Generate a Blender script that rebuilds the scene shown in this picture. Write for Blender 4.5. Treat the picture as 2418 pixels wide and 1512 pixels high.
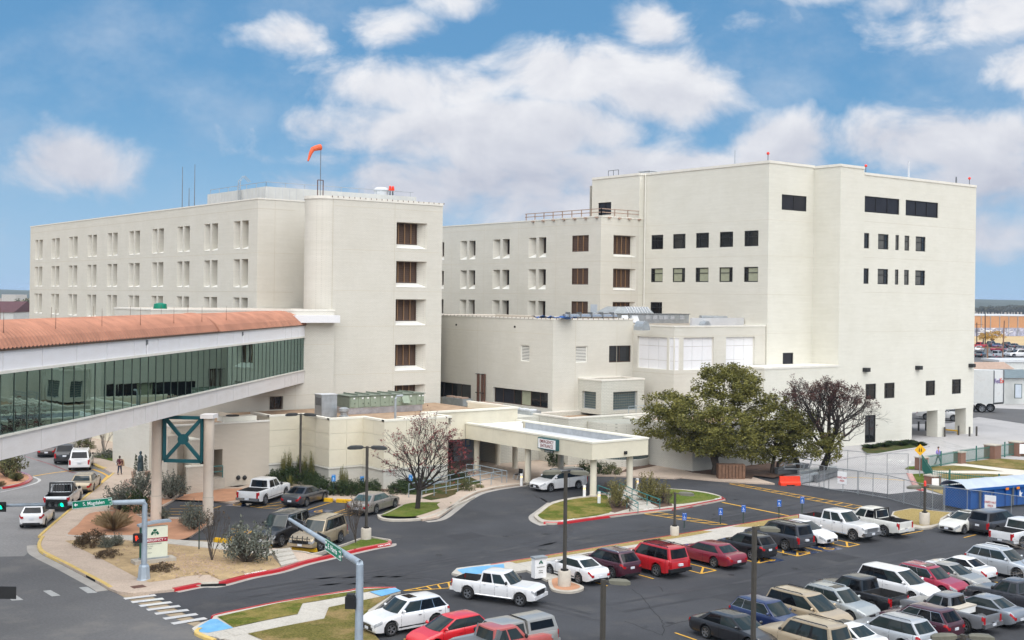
import bpy,bmesh,math,random
from mathutils import Vector,Matrix
for o in list(bpy.data.objects):bpy.data.objects.remove(o)
S=bpy.context.scene
COL=S.collection
RD=math.radians
rnd=random.Random(11)
# - camera
EYE=16.0
FOC,PPX,PPY,ROLL=2907.0,1208.5,701.0,.0129
FW=(math.cos(RD(52.5)),math.sin(RD(52.5)))
RT=(FW[1],-FW[0])
cam=bpy.data.cameras.new('camera')
cam.sensor_width=36
cam.lens=FOC/2417*36
cam.shift_y=-(756-PPY)/2417
cam.clip_start,cam.clip_end=.5,20000
camo=bpy.data.objects.new('camera',cam)
COL.objects.link(camo)
camo.matrix_world=(Matrix.Translation((0,0,EYE))@Matrix.Rotation(RD(-37.5),4,'Z')@Matrix.Rotation(RD(90),4,'X')@Matrix.Rotation(ROLL,4,'Z'))
S.camera=camo
# - light
SUN_AZ,SUN_EL=RD(239),RD(58)
sun=bpy.data.lights.new('sun','SUN')
sun.energy=SUN_E=4.0
sun.angle=RD(100)
sun.color=(1,.975,.935)
suno=bpy.data.objects.new('sun',sun)
COL.objects.link(suno)
sd=Vector((math.cos(SUN_AZ)*math.cos(SUN_EL),math.sin(SUN_AZ)*math.cos(SUN_EL),math.sin(SUN_EL)))
suno.rotation_euler=sd.to_track_quat('Z','Y').to_euler()
suno.location=(0,-40,60)
S.view_settings.view_transform='Standard'
S.view_settings.look='None'
S.view_settings.exposure=EXPO=.34
S.view_settings.gamma=1
S.view_settings.use_curve_mapping=False
S.render.engine='CYCLES'
S.cycles.max_bounces=5
S.cycles.diffuse_bounces=3
S.cycles.glossy_bounces=3
S.cycles.transparent_max_bounces=12
S.cycles.caustics_reflective=S.cycles.caustics_refractive=False
W=bpy.data.worlds.new('World')
S.world=W
W.use_nodes=True
wt=W.node_tree
wt.nodes.clear()
class NT:
 "short-hand for shader maths"
 def __init__(s,t):s.t=t
 def n(s,kind,**kw):
  nd=s.t.nodes.new(kind)
  for k,v in kw.items():
   if k.startswith('i_'):
    key=k[2:]
    key=int(key)if key.isdigit()else key.replace('_',' ')
    tgt=nd.inputs[key]
    if hasattr(v,'node'):s.t.links.new(v,tgt)
    else:tgt.default_value=v
   else:setattr(nd,k,v)
  return nd
 def m(s,op,a,b=None,c=None,clamp=False):
  nd=s.t.nodes.new('ShaderNodeMath'); nd.operation=op; nd.use_clamp=clamp
  for i,v in enumerate((a,b,c)):
   if v is None:continue
   if hasattr(v,'node'):s.t.links.new(v,nd.inputs[i])
   else:nd.inputs[i].default_value=v
  return nd.outputs[0]
 def dot(s,a,vec):
  nd=s.t.nodes.new('ShaderNodeVectorMath'); nd.operation='DOT_PRODUCT'
  s.t.links.new(a,nd.inputs[0]); nd.inputs[1].default_value=vec
  return nd.outputs['Value']
 def ramp(s,x,a,b,lo=0.,hi=1.):
  nd=s.t.nodes.new('ShaderNodeMapRange'); nd.interpolation_type='SMOOTHSTEP'
  s.t.links.new(x,nd.inputs[0])
  for i,v in enumerate((a,b,lo,hi)):nd.inputs[i+1].default_value=v
  return nd.outputs[0]
 def mix(s,f,a,b,blend='MIX'):
  nd=s.t.nodes.new('ShaderNodeMix'); nd.data_type='RGBA'; nd.blend_type=blend
  for i,v in((0,f),(6,a),(7,b)):
   if hasattr(v,'node'):s.t.links.new(v,nd.inputs[i])
   else:nd.inputs[i].default_value=v if i==0 else(*v[:3],1)
  return nd.outputs[2]
 def noise(s,vec,scale,detail=4,rough=.5,out=0,dist=0.):
  nd=s.t.nodes.new('ShaderNodeTexNoise')
  nd.inputs['Scale'].default_value=scale
  nd.inputs['Detail'].default_value=detail
  nd.inputs['Roughness'].default_value=rough
  nd.inputs['Distortion'].default_value=dist
  if vec is not None:s.t.links.new(vec,nd.inputs['Vector'])
  return nd.outputs[out]
T=NT(wt)
sky=T.n('ShaderNodeTexSky',sky_type='NISHITA',sun_disc=False)
sky.sun_elevation=SUN_EL
sky.sun_rotation=math.pi/2-SUN_AZ
sky.altitude=600; sky.air_density=1.0; sky.dust_density=.4; sky.ozone_density=1.6
SKY_K=.058
tc=T.n('ShaderNodeTexCoord')
dr=tc.outputs['Generated']
az=T.m('ARCTAN2',T.dot(dr,(RT[0],RT[1],0)),T.dot(dr,(FW[0],FW[1],0)))
el=T.m('ARCSINE',T.dot(dr,(0,0,1)))
cv=T.n('ShaderNodeCombineXYZ',i_0=az,i_1=T.m('MULTIPLY',el,1.45),i_2=2.3).outputs[0]
n1=T.noise(cv,13.,10,.58,dist=.35)
n2=T.noise(cv,2.6,3,.5)
cvu=T.n('ShaderNodeCombineXYZ',i_0=T.m('ADD',az,-.006),i_1=T.m('ADD',T.m('MULTIPLY',el,1.45),.022),i_2=2.3).outputs[0]
n1u=T.noise(cvu,13.,6,.58,dist=.35)
CLOUDS=[(-0.072,0.167,0.086,0.028,0.95),(0.042,0.179,0.083,0.028,1.00),(0.121,0.162,0.072,0.034,1.00),(-0.003,0.134,0.158,0.033,1.00),(0.066,0.093,0.206,0.045,0.95),(-0.054,0.089,0.131,0.031,0.85),(-0.348,0.100,0.046,0.028,1.00),(-0.409,0.103,0.017,0.012,0.85),(-0.182,0.203,0.048,0.019,0.72),(-0.106,0.213,0.055,0.021,0.70),(-0.044,0.234,0.045,0.017,0.70),(-0.195,0.241,0.052,0.011,0.66),(0.372,0.217,0.069,0.034,0.92),(0.396,0.175,0.048,0.024,0.92),(0.341,0.124,0.110,0.028,0.97),(0.386,0.093,0.083,0.033,0.90),(0.211,0.120,0.058,0.031,0.86),(0.111,0.213,0.038,0.019,0.64),(0.197,0.217,0.038,0.015,0.60),(0.200,0.184,0.024,0.008,0.55),(0.358,0.055,0.089,0.028,0.76),(-0.164,0.134,0.034,0.019,0.68),(-0.078,0.120,0.041,0.028,0.76),(0.300,0.227,0.031,0.014,0.55),(0.238,0.241,0.048,0.014,0.60),(-0.364,0.234,0.017,0.010,0.58),(0.100,0.045,0.193,0.024,0.66)]
blob=None
for a0,e0,sa,se,k in CLOUDS:
 q=T.m('ADD',T.m('POWER',T.m('ABSOLUTE',T.m('DIVIDE',T.m('SUBTRACT',az,a0),sa)),2.),T.m('POWER',T.m('ABSOLUTE',T.m('DIVIDE',T.m('SUBTRACT',el,e0),se)),2.))
 g=T.m('MULTIPLY',T.m('POWER',2.718,T.m('MULTIPLY',q,-.8)),k)
 blob=g if blob is None else T.m('MAXIMUM',blob,g)
outside=T.m('MAXIMUM',T.ramp(T.m('ABSOLUTE',az),.45,.7),T.ramp(el,.3,.45))
field=T.m('MULTIPLY',T.m('MULTIPLY',outside,T.ramp(n2,.35,.6)),.8)
base=T.m('MAXIMUM',blob,field)
dens=T.m('ADD',base,T.m('MULTIPLY',T.m('SUBTRACT',n1,.5),1.7))
cover=T.ramp(dens,.27,.84)
thin=T.m('MULTIPLY',T.ramp(T.noise(cv,4.5,7,.62),.46,.76),.36)
cover=T.m('MAXIMUM',cover,T.m('MULTIPLY',thin,T.ramp(el,-.01,.05)))
lit=T.m('ADD',T.m('MULTIPLY',T.m('SUBTRACT',n1,n1u),1.5),T.ramp(dens,.35,1.25,.62,.5),clamp=True)
lit=T.m('ADD',lit,T.ramp(el,.07,.19,-.34,.26),clamp=True)
ccol=T.mix(lit,(.42,.445,.525),(.69,.70,.73))
haze=T.ramp(el,-.02,.17,.8,0.)
skyc=T.mix(1.,sky.outputs[0],(SKY_K,SKY_K,SKY_K),'MULTIPLY')
skyc=T.mix(1.,skyc,(.70,.98,1.18),'MULTIPLY')
skyc=T.mix(.55,skyc,(.118,.312,.545))
skyc=T.mix(haze,skyc,(.33,.475,.66))
skyc=T.mix(cover,skyc,ccol)
bg=T.n('ShaderNodeBackground',i_Color=skyc,i_Strength=1.0)
T.n('ShaderNodeOutputWorld',i_Surface=bg.outputs[0])
# - survey: print position -> place in the world
def ray(x,y):
 a,b=x-PPX,y-PPY
 u,v=a+ROLL*b,b-ROLL*a
 return(FW[0]+RT[0]*u/FOC,FW[1]+RT[1]*u/FOC,-v/FOC)
def Q(x,y,z=0.):
 r=ray(x,y); t=(z-EYE)/r[2]
 return Vector((r[0]*t,r[1]*t,z))
def onX(x,y,X):
 r=ray(x,y); t=X/r[0]
 return r[1]*t,EYE+r[2]*t
def onY(x,y,Y):
 r=ray(x,y); t=Y/r[1]
 return r[0]*t,EYE+r[2]*t
def crop(x0,y0,k):
 "reader for an enlargement whose corner is (x0, y0) and whose scale is k"
 return lambda x,y:(x0+x*k,y0+y*k)
def atz(x,y,p,up=True):
 "height of the print position above the ground point p, seen at p's distance"
 r=ray(x,y); d=p[0]*FW[0]+p[1]*FW[1]
 return EYE+r[2]*d
 # - materials
MATS={}
def mat(name,col,rough=.8,var=.12,scale=2.,bump=0.,bscale=None,metal=0.,coat=0.,spec=.4,emit=0.,alpha=1.,fine=0.,stain=None):
 m=bpy.data.materials.new(name); m.use_nodes=True
 t=NT(m.node_tree); b=m.node_tree.nodes['Principled BSDF']
 c=(*col,1)
 b.inputs['Base Color'].default_value=c
 b.inputs['Roughness'].default_value=rough
 b.inputs['Metallic'].default_value=metal
 b.inputs['Coat Weight'].default_value=coat
 b.inputs['Coat Roughness'].default_value=.08
 b.inputs['Specular IOR Level'].default_value=spec
 if var or bump or stain:
  oc=t.n('ShaderNodeTexCoord').outputs['Object']
 if var:
  n=t.noise(oc,scale,6,.62)
  f=t.ramp(n,.25,.75)
  cc=t.mix(f,tuple(x*(1-var)for x in col),tuple(min(1,x*(1+var))for x in col))
  if fine:
   n3=t.noise(oc,fine,2,.6)
   cc=t.mix(t.ramp(n3,.3,.7),(.90,.90,.90),(1.1,1.1,1.1))
   cc=t.mix(1.,cc,t.mix(f,tuple(x*(1-var)for x in col),tuple(x*(1+var)for x in col)),'MULTIPLY')
  if stain:
   n4=t.noise(oc,stain[1],5,.65)
   cc=t.mix(t.m('MULTIPLY',t.ramp(n4,.5,.72),stain[2]),cc,stain[0])
  m.node_tree.links.new(cc,b.inputs['Base Color'])
 if bump:
  bn=t.noise(oc,bscale or scale*6,5,.65)
  bp=t.n('ShaderNodeBump',i_Strength=1.,i_Distance=bump,i_Height=bn)
  m.node_tree.links.new(bp.outputs[0],b.inputs['Normal'])
 if emit:
  b.inputs['Emission Color'].default_value=c; b.inputs['Emission Strength'].default_value=emit
 MATS[name]=m
 return m
def brick_mat(name,col,mort,bw=.3,bh=.1,depth=.005,stain=.25,contrast=1.):
 m=bpy.data.materials.new(name); m.use_nodes=True
 t=NT(m.node_tree); b=m.node_tree.nodes['Principled BSDF']
 oc=t.n('ShaderNodeTexCoord').outputs['Object']
 sp=t.n('ShaderNodeSeparateXYZ',i_0=oc)
 hv=t.m('ADD',sp.outputs[0],sp.outputs[1])
 v=t.n('ShaderNodeCombineXYZ',i_0=hv,i_1=sp.outputs[2],i_2=0.).outputs[0]
 bt=t.n('ShaderNodeTexBrick',i_Vector=v)
 bt.inputs['Scale'].default_value=1.
 bt.inputs['Brick Width'].default_value=bw; bt.inputs['Row Height'].default_value=bh
 bt.inputs['Mortar Size'].default_value=.012; bt.inputs['Mortar Smooth'].default_value=.3
 bt.inputs['Color1'].default_value=(*[x*.98 for x in col],1)
 bt.inputs['Color2'].default_value=(*[min(1,x*1.025)for x in col],1)
 bt.inputs['Mortar'].default_value=(*mort,1)
 n=t.noise(oc,.35,6,.6)
 c=t.mix(1.,bt.outputs[0],t.mix(t.ramp(n,.3,.7),(.97,.967,.955),(1.02,1.02,1.02)),'MULTIPLY')
 hs=t.n('ShaderNodeCombineXYZ',i_0=t.m('MULTIPLY',hv,.22),i_1=t.m('MULTIPLY',sp.outputs[2],4.5),i_2=0.).outputs[0]
 c=t.mix(1.,c,t.mix(t.ramp(t.noise(hs,1.1,5,.65),.3,.7),(.968,.965,.955),(1.02,1.02,1.02)),'MULTIPLY')
 sv=t.n('ShaderNodeCombineXYZ',i_0=t.m('MULTIPLY',hv,1.3),i_1=t.m('MULTIPLY',sp.outputs[2],.12),i_2=0.).outputs[0]
 st=t.noise(sv,1.6,6,.65)
 c=t.mix(t.m('MULTIPLY',t.ramp(st,.55,.8),stain),c,tuple(x*.72 for x in col))
 m.node_tree.links.new(c,b.inputs['Base Color'])
 bp=t.n('ShaderNodeBump',i_Strength=.7,i_Distance=depth,i_Height=bt.outputs['Fac'])
 bp.invert=True
 m.node_tree.links.new(bp.outputs[0],b.inputs['Normal'])
 b.inputs['Roughness'].default_value=.7; b.inputs['Specular IOR Level'].default_value=.25
 MATS[name]=m
 return m
WHITEB=(.64,.612,.545)
brick_mat('painted_brick',WHITEB,(.53,.51,.455),stain=.16)
brick_mat('painted_brick_new',(.69,.67,.595),(.60,.585,.52),bw=.4,bh=.13,stain=.12)
brick_mat('painted_brick_base',(.60,.585,.53),(.42,.41,.37),stain=.5)
brick_mat('painted_brick_mossy',(.56,.55,.49),(.36,.36,.32),bw=.45,bh=.15,stain=.7)
brick_mat('annex_brick',(.58,.52,.44),(.45,.40,.33))
brick_mat('red_brick',(.23,.095,.06),(.25,.21,.18),bw=.22,bh=.075)
mat('stucco',(.68,.63,.50),.85,.05,.6,.004,30,stain=((.50,.44,.33),.5,.3))
mat('stucco_edge',(.76,.73,.63),.7,.04,1.)
mat('joint',(.40,.36,.29),.9,0)
mat('groove',(.52,.47,.37),.9,0)
mat('coping',(.72,.69,.62),.6,.06,2.)
mat('sill',(.78,.76,.70),.6,.04,2.)
mat('roof_gravel',(.36,.25,.165),.95,.22,1.2,.02,14,fine=30)
mat('roof_white',(.54,.555,.57),.6,.08,.5,stain=((.5,.5,.5),.7,.4))
mat('roof_flashing',(.35,.37,.39),.55,.15,1.5)
mat('white_panel',(.76,.75,.76),.45,.03,.5,stain=((.6,.58,.55),.8,.25))
mat('bridge_panel',(.78,.77,.79),.5,.03,.4,stain=((.55,.50,.45),.6,.18))
mat('bridge_base',(.74,.70,.68),.55,.05,.4,stain=((.52,.46,.41),.5,.35))
mat('seam',(.38,.31,.26),.8,0)
mat('copper_roof',(.38,.17,.105),.5,.22,.7,spec=.35,stain=((.36,.15,.09),.5,.5))
mat('louver_wood',(.095,.055,.036),.6,.15,3.)
mat('louver_frame',(.075,.045,.03),.5,.1,3.)
mat('louver_mullion',(.26,.15,.075),.5,.1,3.)
mat('frame_dark',(.018,.017,.017),.45,.1,3.)
mat('frame_teal',(.022,.10,.11),.45,.12,2.)
mat('frame_green',(.03,.055,.045),.4,.1,2.)
mat('glass_dark',(.012,.013,.014),.06,.3,.7,spec=.5)
mat('glass_screen',(.016,.016,.022),.35,.2,1.2,spec=.3)
mat('glass_block',(.09,.12,.12),.15,.2,3.,spec=.6)
mat('blind',(.33,.34,.24),.8,.1,3.)
mat('blind_grey',(.10,.10,.095),.7,.2,2.)
mat('door_grey',(.47,.52,.58),.5,.08,1.)
mat('concrete_col',(.62,.53,.44),.75,.07,.8,.003,25,stain=((.48,.40,.32),.6,.4))
mat('canopy_col',(.70,.65,.53),.7,.06,.8,stain=((.55,.50,.40),.6,.3))
mat('teal',(.008,.085,.10),.45,.15,2.,spec=.4)
mat('teal_rail',(.03,.18,.18),.4,.15,2.)
mat('steel_rail',(.30,.36,.40),.45,.12,4.,metal=.35)
mat('steel_mast',(.33,.39,.45),.5,.12,1.5,metal=.25,stain=((.30,.20,.12),1.2,.25))
mat('galv',(.42,.45,.47),.4,.15,2.,metal=.6)
mat('galv_dark',(.17,.18,.19),.5,.2,2.,metal=.4)
mat('foil',(.55,.55,.58),.28,.2,1.4,.06,4,metal=.8)
mat('ahu_green',(.26,.31,.235),.55,.1,1.5,stain=((.18,.17,.12),2,.3))
mat('ahu_green_dark',(.17,.20,.16),.55,.1,1.5)
mat('pole_brown',(.065,.058,.048),.55,.15,2.)
mat('lamp_head',(.13,.125,.095),.5,.15,3.)
mat('lamp_head_dark',(.032,.034,.033),.5,.15,3.)
mat('pole_concrete',(.50,.45,.38),.85,.1,2.,.006,20,stain=((.32,.27,.2),2.,.5))
mat('black_plastic',(.012,.012,.013),.45,.1,3.)
mat('black_metal',(.02,.02,.02),.4,.1,3.)
mat('white_paint',(.80,.80,.79),.5,.05,3.)
mat('white_glossy',(.80,.80,.80),.3,.03,3.)
mat('sign_green',(.0,.20,.115),.35,.03,3.)
mat('sign_blue',(.01,.22,.60),.35,.03,3.)
mat('sign_blue_dark',(.01,.10,.42),.35,.03,3.)
mat('sign_red',(.33,.012,.035),.4,.03,3.)
mat('sign_yellow',(.75,.40,.01),.4,.03,3.)
mat('sign_cream',(.72,.74,.60),.5,.03,3.)
mat('sign_white',(.80,.80,.80),.45,.03,3.)
mat('lettering_red',(.20,.015,.012),.5,0)
mat('lettering_grey',(.24,.25,.22),.6,0)
mat('lettering_white',(.86,.86,.86),.5,0)
mat('lettering_green',(.0,.10,.055),.5,0)
mat('lettering_purple',(.10,.02,.24),.5,0)
mat('lettering_orange',(.75,.06,.02),.5,0)
mat('paint_red',(.55,.022,.035),.6,.12,3.,stain=((.35,.06,.06),2.,.4))
mat('paint_yellow',(.62,.34,.04),.7,.12,3.,stain=((.22,.16,.09),1.6,.45))
mat('paint_yellow_bright',(.72,.42,.01),.55,.1,3.)
mat('paint_yellow_kerb',(.58,.41,.13),.7,.12,2.,stain=((.40,.32,.2),1.6,.5))
mat('paint_white',(.74,.75,.72),.7,.08,3.,stain=((.3,.3,.3),1.2,.3))
mat('paint_white_worn',(.36,.36,.35),.8,.15,3.)
mat('paint_blue_pale',(.13,.34,.56),.7,.12,2.,stain=((.28,.42,.52),1.,.4))
mat('paint_blue',(.015,.06,.20),.7,.2,2.,stain=((.05,.05,.055),1.6,.7))
mat('asphalt_lot',(.042,.043,.048),.82,.3,.12,.006,40,spec=.35,fine=9,stain=((.075,.072,.07),.35,.6))
mat('asphalt_street',(.105,.103,.104),.88,.16,.10,.006,40,fine=7,stain=((.155,.145,.135),.25,.7))
mat('oil_stain',(.018,.018,.019),.5,.2,3.)
mat('tyre_track',(.036,.036,.040),.7,.3,.6,.004,40)
mat('asphalt_patch',(.030,.030,.034),.8,.2,.6,.006,40)
mat('street_concrete',(.20,.192,.187),.88,.10,.2,.004,40,fine=6,stain=((.15,.14,.14),.3,.5))
mat('yard_concrete',(.39,.375,.37),.88,.08,.15,.004,40,fine=6,stain=((.30,.29,.29),.2,.7))
mat('gutter',(.34,.315,.285),.88,.12,.8,.004,30)
mat('sidewalk',(.46,.365,.29),.9,.07,.5,.004,30,fine=10,stain=((.36,.29,.23),.8,.5))
mat('sidewalk_grey',(.45,.42,.37),.9,.07,.5,.004,30,fine=10,stain=((.32,.29,.25),.8,.5))
mat('sidewalk_pale',(.58,.54,.47),.9,.05,.5,.004,30,fine=10)
mat('red_gravel',(.44,.225,.13),.95,.14,.8,.02,26,fine=28)
mat('tan_gravel',(.40,.285,.155),.95,.20,1.2,.05,9,fine=14)
mat('mulch',(.105,.062,.042),.95,.3,2.,.04,12,fine=12)
mat('earth',(.28,.22,.15),.95,.2,.05,.02,4,fine=2)
mat('kerb_grey',(.44,.40,.34),.85,.12,1.2,.006,20,stain=((.30,.25,.2),1.5,.5))
mat('rock',(.33,.24,.15),.9,.25,2.,.08,5)
mat('rust_brown',(.12,.055,.035),.6,.2,3.)
mat('windsock',(.72,.12,.045),.7,.15,3.)
mat('orange_plastic',(.75,.045,.01),.45,.1,2.)
mat('wood_pallet',(.17,.095,.06),.85,.25,4.)
mat('wood_pole',(.22,.125,.075),.85,.2,4.)
mat('dumpster_blue',(.008,.085,.31),.5,.15,1.,stain=((.05,.05,.06),1.4,.25))
mat('tarp_grey',(.42,.47,.53),.5,.12,.8,.03,3)
mat('fence_green',(.03,.15,.12),.5,.15,3.)
mat('fence_galv',(.31,.33,.34),.45,.15,3.,metal=.4)
mat('maroon_roof',(.10,.045,.05),.8,.15,1.)
mat('orange_wall',(.52,.27,.13),.85,.08,.2,stain=((.45,.2,.08),.1,.5))
mat('graffiti',(.36,.36,.44),.8,.6,.5,stain=((.16,.19,.30),.9,.9))
mat('dry_field',(.48,.35,.18),.95,.12,.02)
mat('siding',(.55,.56,.54),.7,.06,1.)
mat('roof_slate',(.15,.19,.205),.7,.15,.8)
mat('roof_tan',(.38,.27,.21),.9,.12,2.)
mat('hill',(.065,.075,.05),1.,.3,.004)
mat('trailer_white',(.66,.67,.66),.5,.06,1.,stain=((.45,.42,.38),1.,.4))
mat('skin',(.42,.24,.17),.6,.05,9.)
mat('hair',(.03,.02,.016),.6,.1,9.)
mat('shirt_lavender',(.34,.27,.66),.8,.1,6.)
mat('trousers_grey',(.17,.18,.20),.8,.1,6.)
mat('sweater_maroon',(.075,.012,.02),.85,.25,9.)
mat('jeans',(.022,.03,.06),.8,.15,6.)
mat('bag_white',(.7,.7,.7),.7,.05,6.)
mat('bronze',(.05,.075,.085),.5,.2,5.,metal=.5)
mat('shoe',(.02,.018,.016),.6,0)
mat('signal_green',(.0,.85,.45),.4,0,emit=1.6)
mat('signal_hand',(1.,.06,.02),.4,0,emit=1.6)
mat('bollard_glow',(1.,.62,.25),.4,0,emit=1.1)
mat('tube_light',(.80,.95,.62),.4,0,emit=1.3)
mat('beacon',(.80,.06,.04),.4,.1,4.)
def leaf_mat(name,a,b,c,trans=.25):
 m=bpy.data.materials.new(name); m.use_nodes=True
 t=NT(m.node_tree); p=m.node_tree.nodes['Principled BSDF']
 g=t.n('ShaderNodeNewGeometry').outputs['Random Per Island']
 oc=t.n('ShaderNodeTexCoord').outputs['Object']
 n=t.noise(oc,.7,3,.5)
 cc=t.mix(t.ramp(n,.35,.65),a,b)
 cc=t.mix(t.m('POWER',g,2.),cc,c)
 m.node_tree.links.new(cc,p.inputs['Base Color'])
 p.inputs['Roughness'].default_value=.7
 p.inputs['Specular IOR Level'].default_value=.25
 MATS[name]=m
leaf_mat('oak_leaf',(.066,.072,.016),(.14,.135,.028),(.22,.20,.05))
leaf_mat('dark_leaf',(.012,.026,.010),(.026,.046,.016),(.06,.085,.025))
leaf_mat('hedge_tip',(.10,.105,.025),(.16,.15,.04),(.2,.19,.05))
leaf_mat('sage_leaf',(.075,.085,.065),(.125,.135,.105),(.19,.2,.16))
leaf_mat('olive_leaf',(.055,.065,.025),(.10,.105,.04),(.17,.16,.07))
leaf_mat('juniper_leaf',(.09,.085,.025),(.17,.15,.05),(.24,.21,.08))
leaf_mat('brown_leaf',(.06,.038,.024),(.11,.072,.042),(.16,.11,.06))
leaf_mat('straw_leaf',(.19,.13,.065),(.28,.2,.11),(.36,.27,.16))
leaf_mat('red_leaf',(.11,.018,.028),(.17,.03,.038),(.24,.06,.05))
leaf_mat('russet_leaf',(.04,.014,.014),(.075,.03,.025),(.11,.05,.035))
leaf_mat('gold_leaf',(.30,.17,.025),(.42,.25,.05),(.5,.32,.08))
leaf_mat('far_leaf',(.05,.052,.03),(.08,.078,.045),(.11,.10,.06))
mat('bark',(.075,.060,.048),.9,.25,5.,.02,14)
mat('bark_grey',(.19,.165,.145),.9,.2,5.,.02,14)
mat('bark_dark',(.028,.022,.019),.9,.2,5.,.02,14)
def grass_mat(name,g1,g2,dry):
 m=bpy.data.materials.new(name); m.use_nodes=True
 t=NT(m.node_tree); p=m.node_tree.nodes['Principled BSDF']
 oc=t.n('ShaderNodeTexCoord').outputs['Object']
 a=t.noise(oc,.45,6,.65); b=t.noise(oc,11,4,.7)
 cc=t.mix(t.ramp(b,.3,.7),g1,g2)
 cc=t.mix(t.ramp(a,.42,.62),cc,dry)
 cc=t.mix(t.ramp(b,.35,.68),t.mix(1.,cc,(.68,.68,.68),'MULTIPLY'),cc)
 m.node_tree.links.new(cc,p.inputs['Base Color'])
 p.inputs['Roughness'].default_value=.95; p.inputs['Specular IOR Level'].default_value=.1
 bp=t.n('ShaderNodeBump',i_Strength=1.,i_Distance=.06,i_Height=t.noise(oc,16,4,.7))
 m.node_tree.links.new(bp.outputs[0],p.inputs['Normal'])
 MATS[name]=m
grass_mat('lawn',(.075,.105,.013),(.14,.165,.026),(.28,.225,.07))
grass_mat('lawn_green',(.07,.12,.015),(.14,.19,.03),(.17,.19,.045))
grass_mat('lawn_dry',(.36,.27,.10),(.46,.35,.15),(.40,.30,.12))
grass_mat('lawn_worn',(.13,.125,.03),(.21,.18,.055),(.32,.23,.10))
grass_mat('groundcover',(.03,.05,.012),(.06,.085,.02),(.12,.09,.04))
def car_paint(name,col,metal=.0,rough=.32):
 m=mat('paint_'+name,col,rough,.05,1.2,metal=metal,coat=1.,spec=.5)
 return m
for n_,c_,me_ in(('white',(.68,.68,.685),0),('pearl',(.62,.61,.565),0),('black',(.011,.011,.013),0),('charcoal',(.045,.045,.052),.2),('navy',(.016,.03,.10),.2),('gold',(.36,.285,.185),.35),('beige',(.46,.36,.235),.3),('silver',(.50,.52,.54),.4),('silver_green',(.44,.46,.45),.4),('grey',(.21,.215,.23),.35),('slate',(.25,.27,.30),.35),('red',(.46,.012,.018),0),('bright_red',(.60,.014,.022),0),('dark_red',(.20,.012,.028),.1),('wine',(.06,.010,.022),.2),('raspberry',(.34,.016,.045),.1),('faded_red',(.42,.09,.075),0),('taupe',(.25,.225,.205),.3),('warm_grey',(.36,.35,.325),.35),('blue',(.03,.06,.16),.2),('dark_brown',(.045,.03,.025),.2)):
 car_paint(n_,c_,me_)
mat('car_glass',(.02,.028,.028),.04,0,spec=.45)
mat('car_glass_tint',(.005,.005,.006),.05,0,spec=.3)
mat('car_glass_teal',(.05,.085,.085),.05,.3,1.5,spec=.6)
mat('tyre',(.014,.014,.014),.8,.1,6.)
mat('rim',(.30,.31,.33),.3,.05,6.,metal=.7)
mat('rim_dark',(.07,.07,.075),.35,.05,6.,metal=.5)
mat('chrome',(.62,.63,.65),.18,0,metal=.9)
mat('head_lamp',(.30,.31,.32),.1,.3,14.,spec=.7)
mat('tail_lamp',(.36,.008,.012),.2,.1,9.,spec=.5)
mat('amber_lamp',(.75,.22,.02),.25,0)
mat('plate',(.62,.64,.68),.5,0)
mat('underbody',(.008,.008,.008),.9,0)
mat('bed_liner',(.02,.02,.021),.8,.2,5.)
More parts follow.
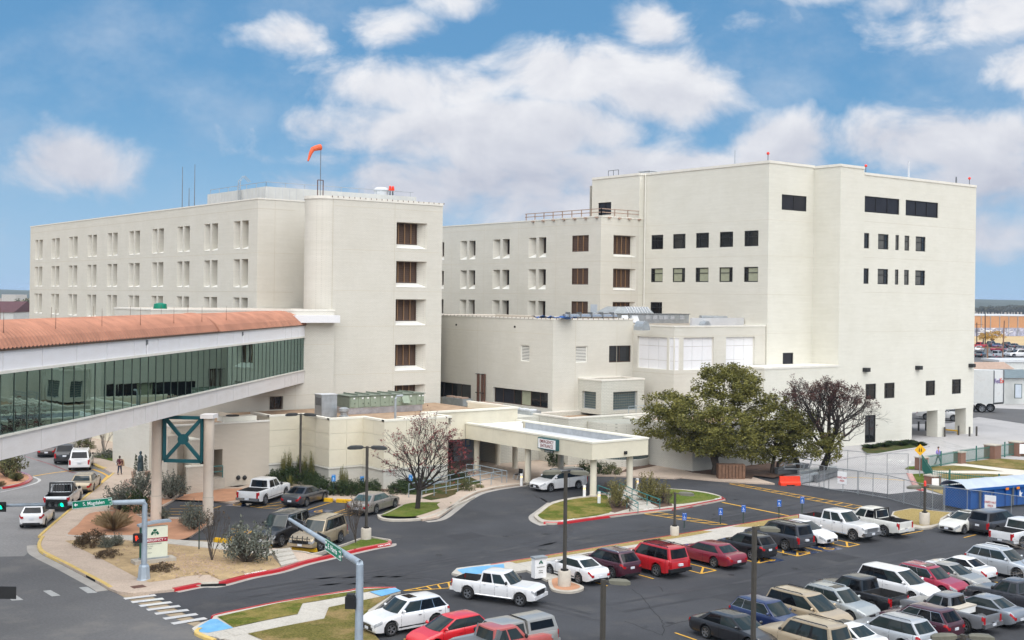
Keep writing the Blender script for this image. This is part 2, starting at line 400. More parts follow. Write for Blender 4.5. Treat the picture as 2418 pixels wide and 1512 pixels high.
# - mesh helpers
def M(n):return MATS[n]
class MB:
 def __init__(s):s.v=[]; s.f=[]; s.m=[]; s.cur=0
 def add(s,vs,fs):
  o=len(s.v); s.v+=[tuple(v)for v in vs]
  for f in fs:s.f.append(tuple(i+o for i in f)); s.m.append(s.cur)
  return s
 def quad(s,a,b,c,d):return s.add((a,b,c,d),((0,1,2,3),))
 def box(s,x0,x1,y0,y1,z0,z1):
  return s.add([(x,y,z)for z in(z0,z1)for y in(y0,y1)for x in(x0,x1)],((0,2,3,1),(4,5,7,6),(0,1,5,4),(2,6,7,3),(0,4,6,2),(1,3,7,5)))
 def obox(s,c,a,b,d):
  c,a,b,d=map(Vector,(c,a,b,d))
  return s.add([c+a*i+b*j+d*k for k in(-1,1)for j in(-1,1)for i in(-1,1)],((0,2,3,1),(4,5,7,6),(0,1,5,4),(2,6,7,3),(0,4,6,2),(1,3,7,5)))
 def bar(s,p,q,w,h=None,up=(0,0,1)):
  p,q=Vector(p),Vector(q); d=q-p; L=d.length
  if L<1e-6:return s
  d.normalize(); u=Vector(up)
  if abs(d.dot(u))>.98:u=Vector((1,0,0))
  r=d.cross(u).normalized(); u=r.cross(d)
  return s.obox((p+q)/2,d*(L/2),r*(w/2),u*((h or w)/2))
 def tube(s,pts,rs,n=8,cap=True):
  pts=[Vector(p)for p in pts]
  if not hasattr(rs,'__len__'):rs=[rs]*len(pts)
  vs=[]; k=len(pts); ref=Vector((.13,.31,.94))
  for i,p in enumerate(pts):
   d=(pts[min(i+1,k-1)]-pts[max(i-1,0)])
   d=d.normalized()if d.length>1e-9 else Vector((0,0,1))
   if abs(d.dot(ref))>.95:ref=Vector((1,.1,0))
   a=d.cross(ref).normalized(); b=d.cross(a)
   vs+=[p+(a*math.cos(2*math.pi*j/n)+b*math.sin(2*math.pi*j/n))*rs[i]for j in range(n)]
  fs=[(i*n+j,i*n+(j+1)%n,(i+1)*n+(j+1)%n,(i+1)*n+j)for i in range(k-1)for j in range(n)]
  if cap:fs+=[tuple(range(n))[::-1],tuple(range((k-1)*n,k*n))]
  return s.add(vs,fs)
 def lathe(s,prof,n=16,c=(0,0,0),axis='Z',cap=True):
  vs=[]
  for r,z in prof:
   for j in range(n):
    a=2*math.pi*j/n
    p=(r*math.cos(a),r*math.sin(a),z)
    if axis=='Y':p=(p[0],p[2],p[1])
    if axis=='X':p=(p[2],p[0],p[1])
    vs.append((p[0]+c[0],p[1]+c[1],p[2]+c[2]))
  k=len(prof)
  fs=[(i*n+j,i*n+(j+1)%n,(i+1)*n+(j+1)%n,(i+1)*n+j)for i in range(k-1)for j in range(n)]
  if cap:fs+=[tuple(range(n))[::-1],tuple(range((k-1)*n,k*n))]
  return s.add(vs,fs)
 def prism(s,poly,z0,z1):
  n=len(poly)
  vs=[(p[0],p[1],z0)for p in poly]+[(p[0],p[1],z1)for p in poly]
  return s.add(vs,[tuple(range(n,2*n))]+[(i,(i+1)%n,n+(i+1)%n,n+i)for i in range(n)])
 def sheet(s,poly,z):
  return s.add([(p[0],p[1],z)for p in poly],[tuple(range(len(poly)))])
 def blob(s,c,r,n=10,m=7):
  c=Vector(c); r=Vector(r)if hasattr(r,'__len__')else Vector((r,r,r))
  vs=[c+Vector((r.x*math.sin(math.pi*(i+.01)/(m+.02))*math.cos(2*math.pi*j/n),r.y*math.sin(math.pi*(i+.01)/(m+.02))*math.sin(2*math.pi*j/n),r.z*math.cos(math.pi*(i+.01)/(m+.02))))for i in range(m+1)for j in range(n)]
  fs=[(i*n+j,i*n+(j+1)%n,(i+1)*n+(j+1)%n,(i+1)*n+j)for i in range(m)for j in range(n)]
  return s.add(vs,fs)
 def mesh(s,name,mats,smooth=0,off=None):
  me=bpy.data.meshes.new(name)
  v=[(a[0]-off[0],a[1]-off[1],a[2]-off[2])for a in s.v]if off is not None else s.v
  me.from_pydata(v,[],s.f)
  if not isinstance(mats,(list,tuple)):mats=[mats]
  for m_ in mats:me.materials.append(M(m_)if isinstance(m_,str)else m_)
  if len(mats)>1:me.polygons.foreach_set('material_index',s.m)
  me.update()
  if smooth:
   me.polygons.foreach_set('use_smooth',[True]*len(me.polygons))
   me.set_sharp_from_angle(angle=RD(smooth))
  return me
 def build(s,name,mats,parent=None,smooth=0,at=None):
  "world-space mesh; a top-level mesh gets its origin at `at`, a child at its thing's base"
  off=at
  if parent is not None:off=base_of(parent)
  o=bpy.data.objects.new(name,s.mesh(name,mats,smooth,off))
  COL.objects.link(o)
  if parent is not None:o.parent=parent
  elif at is not None:o.location=at
  return o
def base_of(o):
 b=Vector((0,0,0))
 while o is not None:b=b+Vector(o.location); o=o.parent
 return b
def thing(name,label,cat,loc=(0,0,0),rot=0.,group=None):
 o=bpy.data.objects.new(name,None); o.empty_display_size=.2
 COL.objects.link(o); o.location=loc; o.rotation_euler.z=rot
 return tag(o,label,cat,group)
def tag(o,label,cat,group=None):
 o['label']=label; o['category']=cat
 if group:o['group']=group
 return o
def struct(mb,name,mats,smooth=0):
 o=mb.build(name,mats,smooth=smooth); o['kind']='structure'; return o
UNIT={}
def unit(name,m):
 "a unit box drawn over and over: panes, slats, panels"
 if m not in UNIT:UNIT[m]=MB().box(-.5,.5,-.5,.5,-.5,.5).mesh('panel_piece',m)
 o=bpy.data.objects.new(name,UNIT[m]); COL.objects.link(o); return o
def piece(name,m,parent,c,size,rz=0.,rot=None):
 o=unit(name,m); o.parent=parent
 o.location=Vector(c)-base_of(parent); o.scale=size
 if rot is not None:o.rotation_euler=rot
 else:o.rotation_euler.z=rz
 return o
def boxpiece(name,m,parent,x0,x1,y0,y1,z0,z1):
 return piece(name,m,parent,((x0+x1)/2,(y0+y1)/2,(z0+z1)/2),(x1-x0,y1-y0,z1-z0))
def copy_tree(o,parent=None):
 c=o.copy(); COL.objects.link(c); c.parent=parent
 for ch in o.children:copy_tree(ch,c)
 return c
TXT={}
def text(s,size,name,m,parent,loc,right,up,align='CENTER',depth=.01,sx=1.,world=True):
 "lettering as a flat solid on its board; right/up are the reading directions"
 key=(s,align,depth)
 if key not in TXT:
  cu=bpy.data.curves.new('lettering','FONT'); cu.body=s; cu.size=1.; cu.align_x=align; cu.align_y='CENTER'
  cu.extrude=depth/2; cu.offset=.005; cu.resolution_u=3; cu.space_line=.95
  ob=bpy.data.objects.new('lettering',cu)
  TXT[key]=bpy.data.meshes.new_from_object(ob)
  bpy.data.objects.remove(ob)
 me=TXT[key].copy(); me.materials.clear(); me.materials.append(M(m))
 o=bpy.data.objects.new(name,me); COL.objects.link(o)
 r,u=Vector(right).normalized(),Vector(up).normalized(); n=r.cross(u)
 mx=Matrix((r*size*sx,u*size,n)).transposed().to_4x4()
 off=base_of(parent)if(parent is not None and world)else Vector((0,0,0))
 mx.translation=Vector(loc)-off
 o.parent=parent; o.matrix_local=mx
 return o
LX,LY=Vector((0,-1,0)),Vector((1,0,0))
UP=Vector((0,0,1))
# ================================================================== the ground
zA=crop(0,1091.6,.27787)
zB=crop(413,1239.1,.26844)
zC=crop(826,1209.6,.3172)
zD=crop(1003,855.6,.27318)
zE=crop(1416,826,.2732)
zF=crop(1888.3,1003.1,.21866)
zG=crop(1593.2,1180.2,.34067)
zH=crop(531,885,.25368)
zI=crop(2065.3,1032.6,.17557)
zJ=crop(973.6,1032.6,.14642)
zK=crop(0,1003.1,.17562)
def P(z,*pts):return[Q(*z(*p))for p in pts]
def smooth_line(pts,n=4,closed=False):
 pts=[Vector(p)for p in pts]; out=[]
 k=len(pts); rng_=range(k if closed else k-1)
 for i in rng_:
  g=lambda j:pts[j%k]if closed else pts[max(0,min(k-1,j))]
  p0,p1,p2,p3=g(i-1),g(i),g(i+1),g(i+2)
  for j in range(n):
   t=j/n
   out.append(.5*((2*p1)+(p2-p0)*t+(2*p0-5*p1+4*p2-p3)*t*t+(3*p1-p0-3*p2+p3)*t**3))
 if not closed:out.append(pts[-1])
 return out
def kerb_mb(line,w=.18,h=.14,z=0.,side=1):
 "raised strip along a line; side=+1 puts the body to the left of travel"
 mb=MB(); line=[Vector(p)for p in line]; k=len(line); ins=[]
 for i in range(k):
  d=(line[min(i+1,k-1)]-line[max(0,i-1)]); d.z=0; d.normalize()
  ins.append(line[i]+Vector((-d.y,d.x,0))*w*side)
 for i in range(k-1):
  a,b,c,d=line[i],line[i+1],ins[i+1],ins[i]
  e=.025
  def up(p,q,zz,f=0.):return(p.x+(q.x-p.x)*f,p.y+(q.y-p.y)*f,z+zz)
  mb.quad(up(a,d,-.02),up(b,c,-.02),up(b,c,h-e,.06),up(a,d,h-e,.06))
  mb.quad(up(a,d,h-e,.06),up(b,c,h-e,.06),up(b,c,h,.22),up(a,d,h,.22))
  mb.quad(up(a,d,h,.22),up(b,c,h,.22),up(c,c,h),up(d,d,h))
  mb.quad(up(d,d,h),up(c,c,h),up(c,c,-.02),up(d,d,-.02))
 for i in(0,k-1):
  a,d=line[i],ins[i]
  mb.quad((a.x,a.y,z-.02),(d.x,d.y,z-.02),(d.x,d.y,z+h),(a.x,a.y,z+h))
 return mb
def strip_mb(line,w,z):
 mb=MB(); line=[Vector(p)for p in line]; k=len(line); L=[]; R=[]
 for i in range(k):
  d=(line[min(i+1,k-1)]-line[max(0,i-1)]); d.z=0; d.normalize(); n=Vector((-d.y,d.x,0))*w/2
  L.append(line[i]+n); R.append(line[i]-n)
 for i in range(k-1):mb.quad((*R[i][:2],z),(*R[i+1][:2],z),(*L[i+1][:2],z),(*L[i][:2],z))
 return mb
def paint(lines,w,m,name='painted_line',z=.014):
 mb=MB()
 for i,l in enumerate(lines):mb.add(*(lambda q:(q.v,q.f))(strip_mb(l,w,z+.0006*(i%5))))
 return struct(mb,name,m)
mb=MB(); N=40
ring=lambda r:[(r*math.cos(2*math.pi*i/N),r*math.sin(2*math.pi*i/N))for i in range(N)]
prev=ring(260)
mb.sheet(prev,-.03)
for r in(700,2000,6000,12000):
 nx=ring(r)
 for i in range(N):mb.quad((*prev[i],-.03),(*prev[(i+1)%N],-.03),(*nx[(i+1)%N],-.03),(*nx[i],-.03))
 prev=nx
struct(mb,'ground','earth')
lot=[(24.6,56.0),(24.6,63.6),(27,64),(40,70),(30.5,77),(34.5,90),(47,99),(105,99),(110,84),(118,76),(104,60),(104,12),(24.6,12)]
struct(MB().sheet([Vector(p)for p in lot],0.),'parking_lot','asphalt_lot')
struct(MB().sheet([(-60,-5),(24.0,-5),(24.0,56.2),(23.3,63),(23.3,78.4),(21.5,82),(-60,82)],.004),'street','asphalt_street')
far=Vector((math.cos(RD(62)),math.sin(RD(62)),0)); lef=Vector((-far.y,far.x,0))
p0=Vector((23.4,79.2,0))
struct(MB().sheet([p0-far*3,p0+far*150,p0+far*150+lef*15,p0-far*3+lef*26],.008),'side_street','street_concrete')
yard=P(zF,(0,645),(310,690),(640,705),(960,750),(1290,715),(1700,790))+[Vector((117,60,0)),Vector((260,40,0)),Vector((260,120,0)),Vector((150,150,0)),Vector((112,130,0)),Vector((112,86,0)),Vector((96,85.5,0))]
struct(MB().sheet(yard,.004),'concrete_yard','yard_concrete')
road=[Q(2240,1000),Q(2310,985),Q(2430,1003),Q(2480,1010),Q(2480,975),Q(2420,967),Q(2300,962),Q(2200,972),Q(2060,985),Q(2060,1004)]
struct(MB().sheet(road,.012),'back_road','asphalt_street')
# ---- street corner with the gravel beds
outer=P(zA,(1010,-30),(975,105),(640,390),(430,570),(350,645),(318,700),(325,750),(370,790),(550,880),(700,960),(860,1045),(920,1085),(1000,1118),(1130,1132),(1300,1118),(1475,1100))
redk=P(zB,(0,590),(230,545),(385,540),(660,468),(930,415),(1140,350),(1350,300),(1520,262),(1680,225),(1790,203),(1870,190),(1905,178),(1905,163))
backk=P(zB,(1890,156),(1720,132),(1640,140),(1230,282),(920,230),(850,165),(720,200),(560,205))
walk=outer+redk[1:2]+P(zA,(1850,1035),(2336,925))+P(zB,(935,390),(1140,345),(1350,297),(1230,282),(920,228),(850,225),(700,195),(520,190),(340,180),(160,158),(0,150))+P(zA,(1590,690),(1430,660),(1620,640),(1760,545),(1560,480),(1270,480),(1150,470),(1290,440),(1480,330),(1560,240),(1660,240),(1880,215),(2020,225),(2230,170))+[Vector((50,97,0)),Vector((40,110,0))]
struct(MB().prism(walk,-.05,.13),'sidewalk','sidewalk')
struct(MB().sheet(P(zA,(545,640),(900,655),(1200,690),(1430,708),(2210,795),(2336,838),(2336,790),(2210,730),(1700,690),(1430,668),(1200,640),(900,612),(575,605)),.137),'garden_path','sidewalk_grey')
struct(MB().sheet(smooth_line(P(zA,(575,632),(660,550),(760,452),(935,432),(1110,442),(1190,480),(1270,500),(1560,500),(1740,535),(1755,545),(1620,645),(1530,675),(1430,668),(1200,640),(900,636)),3,True),.141),'red_gravel_bed','red_gravel')
struct(MB().sheet(P(zA,(1150,130),(1050,215),(960,330),(930,420),(1130,460),(1290,440),(1370,380),(1480,330),(1130,300),(1180,200)),.139),'red_gravel_bed','red_gravel')
struct(MB().sheet(P(zA,(1480,330),(1560,300),(1560,290),(1900,240),(2060,235),(2040,330),(1930,350),(1790,345),(1560,335)),.139),'red_gravel_bed','red_gravel')
struct(MB().sheet(P(zA,(1060,160),(1160,150),(1170,250),(1050,330),(1000,300)),.143),'paved_forecourt','roof_tan')
gravel=P(zA,(550,685),(900,662),(1200,697),(1430,712),(2210,800),(2320,835))+P(zB,(850,290),(935,388),(800,425),(655,462),(400,508),(300,460),(200,462),(60,478),(-20,500))+P(zA,(1270,1040),(1200,1020),(900,860))
mb=MB(); c0=sum(gravel,Vector())/len(gravel)
g1=[c0+(p-c0)*.8 for p in gravel]; k=len(gravel)
for i in range(k):mb.quad((*gravel[i][:2],.139),(*gravel[(i+1)%k][:2],.139),(*g1[(i+1)%k][:2],.24),(*g1[i][:2],.24))
mb.sheet(g1,.24)
struct(mb,'gravel_bed','tan_gravel')
mb=MB(); rg=random.Random(3)
for i in range(3600):
 a,b=rg.random(),rg.random(); p=gravel[rg.randrange(k)].lerp(c0,a**.5).lerp(gravel[rg.randrange(k)],b*.4)
 s_=rg.uniform(.04,.11); an=rg.uniform(0,3.14); u=Vector((math.cos(an),math.sin(an),rg.uniform(-.3,.3)))*s_
 v_=Vector((-u.y,u.x,0))*.7; w_=Vector((0,0,s_*.7))
 cc=Vector((p.x,p.y,.20+.03*rg.random()))
 mb.add([cc+u,cc+v_,cc-u,cc-v_,cc+w_],((0,1,4),(1,2,4),(2,3,4),(3,0,4)))
mb.m=[(i//4)%3 for i in range(len(mb.f))]; o=mb.build('loose_gravel',['tan_gravel','roof_tan','rock']); o['kind']='stuff'; tag(o,'loose tan stones scattered over the gravel bed','gravel')
struct(kerb_mb(smooth_line(outer[1:5]),.2,.16,0,-1),'yellow_kerb','paint_yellow_kerb')
struct(kerb_mb(smooth_line(outer[4:9]),.22,.16,0,1),'yellow_kerb','paint_yellow_kerb')
struct(kerb_mb(smooth_line(outer[8:12]),.22,.16,0,1),'yellow_kerb','paint_yellow_kerb')
struct(kerb_mb(redk[0:2],.26,.18,0,1),'red_kerb','paint_red')
struct(kerb_mb(redk[1:3],.26,.19,0,1),'storm_drain_kerb','kerb_grey')
struct(kerb_mb(smooth_line(redk[2:]),.26,.18,0,1),'red_kerb','paint_red')
dm=(redk[1]+redk[2])/2; dd=(redk[2]-redk[1]).normalized()
mb=MB(); mb.obox(dm+Vector((0,0,.07)),dd*.85,Vector((dd.y,-dd.x,0))*.015,(0,0,.06)); struct(mb,'drain_opening','underbody')
mid=outer[9].lerp(outer[10],.45); dv=(outer[10]-outer[9]).normalized()
mb=MB(); mb.obox(mid+Vector((0,0,.07)),dv*.7,Vector((dv.y,-dv.x,0))*.015,(0,0,.055)); struct(mb,'drain_opening','underbody')
mb=MB(); gp=Q(*zA(1175,1078)); mb.box(gp.x-.35,gp.x+.35,gp.y-.3,gp.y+.3,.134,.142); tag(mb.build('manhole_cover','rust_brown',at=gp),'square rusty metal utility cover set in the street corner sidewalk','manhole cover')
struct(strip_mb(smooth_line([p+Vector((-.35,-.1,0))for p in outer[5:12]]),.62,.010),'gutter','gutter')
struct(strip_mb(smooth_line([p+Vector((.05,-.16,0))for p in redk]),.34,.006),'gutter','gutter')
struct(MB().sheet(smooth_line(P(zB,(1345,255),(1520,202),(1640,150),(1725,138),(1880,165),(1850,190),(1620,232),(1395,283)),3,True),.15),'lawn','lawn_green')
struct(kerb_mb(smooth_line(P(zB,(1905,163),(1890,153),(1800,139),(1720,128),(1640,138),(1450,205),(1232,274),(1150,262),(915,236))),.16,.2,0,1),'kerb','kerb_grey')
st=thing('garden_stairs','four pale concrete steps from the upper car park down to the red kerb','stairs',Q(*zB(1000,320)))
a0,a1,b0,b1=P(zB,(855,285),(1010,268),(935,390),(1085,352))
for i in range(4):
 l0,l1,r0,r1=a0.lerp(b0,i/4),a0.lerp(b0,(i+1)/4),a1.lerp(b1,i/4),a1.lerp(b1,(i+1)/4)
 MB().prism([l0,r0,r1,l1],.12,.46-i*.08).build('step','sidewalk_grey',st)
 # ---- strip south of the drive
gN=P(zB,(325,848),(345,815),(880,702),(1200,645),(1530,602),(1650,575),(1940,570),(1985,605),(1800,655),(1905,640),(1760,760),(1650,900))+[Vector((27.5,47.2,0)),Vector((26,44,0)),Vector((24.7,44,0)),Vector((24.5,52,0))]+P(zB,(190,975),(150,930),(230,880))
struct(MB().prism(gN,-.05,.11),'sidewalk','sidewalk_grey')
lawn=[P(zB,(372,832),(880,716),(1200,659),(1530,612),(1650,588),(1900,576),(1710,606),(1510,646),(1250,692),(1122,712),(1078,808),(800,862),(512,925)),P(zB,(640,982),(960,915),(1312,848),(1352,748),(1560,705),(1800,655),(1900,640),(1700,770),(1640,920),(1750,985))+[Vector((29.0,46.0,0)),Vector((26.6,45.5,0)),Vector((25.8,47.0,0))]]
struct(MB().sheet(lawn[0],.135),'lawn','lawn')
struct(MB().sheet(lawn[1],.135),'lawn','lawn_worn')
struct(MB().sheet(P(zB,(200,922),(318,850),(372,850),(512,928),(290,972),(215,965)),.118),'blue_kerb_ramp','paint_blue_pale')
struct(MB().sheet(P(zB,(1712,612),(1930,575),(1988,604),(1815,652)),.140),'blue_kerb_ramp','paint_blue_pale')
struct(kerb_mb(smooth_line(P(zB,(1940,569),(1650,573),(1500,600),(1200,648),(880,700),(500,777),(345,812),(315,830))),.12,.15,0,1),'red_kerb','paint_red')
struct(kerb_mb(smooth_line(P(zB,(200,930),(168,955),(190,985),(330,1040))),.22,.15,0,1),'yellow_kerb','paint_yellow_kerb')
# ---- strip in front of the accessible stalls
x0,x1=45.0,74.5
struct(MB().prism([(44.5,56.2),(x1-1,56.2),(x1,59.5),(44.5,58.6),(41.4,58.9),(40.4,58.0),(40.7,56.3)],-.05,.12),'sidewalk','sidewalk_grey')
gl=[(x0,57.9),(48,58.0),(60,58.1),(62.3,58.3),(62.0,58.95),(x0,58.5)]
struct(MB().sheet(gl,.127),'lawn','lawn_dry')
struct(MB().sheet([(66.5,57.6),(73.6,57.7),(74.2,59.3),(66.3,59.1),(64.7,58.8)],.127),'lawn','lawn_dry')
struct(kerb_mb([(x1,59.55,0),(63.5,59.15,0),(x0,58.65,0),(43.6,58.6,0)],.13,.14,0,1),'red_kerb','paint_red')
struct(MB().sheet([(40.7,57.1),(43.2,56.6),(44.3,58.2),(42.0,58.6),(41.1,58.5)],.128),'blue_kerb_ramp','paint_blue_pale')
isl=smooth_line(P(zC,(1480,505),(1490,575),(1540,600),(1640,608),(1720,592),(1740,570),(1690,545),(1600,515),(1560,490)),3,True)
struct(MB().prism(isl,-.02,.12),'lamp_island','kerb_grey')
c0=sum(isl,Vector())/len(isl)
struct(MB().sheet([c0+(p-c0)*.8 for p in isl],.128),'red_gravel_bed','red_gravel')
struct(MB().prism(P(zC,(1300,440),(1370,470),(1460,520),(1560,500),(1470,440),(1440,350),(1380,350)),-.02,.13),'kiosk_pad','sidewalk_grey')
# ---- island under the canopy
ci=P(zD,(1640,1322),(1200,1398),(1025,1398),(960,1362),(945,1335),(985,1300),(1095,1222),(1290,1180),(1410,1166),(1560,1140),(1750,1112),(1990,1100))+P(zE,(600,1212),(850,1232),(1000,1262),(1062,1288),(1078,1302),(1050,1312),(700,1378),(420,1412),(0,1462))
ci2=smooth_line(ci,3,True)
struct(MB().prism(ci2,-.03,.13),'entrance_island','kerb_grey')
cc=sum(ci2,Vector())/len(ci2)
struct(MB().sheet(smooth_line(P(zD,(1590,1318),(1200,1378),(1040,1378),(985,1350),(978,1335),(1010,1310),(1110,1238),(1290,1195),(1420,1180),(1560,1160),(1590,1240)),3,True),.139),'lawn','lawn')
struct(MB().sheet(smooth_line(P(zE,(640,1350),(560,1290),(530,1230),(620,1218),(850,1242),(1000,1272),(1040,1294),(900,1320)),3,True),.139),'lawn','lawn_green')
struct(MB().sheet(P(zD,(1570,1300),(1560,1210),(1640,1160),(1740,1140),(1800,1270),(1640,1315)),.137),'mulch_bed','mulch')
struct(MB().sheet(P(zD,(1830,1240),(1840,1140),(1990,1110),(2100,1180),(2140,1255),(1990,1275)),.137),'mulch_bed','mulch')
redi=smooth_line(P(zE,(1062,1288),(1078,1302),(1050,1312),(700,1378),(420,1412),(0,1464))+P(zD,(1200,1400),(1025,1400)))
struct(kerb_mb(redi,.24,.16,0,-1),'red_kerb','paint_red')
struct(strip_mb(smooth_line(P(zD,(1090,1215),(980,1296),(932,1335),(950,1375),(1025,1410))),.6,.005),'gutter','gutter')
st=thing('entrance_stairs','grey concrete steps with teal handrails climbing the entrance island','stairs',Q(*zD(1800,1230)))
a0,a1,b0,b1=P(zD,(1640,1165),(1730,1135),(1800,1300),(2010,1270))
for i in range(5):
 l0,l1,r0,r1=a0.lerp(b0,i/5),a0.lerp(b0,(i+1)/5),a1.lerp(b1,i/5),a1.lerp(b1,(i+1)/5)
 MB().prism([l0,r0,r1,l1],.10,.56-i*.09).build('step','sidewalk_grey',st)
for pts in(((1495,1065),(1600,1100),(1745,1160),(1842,1215),(1812,1225)),((1680,1042),(1790,1095),(1920,1145),(2030,1185),(2010,1195))):
 mb=MB(); z0=1.35
 line=[]
 for i,p in enumerate(pts):
  q=Q(*zD(*p),1.25-.12*min(i,3)); line.append(q)
 mb.tube(line,.035,6)
 mb.tube([q-Vector((0,0,.38))for q in line[:4]],.028,6)
 for q in line[:4:1]:mb.tube([q,(q.x,q.y,.12)],.03,6)
 mb.build('handrail','teal_rail',st,40)
 # ---- sidewalk in front of the panel building and the entrance
north=P(zD,(-160,1300),(-20,1374),(120,1350),(250,1258),(340,1190),(450,1133),(580,1100),(720,1078),(850,1062))
body=north+[Q(*zD(1000,1010)),Q(*zD(1400,985)),Q(*zD(1600,990)),Q(*zD(2160,1012)),Q(*zE(700,1112)),Q(*zE(1000,1140)),Q(*zE(1320,1160)),Q(*zE(1510,1168)),Vector((88,84,0)),Vector((92,90,0)),Vector((80,98,0)),Vector((44,98,0)),Vector((41.5,94.5,0))]+[Q(*zH(-150,1180)),Q(*zH(90,1205)),Q(*zH(560,1130)),Q(*zH(600,1130)),Q(*zH(940,1165)),Q(*zH(1170,1200)),Q(*zH(1420,1215)),Q(*zH(1640,1225)),Q(*zH(1480,1310))]
struct(MB().prism(body,-.03,.13),'sidewalk','sidewalk')
struct(kerb_mb(smooth_line(P(zH,(1415,1320),(1480,1310),(1640,1232))),.14,.17,0,-1),'kerb','kerb_grey')
struct(kerb_mb(smooth_line(P(zH,(1415,1320),(1440,1350),(1560,1368),(1780,1362),(1900,1340),(2030,1290),(2200,1210),(2326,1155))),.2,.17,0,1),'kerb','kerb_grey')
struct(kerb_mb(smooth_line(north[2:]),.2,.17,0,1),'kerb','kerb_grey')
struct(strip_mb(smooth_line([p+Vector((.1,-.35,0))for p in north[1:]]),.5,.005),'gutter','gutter')
struct(MB().sheet(smooth_line(P(zH,(1455,1318),(1560,1335),(1740,1338),(1860,1310),(2000,1260),(2110,1208),(1960,1203),(1740,1208),(1600,1250)),3,True),.14),'lawn','lawn_green')
struct(MB().sheet(P(zJ,(130,1010),(420,905),(800,850),(1000,840),(760,920),(560,1000),(300,1045)),.14),'planting_bed','groundcover')
struct(MB().sheet(P(zJ,(-60,950),(0,830),(420,660),(800,610),(1130,755),(760,840),(350,920),(150,960)),.14),'planting_bed','groundcover')
struct(MB().sheet([(47.0,91.2),(51.5,89.2),(53.6,85.4),(51.6,84.5),(48.5,86.5),(45.9,88.4),(44.6,90.8),(44.9,92.8),(46.5,94)],.14),'mulch_bed','mulch')
struct(MB().sheet(P(zE,(160,1080),(560,1000),(800,1075),(1310,1130),(1330,1100),(1500,1120),(1700,1060),(1640,960),(1330,1000),(880,960),(460,980),(300,1000)),.142),'mulch_bed','mulch')
struct(MB().sheet(P(zF,(660,262),(700,245),(1000,190),(1200,175),(1390,235),(1330,252),(1080,285),(800,330),(720,330)),.14),'planting_bed','groundcover')
struct(kerb_mb(smooth_line(P(zF,(1400,230),(1370,250),(1080,292),(800,338),(600,360),(430,395),(340,440),(310,480))),.3,.16,0,-1),'kerb','yard_concrete')
struct(MB().prism(P(zI,(210,1090),(240,1020),(480,975),(1030,1030),(870,1150),(860,1195),(760,1235),(640,1245),(480,1225)),-.03,.12),'lamp_island','kerb_grey')
struct(MB().sheet(P(zI,(240,1060),(270,1020),(490,980),(1010,1035),(880,1110),(855,1180),(740,1205),(630,1212),(500,1190)),.127),'lawn','lawn_dry')
lw=[((715,400),(1050,385),(1250,400),(1730,465),(1400,455),(900,455),(700,450)),((490,500),(660,495),(700,560),(790,690),(620,690),(560,650)),((830,500),(1100,495),(1860,510),(1310,605),(1240,600),(1230,610),(860,545)),((1180,345),(1640,290),(2100,320),(2100,460),(1760,425),(1250,365)),((690,700),(810,670),(1130,710),(1110,800),(950,790)),((400,435),(450,400),(590,395),(620,445)),((1900,255),(2100,230),(2100,270))]
for i,l in enumerate(lw):struct(MB().sheet(P(zI,*l),.05+.002*i),'lawn',('lawn_worn','lawn_green','lawn_worn','lawn_worn','lawn_dry','lawn_green','lawn_worn')[i])
struct(MB().sheet(P(zI,(660,470),(1040,355),(1180,355),(1560,395),(2200,460),(2300,760),(1700,740),(1240,610),(1860,512),(1400,490),(800,490)),.03),'plaza','sidewalk_pale')
struct(kerb_mb(P(zI,(425,505),(490,640),(540,700),(600,722)),.5,.14,0,1),'red_kerb','paint_red')
li=P(zK,(-60,850),(0,860),(50,865),(250,830),(380,785),(435,745),(430,715),(380,680),(240,640),(200,560),(0,500),(-200,500))
struct(MB().prism(smooth_line(li,3,True),-.03,.13),'street_island','kerb_grey')
struct(MB().sheet(smooth_line(P(zK,(-60,835),(30,845),(240,810),(360,772),(405,740),(370,700),(230,655),(190,570),(0,520),(-150,520)),3,True),.138),'red_gravel_bed','red_gravel')
struct(kerb_mb(smooth_line(P(zK,(50,868),(250,832),(382,787),(437,747),(432,715),(385,682),(240,636))),.3,.16,0,1),'red_kerb','paint_red')
paint([smooth_line(P(zK,(-80,930),(0,910),(250,855),(440,800),(520,765),(525,735),(440,700),(240,625)))],.22,'paint_white')
paint([P(zK,(410,700),(640,660),(900,625),(1250,600)),P(zK,(1250,600),(1380,650),(1450,690),(1250,890),(1160,1000))],.22,'paint_yellow')
paint([P(zK,(330,425),(640,520),(960,640),(1080,665))],.12,'paint_red')
struct(kerb_mb(P(zK,(1230,540),(1310,580),(1390,605)),.35,.14,0,1),'yellow_kerb','paint_yellow_kerb')
struct(MB().prism([Q(*zK(1550,665)),Q(*zK(1470,650)),Q(*zK(1390,600)),Q(*zK(1230,545)),Q(*zK(1180,480)),Q(*zK(950,340)),Vector((60,158,0)),Vector((70,158,0)),Vector((46,108,0)),Vector((44,101,0))],-.03,.12),'sidewalk','sidewalk')
struct(MB().sheet(P(zK,(1230,440),(1450,400),(1620,470),(1740,480),(1690,540),(1560,520)),.128),'lawn','lawn_green')
